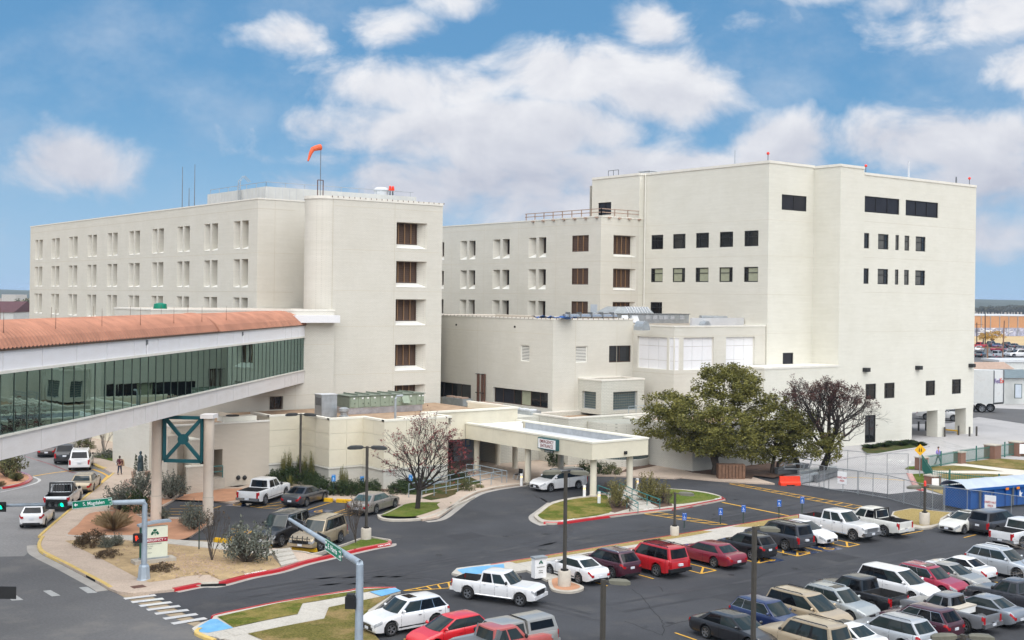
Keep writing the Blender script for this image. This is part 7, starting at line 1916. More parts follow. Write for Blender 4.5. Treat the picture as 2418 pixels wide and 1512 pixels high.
for s_ in(-.28,.28):
 for i in range(16):
  a,b=i*.3927,(i+1)*.3927; mb.bar((p.x+.3*math.cos(a),p.y+s_,.45+.3*math.sin(a)),(p.x+.3*math.cos(b),p.y+s_,.45+.3*math.sin(b)),.03)
 mb.tube([(p.x-.42,p.y+s_,.2),(p.x-.3,p.y+s_,.6),(p.x+.2,p.y+s_,.62),(p.x+.28,p.y+s_,1.05)],.025,6)
mb.build('frame','galv',wc); MB().box(p.x-.25,p.x+.2,p.y-.26,p.y+.26,.6,.66).build('seat','black_plastic',wc); MB().box(p.x+.2,p.x+.26,p.y-.26,p.y+.26,.66,1.1).build('backrest','black_plastic',wc)
# ---- traffic signals
def signal_head(c,r_,name,label,lit,vertical=False,back=False,s=1.):
 "three-lamp head; r_ is the reading direction, lit: index or None"
 c=Vector(c); n=Vector((r_.y,-r_.x,0)); ax=-UP if vertical else r_
 t=thing(name,label,'traffic light',c,group='signal heads'); ot=r_ if vertical else UP
 MB().obox(c,ax*.58*s,n*.015,ot*.26*s).build('back_plate','black_metal',t); MB().obox(c-n*.1,ax*.48*s,n*.09,ot*.16*s).build('housing','black_plastic',t)
 if back:return t
 for i in(-1,0,1):
  q=c+ax*i*.32*s; k=14; ringv=[]; l_=MB()
  e1,e2=r_,UP; P_=[q+n*.03+(e1*math.cos(6.283*j/k)+e2*math.sin(6.283*j/k))*.12*s for j in range(k)]
  l_.add(P_,[tuple(range(k))]); l_.build('lens','signal_green' if i==lit else 'galv_dark',t)
  vz=MB(); A_=[j for j in range(k+1)if True]
  pts=[(e1*math.cos(6.283*j/k)+e2*math.sin(6.283*j/k))*.135*s for j in range(-1,k//2+2)]
  vs=[q+v for v in pts]+[q+v+n*.26*s for v in pts]; m_=len(pts); vz.add(vs,[(j,j+1,m_+j+1,m_+j)for j in range(m_-1)]); vz.build('visor','black_metal',t)
 return t
RR=Vector((RT[0],RT[1],0))
p=Q(*zA(1222,1015)); p.z=.13; ma=thing('signal_mast','grey signal mast with long horizontal arm at the street corner','traffic signal pole',p)
ztop=atz(*zA(1228,355),p); e=at_d(*zA(-140,372),p)
MB().tube([(p.x,p.y,.5),(p.x,p.y,ztop)],(.17,.14),14).build('mast','steel_mast',ma,40)
MB().lathe([(.42,.12),(.36,.2),(.3,.85),(.24,.95)],8,(p.x,p.y,0)).build('base','steel_mast',ma)
MB().tube([(p.x,p.y,ztop-.02),(p.x,p.y,ztop+.12),e],(.14,.15,.07),10).build('arm','steel_mast',ma,40)
q=at_d(*zA(495,352),p); signal_head(q-Vector((FW[0],FW[1],0))*.25,RR,'traffic_light','black traffic light with green lamp hanging next to the street name board',1,s=1.05)
q=at_d(*zA(-25,372),p); signal_head(q-Vector((FW[0],FW[1],0))*.25,RR,'traffic_light','black traffic light with green lamp cut by the left picture edge',1,s=1.05)
def name_board(c0,c1,hgt,s_,label,extra,arrow=False):
 c0,c1=Vector(c0),Vector(c1); r_=(c1-c0); L=r_.length; r_.normalize(); n=Vector((r_.y,-r_.x,0)).normalized(); c=(c0+c1)/2; u=r_.cross(-n).normalized()if False else(n.cross(r_)).normalized()
 if u.z<0:u=-u
 t=thing('street_name_sign',label,'street sign',c); MB().obox(c,r_*(L/2),n*.015,u*(hgt/2)).build('board','sign_green',t)
 mb=MB()
 for a,b in(((-1,-1),(1,-1)),((1,-1),(1,1)),((1,1),(-1,1)),((-1,1),(-1,-1))):mb.bar(c+n*.017+r_*a[0]*(L/2-.02)+u*a[1]*(hgt/2-.02),c+n*.017+r_*b[0]*(L/2-.02)+u*b[1]*(hgt/2-.02),.02,.006,n)
 mb.build('border','lettering_white',t)
 text(s_,hgt*.66,'lettering','lettering_white',t,c+n*.02+r_*L*(.04 if arrow else-.03),r_,u,sx=.9)
 for tx,fx,fy in extra:text(tx,hgt*.26,'lettering','lettering_white',t,c+n*.02+r_*L*fx+u*hgt*fy,r_,u)
 if arrow:
  a=c+n*.02-r_*L*.43; mb=MB(); mb.bar(a,a+r_*.16,.07,.006,n); mb.add([a-r_*.05,a+r_*.06+u*.1,a+r_*.06-u*.1],((0,1,2),)); mb.build('arrow','lettering_white',t)
off=Vector((FW[0],FW[1],0))*-.28
name_board(at_d(*zA(628,359),p)+off,at_d(*zA(968,324),p)+off,.43,'S. Magdalen','green street board reading S. Magdalen with a left arrow',(('BLK',.45,.22),('0',.45,-.2)),True)
q=at_d(*zA(1178,640),p); ps=thing('pedestrian_signal','black walk signal showing a red hand on the corner mast','pedestrian signal',q)
MB().obox(q+off*.4,RR*.24,Vector((FW[0],FW[1],0))*.15,UP*.24).build('housing','black_plastic',ps); mb=MB(); hc=q+off*.4-Vector((FW[0],FW[1],0))*.16-RR*.05
mb.bar(hc-UP*.12,hc+UP*.03,.13,.01,RR)
for i in range(4):mb.bar(hc+RR*(-.05+i*.034)+UP*.03,hc+RR*(-.055+i*.037)+UP*(.13+.02*(i in(1,2))),.024,.01,RR)
mb.bar(hc+RR*.06-UP*.06,hc+RR*.11+UP*.03,.03,.01,RR); mb.build('hand','signal_hand',ps)
p=Q(846,1600); mc=thing('signal_mast','weathered signal mast at the bottom edge with its arm slanting to the lot','traffic signal pole',p)
ztop=atz(850,1333,p); tp=Vector((p.x,p.y,ztop)); t2=tp+Vector((0,0,.05))
Pz=lambda x,y,h:Q(x,y,h)
e=Q(683,1226,ztop+.45)
MB().tube([p,tp],(.19,.155),14).build('mast','steel_mast',mc,40); MB().tube([tp-UP*.02,t2,e],(.155,.15,.08),10).build('arm','steel_mast',mc,40)
ad=(e-t2).normalized(); ahr=Vector((ad.x,ad.y,0)).normalized(); nn=Vector((ahr.y,-ahr.x,0))
fr_=lambda x:t2.lerp(e,(850-x)/(850-683.))
mb_c=fr_(803); rdir=-ahr if(-ahr).dot(RR)>0 else ahr
nb=Vector((rdir.y,-rdir.x,0))*.22
name_board(mb_c+nb-rdir*.95+UP*.08,mb_c+nb+rdir*.95-UP*.05,.52,'E. Harris','green street board reading E. Harris on the near slanting arm',(('Blk',-.42,.22),('100',-.42,-.2),('Ave',.42,.22),('200',.42,-.2)))
for x,l in((697,'traffic light at the tip of the near slanting arm'),(756,'traffic light hanging mid-way on the near slanting arm')):
 signal_head(fr_(x)-UP*.12-nn*-.2,-RR*.5+Vector((FW[0],FW[1],0))*.86,'traffic_light',l,None,s=.95)
q=at_d(828,1422,p); ps=thing('pedestrian_signal','black walk signal box on the near mast seen from behind','pedestrian signal',q); MB().obox(q,RR*.22,Vector((FW[0],FW[1],0))*.2,UP*.24).build('housing','black_plastic',ps); MB().obox(q+UP*.3,RR*.16,Vector((FW[0],FW[1],0))*.17,UP*.06).build('visor','black_metal',ps)
q=at_d(*zA(20,1108),Q(*zA(100,1500))); signal_head(q,RR,'traffic_light','dark signal head seen from behind at the left picture edge',None,back=True,s=1.1)
# ---- monument sign
c=Q(*zA(1305,880)); c.z=.24; r_=(Q(*zA(1480,875))-Q(*zA(1215,905))).normalized(); r_=Vector((r_.x,r_.y,0)).normalized(); n=Vector((r_.y,-r_.x,0))
mo=thing('monument_sign','cream monument sign with green clover and red EMERGENCY band','sign',c); mo.scale=(.78,.78,.78)
MB().obox(c+UP*.1,r_*1.55,n*.55,UP*.16).build('base','kerb_grey',mo); MB().obox(c+UP*.3,r_*1.05,n*.32,UP*.07).build('plinth','galv',mo)
hS=2.3; MB().obox(c+UP*(.35+hS/2),r_*.98,n*.2,UP*(hS/2)).build('body','sign_cream',mo); MB().obox(c+UP*(.35+hS/2)-r_*1.0,r_*.03,n*.21,UP*(hS/2)).build('edge_strip','lettering_green',mo)
mb=MB()
for i in range(10):
 a,b=-1.2+i*.24,-.96+i*.24; f_=lambda x:c+r_*x+UP*(hS+.42+.28*(1-((x-.7)/2.2)**2)); mb.bar(f_(a),f_(b+.01),.6,.16)
mb.build('cap','steel_mast',mo)
fz=lambda x,z:c+n*.215+r_*x+UP*z
def clover(par,ctr,r_,n,s_,m_='lettering_green'):
 mb=MB()
 for j,(dx,dz)in enumerate(((-.5,-.08),(.5,-.08),(0,.46))):
  for ex,ez in(((-.16,.14),(.16,.14))if dx==0 else((0,.16),(math.copysign(.16,dx),-.12))):
   o_=ctr+r_*(dx+ex)*s_+UP*(dz+ez)*s_; mb.add([o_+(r_*math.cos(6.283*k/12)+UP*math.sin(6.283*k/12))*.27*s_+n*.002*(j*2+(ex>0))for k in range(12)],[tuple(range(12))])
  mb.bar(ctr,ctr+(r_*dx+UP*dz)*s_,.2*s_,.006,n)
 mb.bar(ctr+UP*.05*s_,ctr-UP*.6*s_+r_*.1*s_,.1*s_,.008,n); mb.build('clover_emblem',m_,par)
clover(mo,fz(0,2.2),r_,n,.33); MB().obox(fz(0,1.66),r_*.97,n*.012,UP*.16).build('red_band','sign_red',mo)
text('EMERGENCY >',.27,'lettering','lettering_white',mo,fz(.02,1.66)+n*.014,r_,UP,sx=.95)
for i,s_ in enumerate(("Women's & Children's Hospital",'Emergency Clinic','Pediatric Clinic','','Medical Center')):
 if s_:text(s_,.13,'lettering','lettering_grey',mo,fz(-.9,1.38-i*.16),r_,UP,'LEFT',sx=.85)
c=Q(*zC(1405,500)); r_=Vector((1,-.12,0)).normalized(); n=Vector((r_.y,-r_.x,0)); ks=thing('kiosk_sign','small white monument with green clover beside the white sedan','sign',c)
c.z=.12; MB().obox(c+UP*.55,r_*.38,n*.2,UP*.55).build('body','sign_white',ks); MB().obox(c+UP*1.14,r_*.43,n*.26,UP*.04).build('cap','galv',ks); MB().obox(c+r_*.39+UP*.5,r_*.03,n*.13,UP*.42).build('edge_strip','lettering_green',ks)
L_=-n; nX=Vector((-1,0,0)); rX=Vector((0,-1,0))
cX=c+n*.21; clover(ks,cX+UP*.86,r_,n,.15)
for s_,z in(('SHANNON',.62),('Visitor',.42),('Parking',.31)):text(s_,.1,'lettering','lettering_grey',ks,cX+UP*z,r_,UP)
def kerb_text(s_,px,px2,size,h=.19):
 a,b=Q(*px),Q(*px2); r_=(b-a).normalized(); n=Vector((r_.y,-r_.x,0)); nrm=(n*.25+UP).normalized(); u=nrm.cross(r_).normalized()
 o=text(s_,size,'kerb_lettering','lettering_white',None,(a+b)/2+UP*h-n*.10,r_,u,depth=.004,sx=1.2); o['kind']='structure'
kerb_text('NO PARKING',zB(660,462),zB(775,440),.2); kerb_text('FIRE LANE',zB(1812,216),zB(1890,200),.2); kerb_text('NO PARKING',zD(1210,1393),zD(1280,1380),.2,.17); kerb_text('FIRE LANE',zD(1910,1293),zD(1975,1282),.2,.17); kerb_text('NO PARK',zE(1010,1310),zE(1058,1300),.2,.17)
# ================================================================== rooftops
zU=crop(796.6,885.1,.14642)
def bx(t,name,m,*b):return MB().box(*b).build(name,m,t)
ah=thing('air_handler','long sage green rooftop air handler with many access doors on a foil-wrapped curb','air handler',(56,98,5.1))
yA=97.4; xa0,_=onY(*zU(35,400),yA+1.2); xa1,_=onY(*zU(200,420),yA); xb1,_=onY(*zU(1395,400),yA)
_,za1=onY(*zU(200,355),yA); _,za0=onY(*zU(200,540),yA)
bx(ah,'curb','foil',xa1-.1,xb1-.1,yA+.1,yA+2.4,5.0,za0)
bx(ah,'casing','ahu_green',xa1,xb1,yA,yA+2.6,za0,za1); bx(ah,'roof','ahu_green_dark',xa1-.12,xb1+.1,yA-.12,yA+2.7,za1,za1+.07)
bx(ah,'shaded_end_panel','ahu_green_dark',xa1-.03,xa1,yA+.05,yA+2.5,za0+.05,za1-.05)  # shade on the casing's end face painted in as darker green
L=xb1-xa1
for f0,f1 in((.01,.07),(.11,.18),(.19,.25),(.27,.34),(.40,.47),(.52,.57),(.59,.66),(.77,.83),(.89,.95),(.96,.995)):
 d=bx(ah,'access_door','ahu_green',xa1+L*f0,xa1+L*f1,yA-.05,yA,za0+.08,za1-.06); x=xa1+L*(f1-.008)
 bx(d,'handle','black_metal',x-.05,x,yA-.11,yA-.05,za0+.35,za0+.42); bx(d,'label_plate','sign_white',x-.16,x+.02,yA-.065,yA-.05,za1-.24,za1-.12)
mb=MB()
for i in range(6):x=xa1+L*(.1+i*.15); mb.prism([(x,yA+.1),(x+.1,yA+.1),(x+.1,yA+2.6),(x,yA+2.6)],za1+.07,za1+.2)
mb.build('roof_rib','ahu_green_dark',ah); mb=MB(); x=xa1+L*.68; mb.add([(x,yA,za0+.3),(x+L*.09,yA,za0+.3),(x+L*.09,yA,za1-.1),(x,yA,za1-.1),(x,yA-.5,za0+.25),(x+L*.09,yA-.5,za0+.25),(x+L*.09,yA-.12,za1-.1),(x,yA-.12,za1-.1)],((4,5,6,7),(0,4,7,3),(1,5,6,2),(0,1,5,4))); mb.build('intake_hood','ahu_green',ah)
x0,z1=onY(760,932,96.0); x1,_=onY(796,932,96.0)
cu=thing('condensing_unit','tall light grey condensing unit beside the sage air handler','air conditioner',(x0,96,5.1)); bx(cu,'casing','galv',x0,x1,96,97.3,5.15,z1-.05); bx(cu,'grille','galv_dark',x0-.02,x0,96.15,97.1,6.2,z1-.3); bx(cu,'top','roof_white',x0-.04,x1+.04,95.96,97.34,z1-.05,z1)
x,z=onY(812,971,95.2); MB_=MB().lathe([(.42,5.05),(.42,5.3),(.3,5.35),(.3,5.6),(.45,5.7),(.45,5.95),(.2,6.05)],16,(x,95.2,0)); tag(MB_.build('exhaust_fan','galv',at=(x,95.2,5.05)),'round silver exhaust fan at the foot of the sage air handler','exhaust fan')
x,_=onY(932,1060,88.2); vp=MB().tube([(x,88.2,5.0),(x,88.2,7.3),(x+.12,88.2,7.5),(x+.7,88.2,7.52)],.1,8); tag(vp.build('vent_pipe','galv',at=(x,88.2,5)),'bent silver vent pipe rising from the clinic roof','pipe')
for i,px in enumerate((731,745,757)):
 x,z=onY(px,948,YT); t=thing('disconnect_box',('left','middle','right')[i]+' white electric box on the tower wall above the clinic roof','electric box',(x,YT,6),group='electric boxes on the tower wall'); bx(t,'box','white_paint',x-.22,x+.22,YT-.25,YT,z-.3,z+.35); MB().tube([(x,YT-.1,z-.3),(x+.1,YT-.12,5.2)],.04,6).build('conduit','white_paint',t)
for i,(px,py,X,n,m,lab)in enumerate(((1068,940,75.5,3,'galv','silver condenser with three fans in front of the dark strip window'),(1148,955,74.5,3,'galv_dark','dark grey condenser with three orange fans beside the pipes'),(1225,968,75.0,3,'galv','low silver condenser with white fans near the podium corner'))):
 y,z=onX(px,py,X); t=thing('condenser',lab,'air conditioner',(X,y,4.4)); bx(t,'casing',m,X,X+1.3,y-1.9,y+1.9,4.3,z)
 for j in range(n):MB().lathe([(.5,0),(.5,.1),(.4,.14)],14,(X+.65,y-1.25+j*1.25,z)).build('fan','roof_tan' if i<2 else 'roof_white',t)
t=thing('fan_housing','big pale grey ribbed fan housing on the middle block roof','exhaust fan',(86.5,101,13.3)); x0,z1=onY(*zR(640,345),100.5); xl_,_=onY(*zR(535,400),100.5); x1,_=onY(*zR(985,400),100.5)
mb=MB(); mb.add([(xl_,100.5,14.3),(x1,100.5,14.3),(x1,103.5,14.3),(xl_,103.5,14.3),(x0,101,z1),(x1-.5,101,z1),(x1-.5,103,z1),(x0,103,z1)],((0,1,5,4),(1,2,6,5),(2,3,7,6),(3,0,4,7),(4,5,6,7))); mb.build('hood','galv',t)
for i in range(9):x=x0+1+i*(x1-x0-1.6)/8; MB().bar((x,100.45,14.35),(x-.1,100.95,z1),.14).build('rib','roof_white',t)
bx(t,'base','galv_dark',xl_+.3,x1-.3,100.8,103.3,13.3,14.3)
x0,z1=onY(*zR(725,425),97.0); x1,_=onY(*zR(1360,425),97.0)
t=thing('air_handler','long low grey air handler with square doors on the middle block roof','air handler',(90,97,13.4)); bx(t,'casing','galv',x0,x1,97,99,13.3,z1); bx(t,'roof','galv_dark',x0-.1,x1+.1,96.9,99.1,z1,z1+.06)
for f in(.25,.375,.475,.56,.67,.84):bx(t,'access_door','roof_flashing',x0+(x1-x0)*f,x0+(x1-x0)*(f+.075),96.96,97,13.7,z1-.1)
for f in(-.16,-.0):mb=MB(); x=x0+(x1-x0)*f; mb.add([(x,96.4,13.4),(x+.9,96.4,13.4),(x+1.1,97,z1-.1),(x+.25,97,z1-.1),(x,97,13.4),(x+.9,97,13.4)],((0,1,2,3),(0,3,4),(1,2,5))); mb.build('intake_hood','roof_white',t)
t=thing('duct_pipe','long shiny duct pipe laid along the parapet of the middle block roof','pipe',(82,96,13.8)); MB().tube([(80.5,96.2,14.05),(87.6,96.2,14.05)],.3,12).build('pipe','chrome',t,40)
for i in range(5):bx(t,'bracket','galv_dark',81+i*1.5,81.08+i*1.5,95.85,96.55,13.4,14.5)
t=thing('duct_pipe','round grey duct with open end above the white panel block','pipe',(99,94,13.8)); p=onY(*zR(1480,458),93.); q=onY(*zR(1760,464),93.); MB().tube([(p[0],93,p[1]),(q[0],93,q[1])],.22,12).build('pipe','galv',t,40); bx(t,'stand','galv_dark',q[0]-1.1,q[0]-.9,92.8,93.2,12.8,q[1]-.2)
for px,lab in((898,'rounded grey roof hood at the left of the white panel block'),(1560,'grey roof hood at the middle of the white panel block')):
 x,z=onY(*zR(px,495),91.); mb=MB(); k=8; sec=[(math.cos(RD(180*i/k))*.6,12.75+math.sin(RD(180*i/k))*.95)for i in range(k+1)]; mb.add([(x+a,91,b)for a,b in sec]+[(x+a,92.2,b)for a,b in sec],[(i,i+1,k+2+i,k+1+i)for i in range(k)]+[tuple(range(k+1)),tuple(range(k+1,2*k+2))]); tag(mb.build('roof_hood','galv',at=(x,91,12.7)),lab,'vent')
mb=MB(); rg=random.Random(6); g0=[[(78.9+i*.35,95.6+j*.5+8,13.75+.3*math.sin(i*.9+j)*(j%3>0)+rg.uniform(0,.25))for i in range(8)]for j in range(10)]
y0,_=onX(1342,745,79.); g0=[[(78.6+i*.35,y0+6-0+j*.55-6,13.8+rg.uniform(0,.35))for i in range(6)]for j in range(12)]
for j in range(11):
 for i in range(5):mb.quad(g0[j][i],g0[j][i+1],g0[j+1][i+1],g0[j+1][i])
tag(mb.build('tarpaulin','dumpster_blue',at=(79,y0,13.7)),'crumpled blue tarpaulin on the middle block parapet','tarp')
def pole(name,label,cat,p,h,r,m,group=None):return tag(MB().tube([p,(p[0],p[1],p[2]+h)],(r,r*.6),6).build(name,m,at=p),label,cat,group)
x,z=onY(756,460,106.5); ws=thing('windsock','drooping orange windsock on a tall mast at the tower roof edge','windsock',(x,106.5,25.5)); _,z1=onY(758,342,106.5)
MB().tube([(x,106.5,25.4),(x,106.5,z1)],.035,6).build('mast','galv_dark',ws); mb=MB()
for dx in(-.3,.3):mb.bar((x+dx,106.5,25.5),(x+dx,106.5,27.1),.07)
mb.bar((x-.3,106.5,27.1),(x+.3,106.5,27.1),.07); mb.build('stand','rust_brown',ws)
pt=lambda px,py:(lambda q:Vector((q[0],106.5,q[1])))(onY(px,py,106.5)); MB().tube([pt(757,348),pt(747,350),pt(738,353),pt(733,363),pt(727,381)],(.3,.27,.24,.17,.08),10,False).build('sock','windsock',ws,50)
t=thing('beacon_light','orange twin beacon light on the penthouse roof','beacon',(70,118,27)); x,z0=onY(924,458,118.); _,z1=onY(924,440,118.); bx(t,'housing','orange_plastic',x-.26,x+.26,117.8,118.2,z0+.35,z1-.25); 
for dx in(-.18,.18):MB().blob((x+dx,118,z1-.12),.15).build('lens','beacon',t); bx(t,'leg','galv_dark',x+dx-.04,x+dx+.04,117.9,118.1,z0-.6,z0+.35)
t=tag(MB().lathe([(.8,26.6),(.8,27.6),(.95,27.8),(.6,28.1)],14,(onY(900,458,119.)[0],119,0)).build('roof_vent','roof_white',at=(0,0,0)),'white round vent cap beside the orange beacon','vent')
for px,py,h,lab in((430,487,4.2,'left tall thin antenna on the ward roof'),(446,486,1.6,'short antenna between two tall ones on the ward roof'),(459,484,4.2,'right tall thin antenna on the ward roof')):
 p=onX(px,py,57.); pole('antenna',lab,'antenna',(57.,p[0],25.4),h+1.1,.05,'galv_dark','antennas on the ward roof')
for px,py0,py1,Y,lab,m in((1735,392,356,100,'thin mast on the new building roof left of the corner','galv'),(2145,422,382,90,'white flue stack on the new building roof','roof_white'),(2257,432,418,88,'small pipe frame near the right end of the new building roof','galv_dark')):
 x,z=onY(px,py1,Y); pole('roof_mast',lab,'mast',(x,Y,29.8),z-29.8,.09 if py1<370 else.16,m)
for px,py,X_,lab in((1824,372,(103.2,89.2),'red obstruction light at the highest corner'),(2055,402,(115.5,85.6),'red obstruction light right of the roof step'),(2303,428,(136,85.6),'red obstruction light at the right roof corner')):
 t=thing('obstruction_light',lab+' of the new building','warning light',(*X_,30.2),group='obstruction lights'); z=31.9 if X_[0]<110 else 31.2; MB().tube([(*X_,30),(*X_,z-.15)],.05,6).build('post','galv_dark',t); MB().blob((*X_,z),.17).build('lamp','beacon',t)
t=thing('roof_cage_ladder','grey ladder cage on the roof above the railed middle wing','ladder',(102.6,113,31)); y0,_=onX(1436,405,102.3); y1,_=onX(1460,405,102.3)
for y in(y0,(y0+y1)/2,y1):MB().tube([(102.3,y,30.9),(102.3,y,31.75)],.04,5).build('post','galv_dark',t)
MB().tube([(102.3,y0,31.75),(102.3,y1,31.75)],.04,5).build('rail','galv_dark',t)
t=thing('roof_vent','louvred white vent box at the roof edge of the new building','vent',(103.4,107,31)); 
for i in range(3):bx(t,'slat','roof_white',102.9,104.2,107.2,109.4,30.95+i*.17,31.05+i*.17)
# ================================================================== works area and far corner
def chain_panel(a,b,h,label,sign=None):
 a,b=Vector(a),Vector(b); t=thing('fence_panel',label,'fence',a,group='temporary chain-link fence panels'); d=(b-a); L=d.length; d.normalize(); mb=MB()
 for z in(.12,h):mb.tube([a+UP*z,b+UP*z],.028,5)
 for q in(a,(a+b)/2,b):mb.tube([q,q+UP*h],.03,5)
 mb.build('frame','fence_galv',t); mb=MB(); n=int(L/.22)
 for i in range(-int(h/.22),n):
  for sg in(1,-1):
   s0,s1=i*.22,i*.22+h
   if sg<0:s0,s1=s1,s0
   za_,zb_=0.,1.
   u0,u1=max(0,min(L,s0)),max(0,min(L,s1))
   if abs(s1-s0)<1e-6 or u0==u1:continue
   f0,f1=(u0-s0)/(s1-s0),(u1-s0)/(s1-s0); mb.bar(a+d*u0+UP*(.12+(h-.12)*f0),a+d*u1+UP*(.12+(h-.12)*f1),.007)
 o=mb.build('mesh','fence_galv',t); o['kind']='stuff'
 if sign:
  n_=Vector((d.y,-d.x,0)); n_=n_ if n_.dot(Vector((FW[0],FW[1],0)))<0 else-n_; r_=Vector((-n_.y,n_.x,0)); c=a+d*L*sign[0]+UP*h*.62+n_*.06
  s_=MB().obox(c,r_*.42,n_*.01,UP*.52).build('notice_board','sign_white',t)
  for tx,z in(('HARD HAT',.0),('AREA',-.26)):text(tx,.24,'lettering','paint_red',s_,c+n_*.02+UP*z,r_,UP,sx=.72)
ZF=lambda x,y:Q(*zF(x,y))
for i,(a,b,s_)in enumerate(((ZF(0,650),ZF(205,682),None),(ZF(205,682),ZF(310,708),None),(ZF(310,708),ZF(618,748),(.48,)),(ZF(630,752),ZF(945,808),None),(ZF(945,808),ZF(1300,905),None),(ZF(1300,905),ZF(1560,950),None),(Q(*zI(915,1010)),Q(*zI(1565,1095)),(.98,)),(Q(*zI(1565,1095)),Q(*zI(2100,1180)),None),(ZF(320,480),ZF(710,525),None),(ZF(710,540),ZF(1165,540),None))):
 chain_panel(a,b,1.95,('chain-link panel before the steel pile','narrow chain-link panel beside the hard hat notice','chain-link panel carrying the left hard hat notice','leaning chain-link panel on the asphalt edge','chain-link panel left of the red beacon lamp','chain-link panel right behind the red beacon lamp','chain-link panel before the dumpster with a hard hat notice','chain-link panel at the right edge before the dumpster','chain-link panel by the curved concrete walk','chain-link panel across the concrete drive')[i],s_)
a=ZF(-220,600); t=thing('water_barrier','bright orange plastic barrier at the end of the steel pile','barrier',Q(*zE(1635,1172))); b0,b1=Q(*zE(1552,1172)),Q(*zE(1724,1170)); d=(b1-b0).normalized(); n=Vector((d.y,-d.x,0)); c=(b0+b1)/2
mb=MB(); L=(b1-b0).length/2; mb.add([c+d*sx*L+n*sy*w+UP*z for z,w in((.08,.3),(.25,.28),(.34,.16),(.78,.11))for sx,sy in((-1,-1),(1,-1),(1,1),(-1,1))],[(i*4+j,i*4+(j+1)%4,i*4+4+(j+1)%4,i*4+4+j)for i in range(3)for j in range(4)]+[(0,1,2,3),(12,13,14,15)]); mb.build('body','orange_plastic',t)
for sx in(-.7,.7):MB().obox(c+d*sx*L+UP*.08,d*.25,n*.31,UP*.09).build('foot','orange_plastic',t)
for i,(x0,y0,x1,y1,m,k,lab)in enumerate(((1730,1120,2040,1085,'galv',4,'stack of pale galvanised steel members behind the fence'),(1860,1150,2050,1100,'galv_dark',6,'stack of dark steel pipes at the fence corner'),(1700,1165,1880,1140,'galv',3,'few steel bars lying behind the orange barrier'),(1530,1090,1800,1060,'galv_dark',4,'grey scaffold parts heaped under the twin-trunk oak'))):
 p,q=Q(*zE(x0,y0)),Q(*zE(x1,y1)); t=thing('steel_stack',lab,'steel pile',p); n=Vector((FW[0],FW[1],0)); rg=random.Random(i)
 for j in range(k*3):
  o=n*(.22*(j%k))+UP*(.14+.22*(j//k)); MB().bar(p+o+n*rg.uniform(-.1,.1),q+o+UP*rg.uniform(0,.15),.2).build('bar',m,t)
t=thing('scaffold_frame','leaning grey scaffold frames under the twin-trunk oak','scaffold',Q(*zE(1680,1080))); F_=lambda x,y:at_d(*zE(x,y),Q(*zE(1680,1085)))
for p,q in(((1600,985),(1570,1080)),((1770,985),(1740,1085)),((1600,985),(1775,985)),((1585,1030),(1760,1030)),((1640,925),(1830,950)),((1640,925),(1610,1000)),((1830,950),(1790,1080)),((1560,1000),(1640,940))):MB().bar(F_(*p),F_(*q),.1).build('tube','galv',t)
p=Q(*zE(1140,1130)); t=thing('wooden_crate','brown slatted wooden crate at the foot of the large oak','crate',p)
for i in range(8):MB().obox(p+RR*(-1.05+i*.3)+UP*.75,RR*.12,Vector((FW[0],FW[1],0))*.03,UP*.65).build('slat','wood_pallet',t)
MB().obox(p+UP*.75+Vector((FW[0],FW[1],0))*.6,RR*1.2,Vector((FW[0],FW[1],0))*.5,UP*.62).build('core','wood_pallet',t)
zi=lambda x,y:Q(*zI(x,y)); a=zi(1237,1000); b=a+Vector((11.5,-2.1,0))*.95; d=(b-a).normalized(); n=Vector((-d.y,d.x,0)); hD=1.65; t=thing('dumpster','long blue roll-off dumpster covered by a grey tarpaulin','dumpster',a)
MB().prism([a,b,b+n*2.4,a+n*2.4],.15,hD).build('body','dumpster_blue',t)
for i in range(9):q=a+d*(.3+i*1.28); MB().obox(q-n*.07+UP*.9,d*.09,n*.08,UP*.72).build('rib','dumpster_blue',t)
MB().bar(a-n*.1+UP*hD,b-n*.1+UP*hD,.2,.2).build('top_rail','dumpster_blue',t); mb=MB()
for i in range(3):q=a+d*(1.2+i*3.6)-n*.16; mb.bar(q+UP*.2,q+UP*hD,.12)
mb.build('tarp_arm','galv_dark',t); mb=MB(); k=10; vs=[]
for i in range(13):
 for j in range(k+1):q=a+d*(-.25+i*.96)+n*(-.2+2.8*j/k); vs.append((q.x,q.y,hD+.03+.55*math.sin(math.pi*j/k)**.7+.03*math.sin(i*2.1+j)))
mb.add(vs,[(i*(k+1)+j,i*(k+1)+j+1,(i+2)*(k+1)+j+1-(k+1),(i+1)*(k+1)+j)for i in range(12)for j in range(k)]); mb.build('tarpaulin','tarp_grey',t,60)
c=a+d*5.7-n*.06+UP*1.0; mb=MB(); k=5
sp=[c+d*math.sin(math.pi*i/k)*(.34 if i%2==0 else.15)+UP*math.cos(math.pi*i/k)*(.34 if i%2==0 else.15)for i in range(10)]; mb.add(sp,[tuple(range(10))]); mb.build('star_emblem','sign_white',t)
for s0 in(4.1,5.3,8.4):MB().obox(a+d*s0-n*.21+UP*(hD-.12),d*.17,n*.01,UP*.09).build('reflector','amber_lamp',t)
PL=[(625,440,262),(1137,352,190),(1578,290,95),(1905,248,55)]; PP=[zi(x,y0)for x,y0,_ in PL]; PP.append(zi(770,672)); tops=[atz(*zI(x,y1),p)for(x,_,y1),p in zip(PL,PP)]+[atz(*zI(770,505),PP[4])]
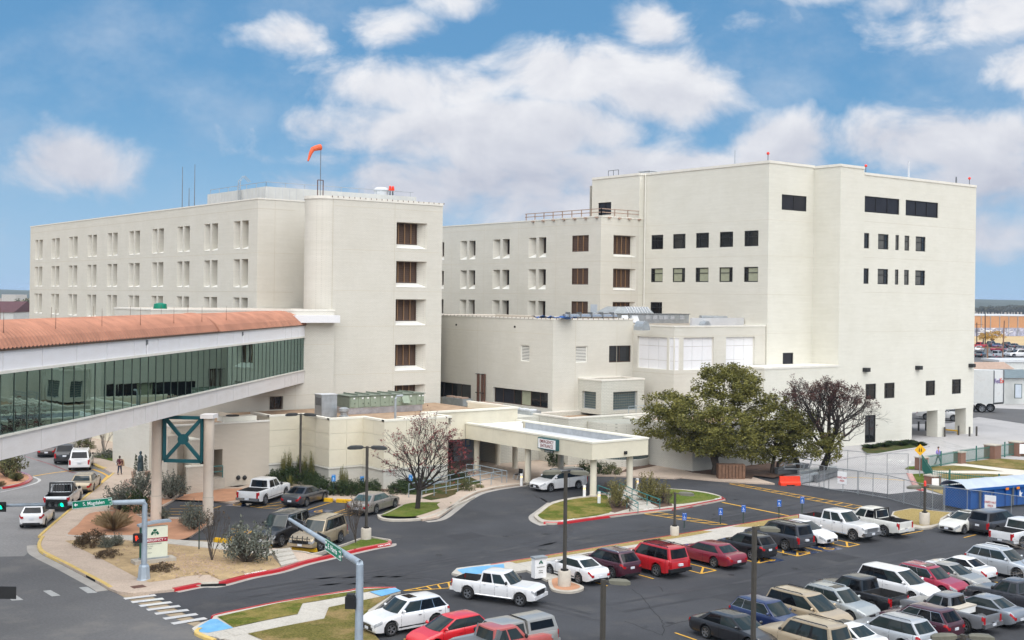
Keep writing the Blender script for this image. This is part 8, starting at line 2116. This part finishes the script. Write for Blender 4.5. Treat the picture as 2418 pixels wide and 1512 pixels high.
for i,(p,z)in enumerate(zip(PP,tops)):
 w=(.45,.42,.6,.6,.5)[i]; t=thing('brick_pillar',('brick pillar beside the yellow diamond sign','brick pillar in the middle of the green fence','wide brick pillar right of the fence middle','brick pillar with a white panel at the right edge','brick pillar with a white notice nearest the lamp with red beacon')[i],'pillar',p,group='brick fence pillars')
 MB().box(p.x-w,p.x+w,p.y-w,p.y+w,0,z-.1).build('shaft','red_brick',t); MB().box(p.x-w-.06,p.x+w+.06,p.y-w-.06,p.y+w+.06,z-.1,z).build('cap','kerb_grey',t)
 if i>2:MB().obox(p+RR*(.4 if i==3 else 0)-Vector((FW[0],FW[1],0))*.75+UP*(z-.7),RR*(.45 if i==3 else.3),Vector((FW[0],FW[1],0))*.03,UP*.5).build('notice_board','sign_white',t)
for i,(a,b,h)in enumerate(((PP[0],PP[1],1.3),(PP[1],PP[2],1.35),(PP[2],PP[3],1.4),(PP[3],zi(2150,215),1.4),(PP[0],PP[4],1.5),(PP[4],zi(1240,730),1.5),(zi(1240,730),zi(2100,800),1.5))):
 t=thing('picket_fence',('green picket fence run behind the walking man','green picket fence run with the dark mesh square','green picket fence run with a yellow notice','green picket fence run at the right edge','green picket gate leaf turned towards the road','green picket fence run left of the dumpster','green picket fence run behind the dumpster')[i],'fence',a,group='green picket fence runs'); d=b-a; L=d.length; d.normalize(); mb=MB()
 for z in(.2,h-.15):mb.bar(a+UP*z,b+UP*z,.06)
 mb.build('rail','fence_green',t); mb=MB(); k=int(L/.16)
 for j in range(k):q=a+d*(j*.16); mb.bar(q+UP*.08,q+UP*h,.028)
 o=mb.build('pickets','fence_green',t); o['kind']='stuff'; MB().bar((a+b)/2,(a+b)/2+UP*(h+.2),.1).build('post','fence_green',t)
p=zi(600,530); t=thing('warning_sign','yellow diamond pedestrian warning sign by the green fence','sign',p); z=atz(*zI(597,170),p); MB().tube([p,(p.x,p.y,z)],.04,6).build('post','galv',t); c=Vector((p.x,p.y,z))-Vector((FW[0],FW[1],0))*.06; f=Vector((FW[0],FW[1],0)); MB().obox(c,(RR+UP)*.27,f*.012,(UP-RR)*.27).build('plate','sign_yellow',t)
mb=MB()
for s_ in(-.09,.09):mb.bar(c-f*.02+RR*s_-UP*.16,c-f*.02+RR*s_+UP*.1,.08,.01,f); mb.blob(c-f*.02+RR*s_+UP*.16,(.05,.01,.05),8,4)
mb.build('walker_symbol','underbody',t)
# ---- people and the statue
def person(p,h,heading,label,skin_,top,legs,hair_,stride=.12,bag=False,name='person',cat='person',one=None):
 t=thing(name,label,cat,p,RD(heading)); t.scale=(h/1.76,)*3
 def skin_mesh(nm,pts,edges,m,lev=2,hide=()):
  me=bpy.data.meshes.new(nm); me.from_pydata([q[:3]for q in pts],edges,[]); o=bpy.data.objects.new(nm,me); COL.objects.link(o); o.modifiers.new('skin','SKIN'); sl=me.skin_vertices[0].data
  for v,q in zip(sl,pts):v.radius=(q[3],q[4]if len(q)>4 else q[3])
  sl[0].use_root=True; o.modifiers.new('sub','SUBSURF').levels=lev; dg=bpy.context.evaluated_depsgraph_get(); m2=bpy.data.meshes.new_from_object(o.evaluated_get(dg)); bpy.data.objects.remove(o); m2.materials.clear(); m2.materials.append(M(one or m)); m2.shade_smooth(); return child(nm,m2,t)
 s=stride; arms=[]
 for sg,sw in((1,s),(-1,-s)):
  sh=(0,sg*.19,1.42,.062); el_=(-sw*.8,sg*.25,1.14,.045); wr=(sw*.9+.03,sg*.25,.90,.033); arms.append((sh,el_,wr))
 body=[(0,0,.95,.12,.15),(0,0,1.15,.11,.145),(0,0,1.36,.11,.165),(0,0,1.47,.06,.07),(.01,0,1.54,.05),(.025,0,1.60,.085,.075),(.025,0,1.68,.095,.08),(.015,0,1.74,.055)]
 E_=[(i,i+1)for i in range(7)]
 for sh,el_,wr in arms:
  k=len(body); body+=[sh,el_,wr,(wr[0]+.02,wr[1],wr[2]-.07,.034,.018)]; E_+=[(2,k),(k,k+1),(k+1,k+2),(k+2,k+3)]
  for j in range(4):k2=len(body); body+=[(wr[0]-.015+j*.02,wr[1],wr[2]-.12,.010),(wr[0]-.01+j*.018,wr[1]-math.copysign(.012,wr[1]),wr[2]-.165+.006*abs(j-1.5),.008)]; E_+=[(k+3,k2),(k2,k2+1)]
  k2=len(body); body+=[(wr[0]+.055,wr[1],wr[2]-.09,.010)]; E_+=[(k+2,k2)]
 for sg,sw in((1,-s),(-1,s)):k=len(body); body+=[(0,sg*.09,.88,.085),(sw*.75+.02,sg*.10,.49,.062),(sw*1.5-.05*(sw<0),sg*.10,.09,.042),(sw*1.5+.13,sg*.105,.04,.038,.03)]; E_+=[(0,k),(k,k+1),(k+1,k+2),(k+2,k+3)]
 skin_mesh('body',body,E_,skin_)
 tp=[(0,0,.90,.135,.165),(0,0,1.15,.125,.16),(0,0,1.36,.122,.178),(0,0,1.455,.07,.09)]; TE=[(0,1),(1,2),(2,3)]
 for sh,el_,wr in arms:k=len(tp); tp+=[(*sh[:3],.075),(*el_[:3],.058),(wr[0],wr[1],wr[2]+.03,.044)]; TE+=[(2,k),(k,k+1),(k+1,k+2)]
 skin_mesh('shirt',tp,TE,top)
 lg=[(0,0,.96,.125,.155)]; LE=[]
 for sg,sw in((1,-s),(-1,s)):k=len(lg); lg+=[(0,sg*.09,.85,.098),(sw*.75+.02,sg*.10,.49,.074),(sw*1.5-.05*(sw<0),sg*.10,.10,.054)]; LE+=[(0,k),(k,k+1),(k+1,k+2)]
 skin_mesh('trousers',lg,LE,legs)
 child('hair',MB().blob((-.0 if hair_=='short' else-.03,0,1.71 if hair_=='short' else 1.65),(.105,.09,.085 if hair_=='short' else.15),12,8).mesh('hair',one or 'hair',60),t)
 for sg,sw in((1,-s),(-1,s)):child('shoe',MB().blob((sw*1.5+.06,sg*.10,.045),(.14,.052,.045),10,6).mesh('shoe',one or 'shoe',60),t)
 if bag:child('bag',MB().blob((-.05,.30,.98),(.13,.05,.16),10,6).mesh('bag','bag_white',60),t)
 return t
p=zi(850,368); person(p,1.78*.98,150,'man in lavender shirt and grey trousers walking past the green fence','skin','shirt_lavender','trousers_grey','short',.16)
p=Q(*zK(1608,690)); p.z=.13; person(p,1.62,48,'woman in dark maroon sweater and jeans walking away with a white bag','skin','sweater_maroon','jeans','long',.1,True)
p=Q(*zK(1885,830)); p.z=.13; t=thing('statue','dark bronze robed statue on a pale stepped pedestal between two planters','statue',p)
for w,z0,z1 in((.5,0,.35),(.36,.35,.75),(.27,.75,1.15)):bx(t,'pedestal','sidewalk_pale',p.x-w,p.x+w,p.y-w,p.y+w,.13+z0,.13+z1)
MB().lathe([(.26,1.28),(.24,1.9),(.2,2.2),(.22,2.45),(.1,2.58),(.07,2.63),(.12,2.75),(.09,2.88),(.02,2.92)],14,(p.x,p.y,0)).build('figure','bronze',t,60); MB().blob((p.x-.16,p.y-.12,2.2),(.1,.1,.26)).build('arms','bronze',t,60)
for dx,lab in((-60,'tan planter with dark shrub left of the statue'),(70,'tan planter with dark shrub right of the statue')):
 q=Q(*zK(1885+dx,790)); q.z=.13; t=thing('planter',lab,'planter',q); MB().lathe([(.28,0),(.4,.9),(.36,.92)],14,q).build('pot','roof_tan',t,40); mb=MB()
 for i in range(14):leaves(mb,q+UP*(1.0+i*.09),(.28-i*.015,.28-i*.015,.2),16,.06,rnd)
 mb.build('foliage','dark_leaf',t)
 # ================================================================== far background
zV=crop(2183.2,678.6,.21455)
V=lambda x,y:Q(*zV(x,y))
p=V(690,1388); t=thing('box_trailer','white box trailer with FedEx lettering parked on the back road','trailer',p); d=Vector((math.cos(RD(157)),math.sin(RD(157)),0)); n=Vector((-d.y,d.x,0)); a=V(860,1375)
wd=RR*3.1; hT=6.2; L=16; r0=V(748,1385); rr_=(a-r0).normalized(); W_=(a-r0).length; bk=Vector((-rr_.y,rr_.x,0)); bk=bk if bk.dot(Vector((-1,1,0)))>0 else-bk; bk=Vector((-.55,.84,0))
MB().prism([r0,a,a+bk*L,r0+bk*L],1.35,hT).build('box','trailer_white',t); MB().prism([r0-bk*.05,a-bk*.05,a,r0],1.25,1.5).build('rear_bumper','black_metal',t); c=(r0+a)/2-bk*.06; nrm=-bk; rT=(a-r0).normalized()
mb=MB(); mb.bar(r0+rT*.06-bk*.04+UP*1.4,r0+rT*.06-bk*.04+UP*hT,.14); mb.bar(a-rT*.06-bk*.04+UP*1.4,a-rT*.06-bk*.04+UP*hT,.14); mb.build('door_frame','galv_dark',t)
fs_=W_*.36; text('Fed',fs_,'lettering','lettering_purple',t,c+UP*4.6+rT*W_*.1,rT,UP,'RIGHT'); text('Ex',fs_,'lettering','lettering_orange',t,c+rT*W_*.12+UP*4.6,rT,UP,'LEFT')
for s0 in(1.6,3.1):
 for q in(r0+bk*s0+rT*.25,a+bk*s0-rT*.25):w=child('wheel',wheel_mesh('steel')[0],t,q-t.location+UP*.62,(0,0,math.atan2(bk.y,bk.x)),(.62,2.2,.62)); child('rim',wheel_mesh('steel')[1],w)
def house(name,label,cat,pts,h,wall,roof,rh=0.,over=.4,m2=None):
 pts=[Vector(q)for q in pts]; t=thing(name,label,cat,pts[0]); MB().prism(pts,0,h).build('wall',wall,t); c=sum(pts,Vector())/len(pts); o=[q+(q-c).normalized()*over for q in pts]
 if rh and len(pts)==4:r0,r1=(o[0]+o[3])/2,(o[1]+o[2])/2; mb=MB(); g=lambda q,z:(q.x,q.y,z); mb.quad(g(o[0],h),g(o[1],h),g(r1,h+rh),g(r0,h+rh)); mb.quad(g(o[3],h),g(o[2],h),g(r1,h+rh),g(r0,h+rh)); mb.add([g(o[0],h),g(o[3],h),g(r0,h+rh)],((0,1,2),)); mb.add([g(o[1],h),g(o[2],h),g(r1,h+rh)],((0,1,2),)); mb.build('roof',roof,t)
 else:MB().prism(o,h,h+.4).build('roof',roof,t)
 return t
a,b=V(480,1290),V(1240,1285); F3=Vector((FW[0],FW[1],0)); t=house('office_building','low white sided office with slate roof behind the trailer','building',[a,b,b+F3*14,a+F3*14],4.2,'siding','roof_slate',.9,.8)
for x0,x1,y0,y1,m in((640,800,1045,1105,'glass_dark'),(988,1058,1070,1215,'door_grey')):q0,q1=at_d(*zV(x0,y1),a),at_d(*zV(x1,y0),a); c=(q0+q1)/2-F3*.08; w=MB().obox(c,RR*((q1-q0).dot(RR)/2+.1),F3*.05,UP*((q1.z-q0.z)/2+.1)).build('window' if m!='door_grey' else 'door','frame_green',t); MB().obox(c-F3*.06,RR*((q1-q0).dot(RR)/2),F3*.02,UP*((q1.z-q0.z)/2)).build('pane',m,w)
a,b=V(430,1187),V(960,1184); house('tan_roof_house','low house with tan shingle roof in front of the far car park','house',[a,b,b+F3*9,a+F3*9],4.5,'siding','roof_tan',1.0)
a,b=V(820,1130),V(1300,1126); house('white_roof_shed','low shed with white roof right of the tan shingle roof','building',[a,b,b+F3*8,a+F3*8],5.1,'siding','roof_white')
struct(MB().sheet([V(300,830),V(1400,830),V(1400,640),V(300,640)],.02),'far_car_park','asphalt_street'); struct(MB().sheet([V(200,640),V(1500,640),V(1500,540),V(200,540)],.03),'dry_field','dry_field')
a,b=V(200,540),V(1500,536); hw_=atz(*zV(800,322),a); t=house('warehouse','long orange warehouse with graffiti band behind the golden tree','building',[a,b,b+F3*60,a+F3*60],hw_,'orange_wall','roof_white')
hg=atz(*zV(900,455),a); MB().prism([a-F3*.2,b-F3*.2,b-F3*.01,a-F3*.01],0,hg).build('graffiti_band','graffiti',t)
rg=random.Random(4); mb=MB()
for i in range(60):q=a.lerp(b,rg.random())-F3*.3+UP*rg.uniform(.5,hg-.6); mb.tube([q,q+RR*rg.uniform(-2,2)+UP*rg.uniform(-1.2,1.2),q+RR*rg.uniform(-3,3)],.14,4)
mb.build('graffiti_stroke','lettering_white',t); mb=MB()
for i in range(14):q=a.lerp(b,i/13.)-F3*.25; mb.bar(q,q+UP*hw_,.25)
mb.build('pilaster','roof_flashing',t)
for x,y0,y1,r,lab,cr in((688,1100,630,.16,'wooden utility pole just behind the trailer with a crossarm',665),(852,812,368,.2,'leaning wooden pole with a white box beside the far cars',0),(662,640,280,.2,'tall dark pole in front of the warehouse',0),(570,640,390,.2,'dark utility pole beside the new building corner',410),(1037,470,360,.3,'short dark pole against the warehouse wall',0)):
 p=V(x,y0); z=atz(*zV(x+(22 if x==852 else 0),y1),p); t=thing('utility_pole',lab,'utility pole',p,group='far utility poles'); e=at_d(*zV(x+(22 if x==852 else 0),y1),p); MB().tube([p,e],(r,r*.8),7).build('pole','wood_pole' if x in(688,852)else 'bark_dark',t)
 if cr:q=at_d(*zV(x,cr),p); k=(q-p).length*0+1.6; MB().bar(q-RR*2,q+RR*2.4,.16).build('crossarm','wood_pole',t)
def far_tree(p,w,h,leaf,label,seed,group=None,bare=False):
 rg=random.Random(seed); t=thing('distant_tree',label,'tree',p,group=group); MB().tube([p,p+UP*h*.55],(w*.05,w*.03),5).build('trunk','bark',t); mb=MB()
 for i in range(34):
  v=Vector((rg.gauss(0,1),rg.gauss(0,1),rg.gauss(0,1))).normalized()*rg.uniform(.4,1.); leaves(mb,p+Vector((v.x*w*.42,v.y*w*.42,h*.62+v.z*h*.36)),(w*.13,w*.13,h*.09),16,w*.035,rg)
 mb.build('crown',leaf,t)
p=V(740,618); far_tree(p,12.5,atz(*zV(740,462),p),'gold_leaf','golden autumn tree in front of the warehouse',3); p=V(640,625); far_tree(p,6.5,atz(*zV(640,500),p),'gold_leaf','smaller golden tree at the left of the big golden tree',5)
for i,(x,y0,y1,w)in enumerate(((590,290,215,60),(650,288,205,70),(720,287,200,75),(800,286,215,60),(860,286,195,80),(940,286,210,60),(1000,286,190,85),(1080,286,205,90),(1160,286,195,90),(620,290,225,60),(690,290,222,60),(765,290,225,60),(830,290,222,60),(905,290,225,60),(970,290,222,60),(1040,290,218,70),(1120,290,212,70))):
 q=V(x,y0+20); q=Q(*zV(x,300)); z=atz(*zV(x,y1),q); far_tree(q,w*.42,z,'far_leaf','dark rounded tree in the far tree line at the right',20+i,'far tree line')
mb=MB(); n=120; rg=random.Random(12); hs=[20+5*math.sin(i*.7)+rg.uniform(-2,3)for i in range(n)]
for i in range(n):
 a0,a1=2*math.pi*i/n,2*math.pi*(i+1)/n; f=lambda a,r,z:(r*math.cos(a),r*math.sin(a),z); h0,h1=hs[i],hs[(i+1)%n]
 for(r0,k0),(r1,k1)in(((2600,-.1),(3000,.7)),((3000,.7),(3600,1.)),((3600,1.),(5000,-.1))):mb.quad(f(a0,r0,h0*k0),f(a1,r0,h1*k0),f(a1,r1,h1*k1),f(a0,r1,h0*k1))
struct(mb,'hills','hill',70)
zW=crop(0,666.8,.07321)
p=Q(20,790); a,b=Q(-60,800),Q(31,798); t=house('brick_house','pale house with steep maroon roof at the left edge','house',[a,b,b+F3*22,a+F3*22],atz(*zW(200,985),a),'siding','maroon_roof',3.6,.5)
for x0,x1 in((55,150),(200,300)):q0,q1=at_d(*zW(x0,1330),a),at_d(*zW(x1,1215),a); MB().obox((q0+q1)/2-F3*.1,RR*((q1-q0).dot(RR)/2),F3*.05,UP*((q1.z-q0.z)/2)).build('window','glass_dark',t)
for i,(x,y0,y1,w,leaf)in enumerate(((700,1250,480,13,'olive_leaf'),(870,1250,600,10,'far_leaf'),(520,1250,700,8,'brown_leaf'),(850,1330,800,10,'russet_leaf'))):q=Q(*zW(x,y0)); far_tree(q,w*1.6,atz(*zW(x,y1),q),leaf,('tall olive tree beside the maroon roof','dark tree against the ward building edge','brown bush-like tree next to the maroon roof','low dark tree above the bridge roof')[i],50+i)
a=Q(*zW(60,560)); a=Q(4,712); bq=Q(38,712); t=house('distant_hall','far pale flat-roofed hall above the maroon roof','building',[a,bq,bq+F3*40,a+F3*40],atz(*zW(300,400),a),'sidewalk_pale','roof_white')
lg=thing('cut_log','cut tree log lying in the black pickup bed','log',LOGTRUCK.location+Vector((0,0,.8))); o=Matrix.Rotation(LOGTRUCK.rotation_euler.z,4,'Z'); k=LOGTRUCK.scale[0]; W2=lambda x,y,z:LOGTRUCK.location+(o@Vector((x,y,z)))*k
MB().tube([W2(-2.6,.3,.82),W2(-1.2,.1,.86)],(.17,.15),10).build('bark','bark',lg,40); MB().tube([W2(-2.63,.3,.82),W2(-2.6,.3,.82)],.155,10).build('cut_face','roof_tan',lg)
if GREYTRUCK:o=Matrix.Rotation(GREYTRUCK.rotation_euler.z,4,'Z'); k=GREYTRUCK.scale[0]; q=GREYTRUCK.location+(o@Vector((-.95,0,1.18)))*k; tb=thing('tool_box','white tool box across the grey pickup bed','tool box',q,GREYTRUCK.rotation_euler.z); child('box',MB().box(-.28,.28,-.80,.80,-.3,.0).mesh('box','white_paint'),tb); child('lid',MB().box(-.30,.30,-.82,.82,.0,.06).mesh('lid','pole_concrete'),tb)
p=Q(*zK(228,690)); p.z=.13; t=thing('kerb_sign','small red and white no-parking plate on the side-street island','sign',p); z=atz(*zK(228,440),p); MB().tube([p,(p.x,p.y,z)],.03,6).build('post','rust_brown',t); c=Vector((p.x,p.y,z-.3))-F3*.05; MB().obox(c,RR*.24,F3*.01,UP*.32).build('plate','sign_white',t); MB().obox(c-F3*.02+UP*.12,RR*.22,F3*.006,UP*.08).build('red_band','sign_red',t)
x,z=onY(378,749,106.); t=thing('roof_tank','dark green tank showing above the copper bridge roof','tank',(x,106,14.2)); MB().lathe([(.1,14.1),(.55,14.12),(.6,14.5),(.55,14.95),(.2,15.05)],16,(x,106,0)).build('body','sign_green',t,40)
hz=bpy.data.materials.new('haze'); hz.use_nodes=True; hz.node_tree.nodes.clear(); ht=NT(hz.node_tree)
pv=ht.n('ShaderNodeVolumePrincipled',i_Color=(.6,.76,1.,1),i_Density=.0001); ht.n('ShaderNodeOutputMaterial',i_Volume=pv.outputs[0]); MATS['haze']=hz
o=MB().box(-5300,5300,-5300,5300,-5,36).build('haze','haze'); o['kind']='stuff'; tag(o,'thin pale air over the whole scene down to the horizon','haze')
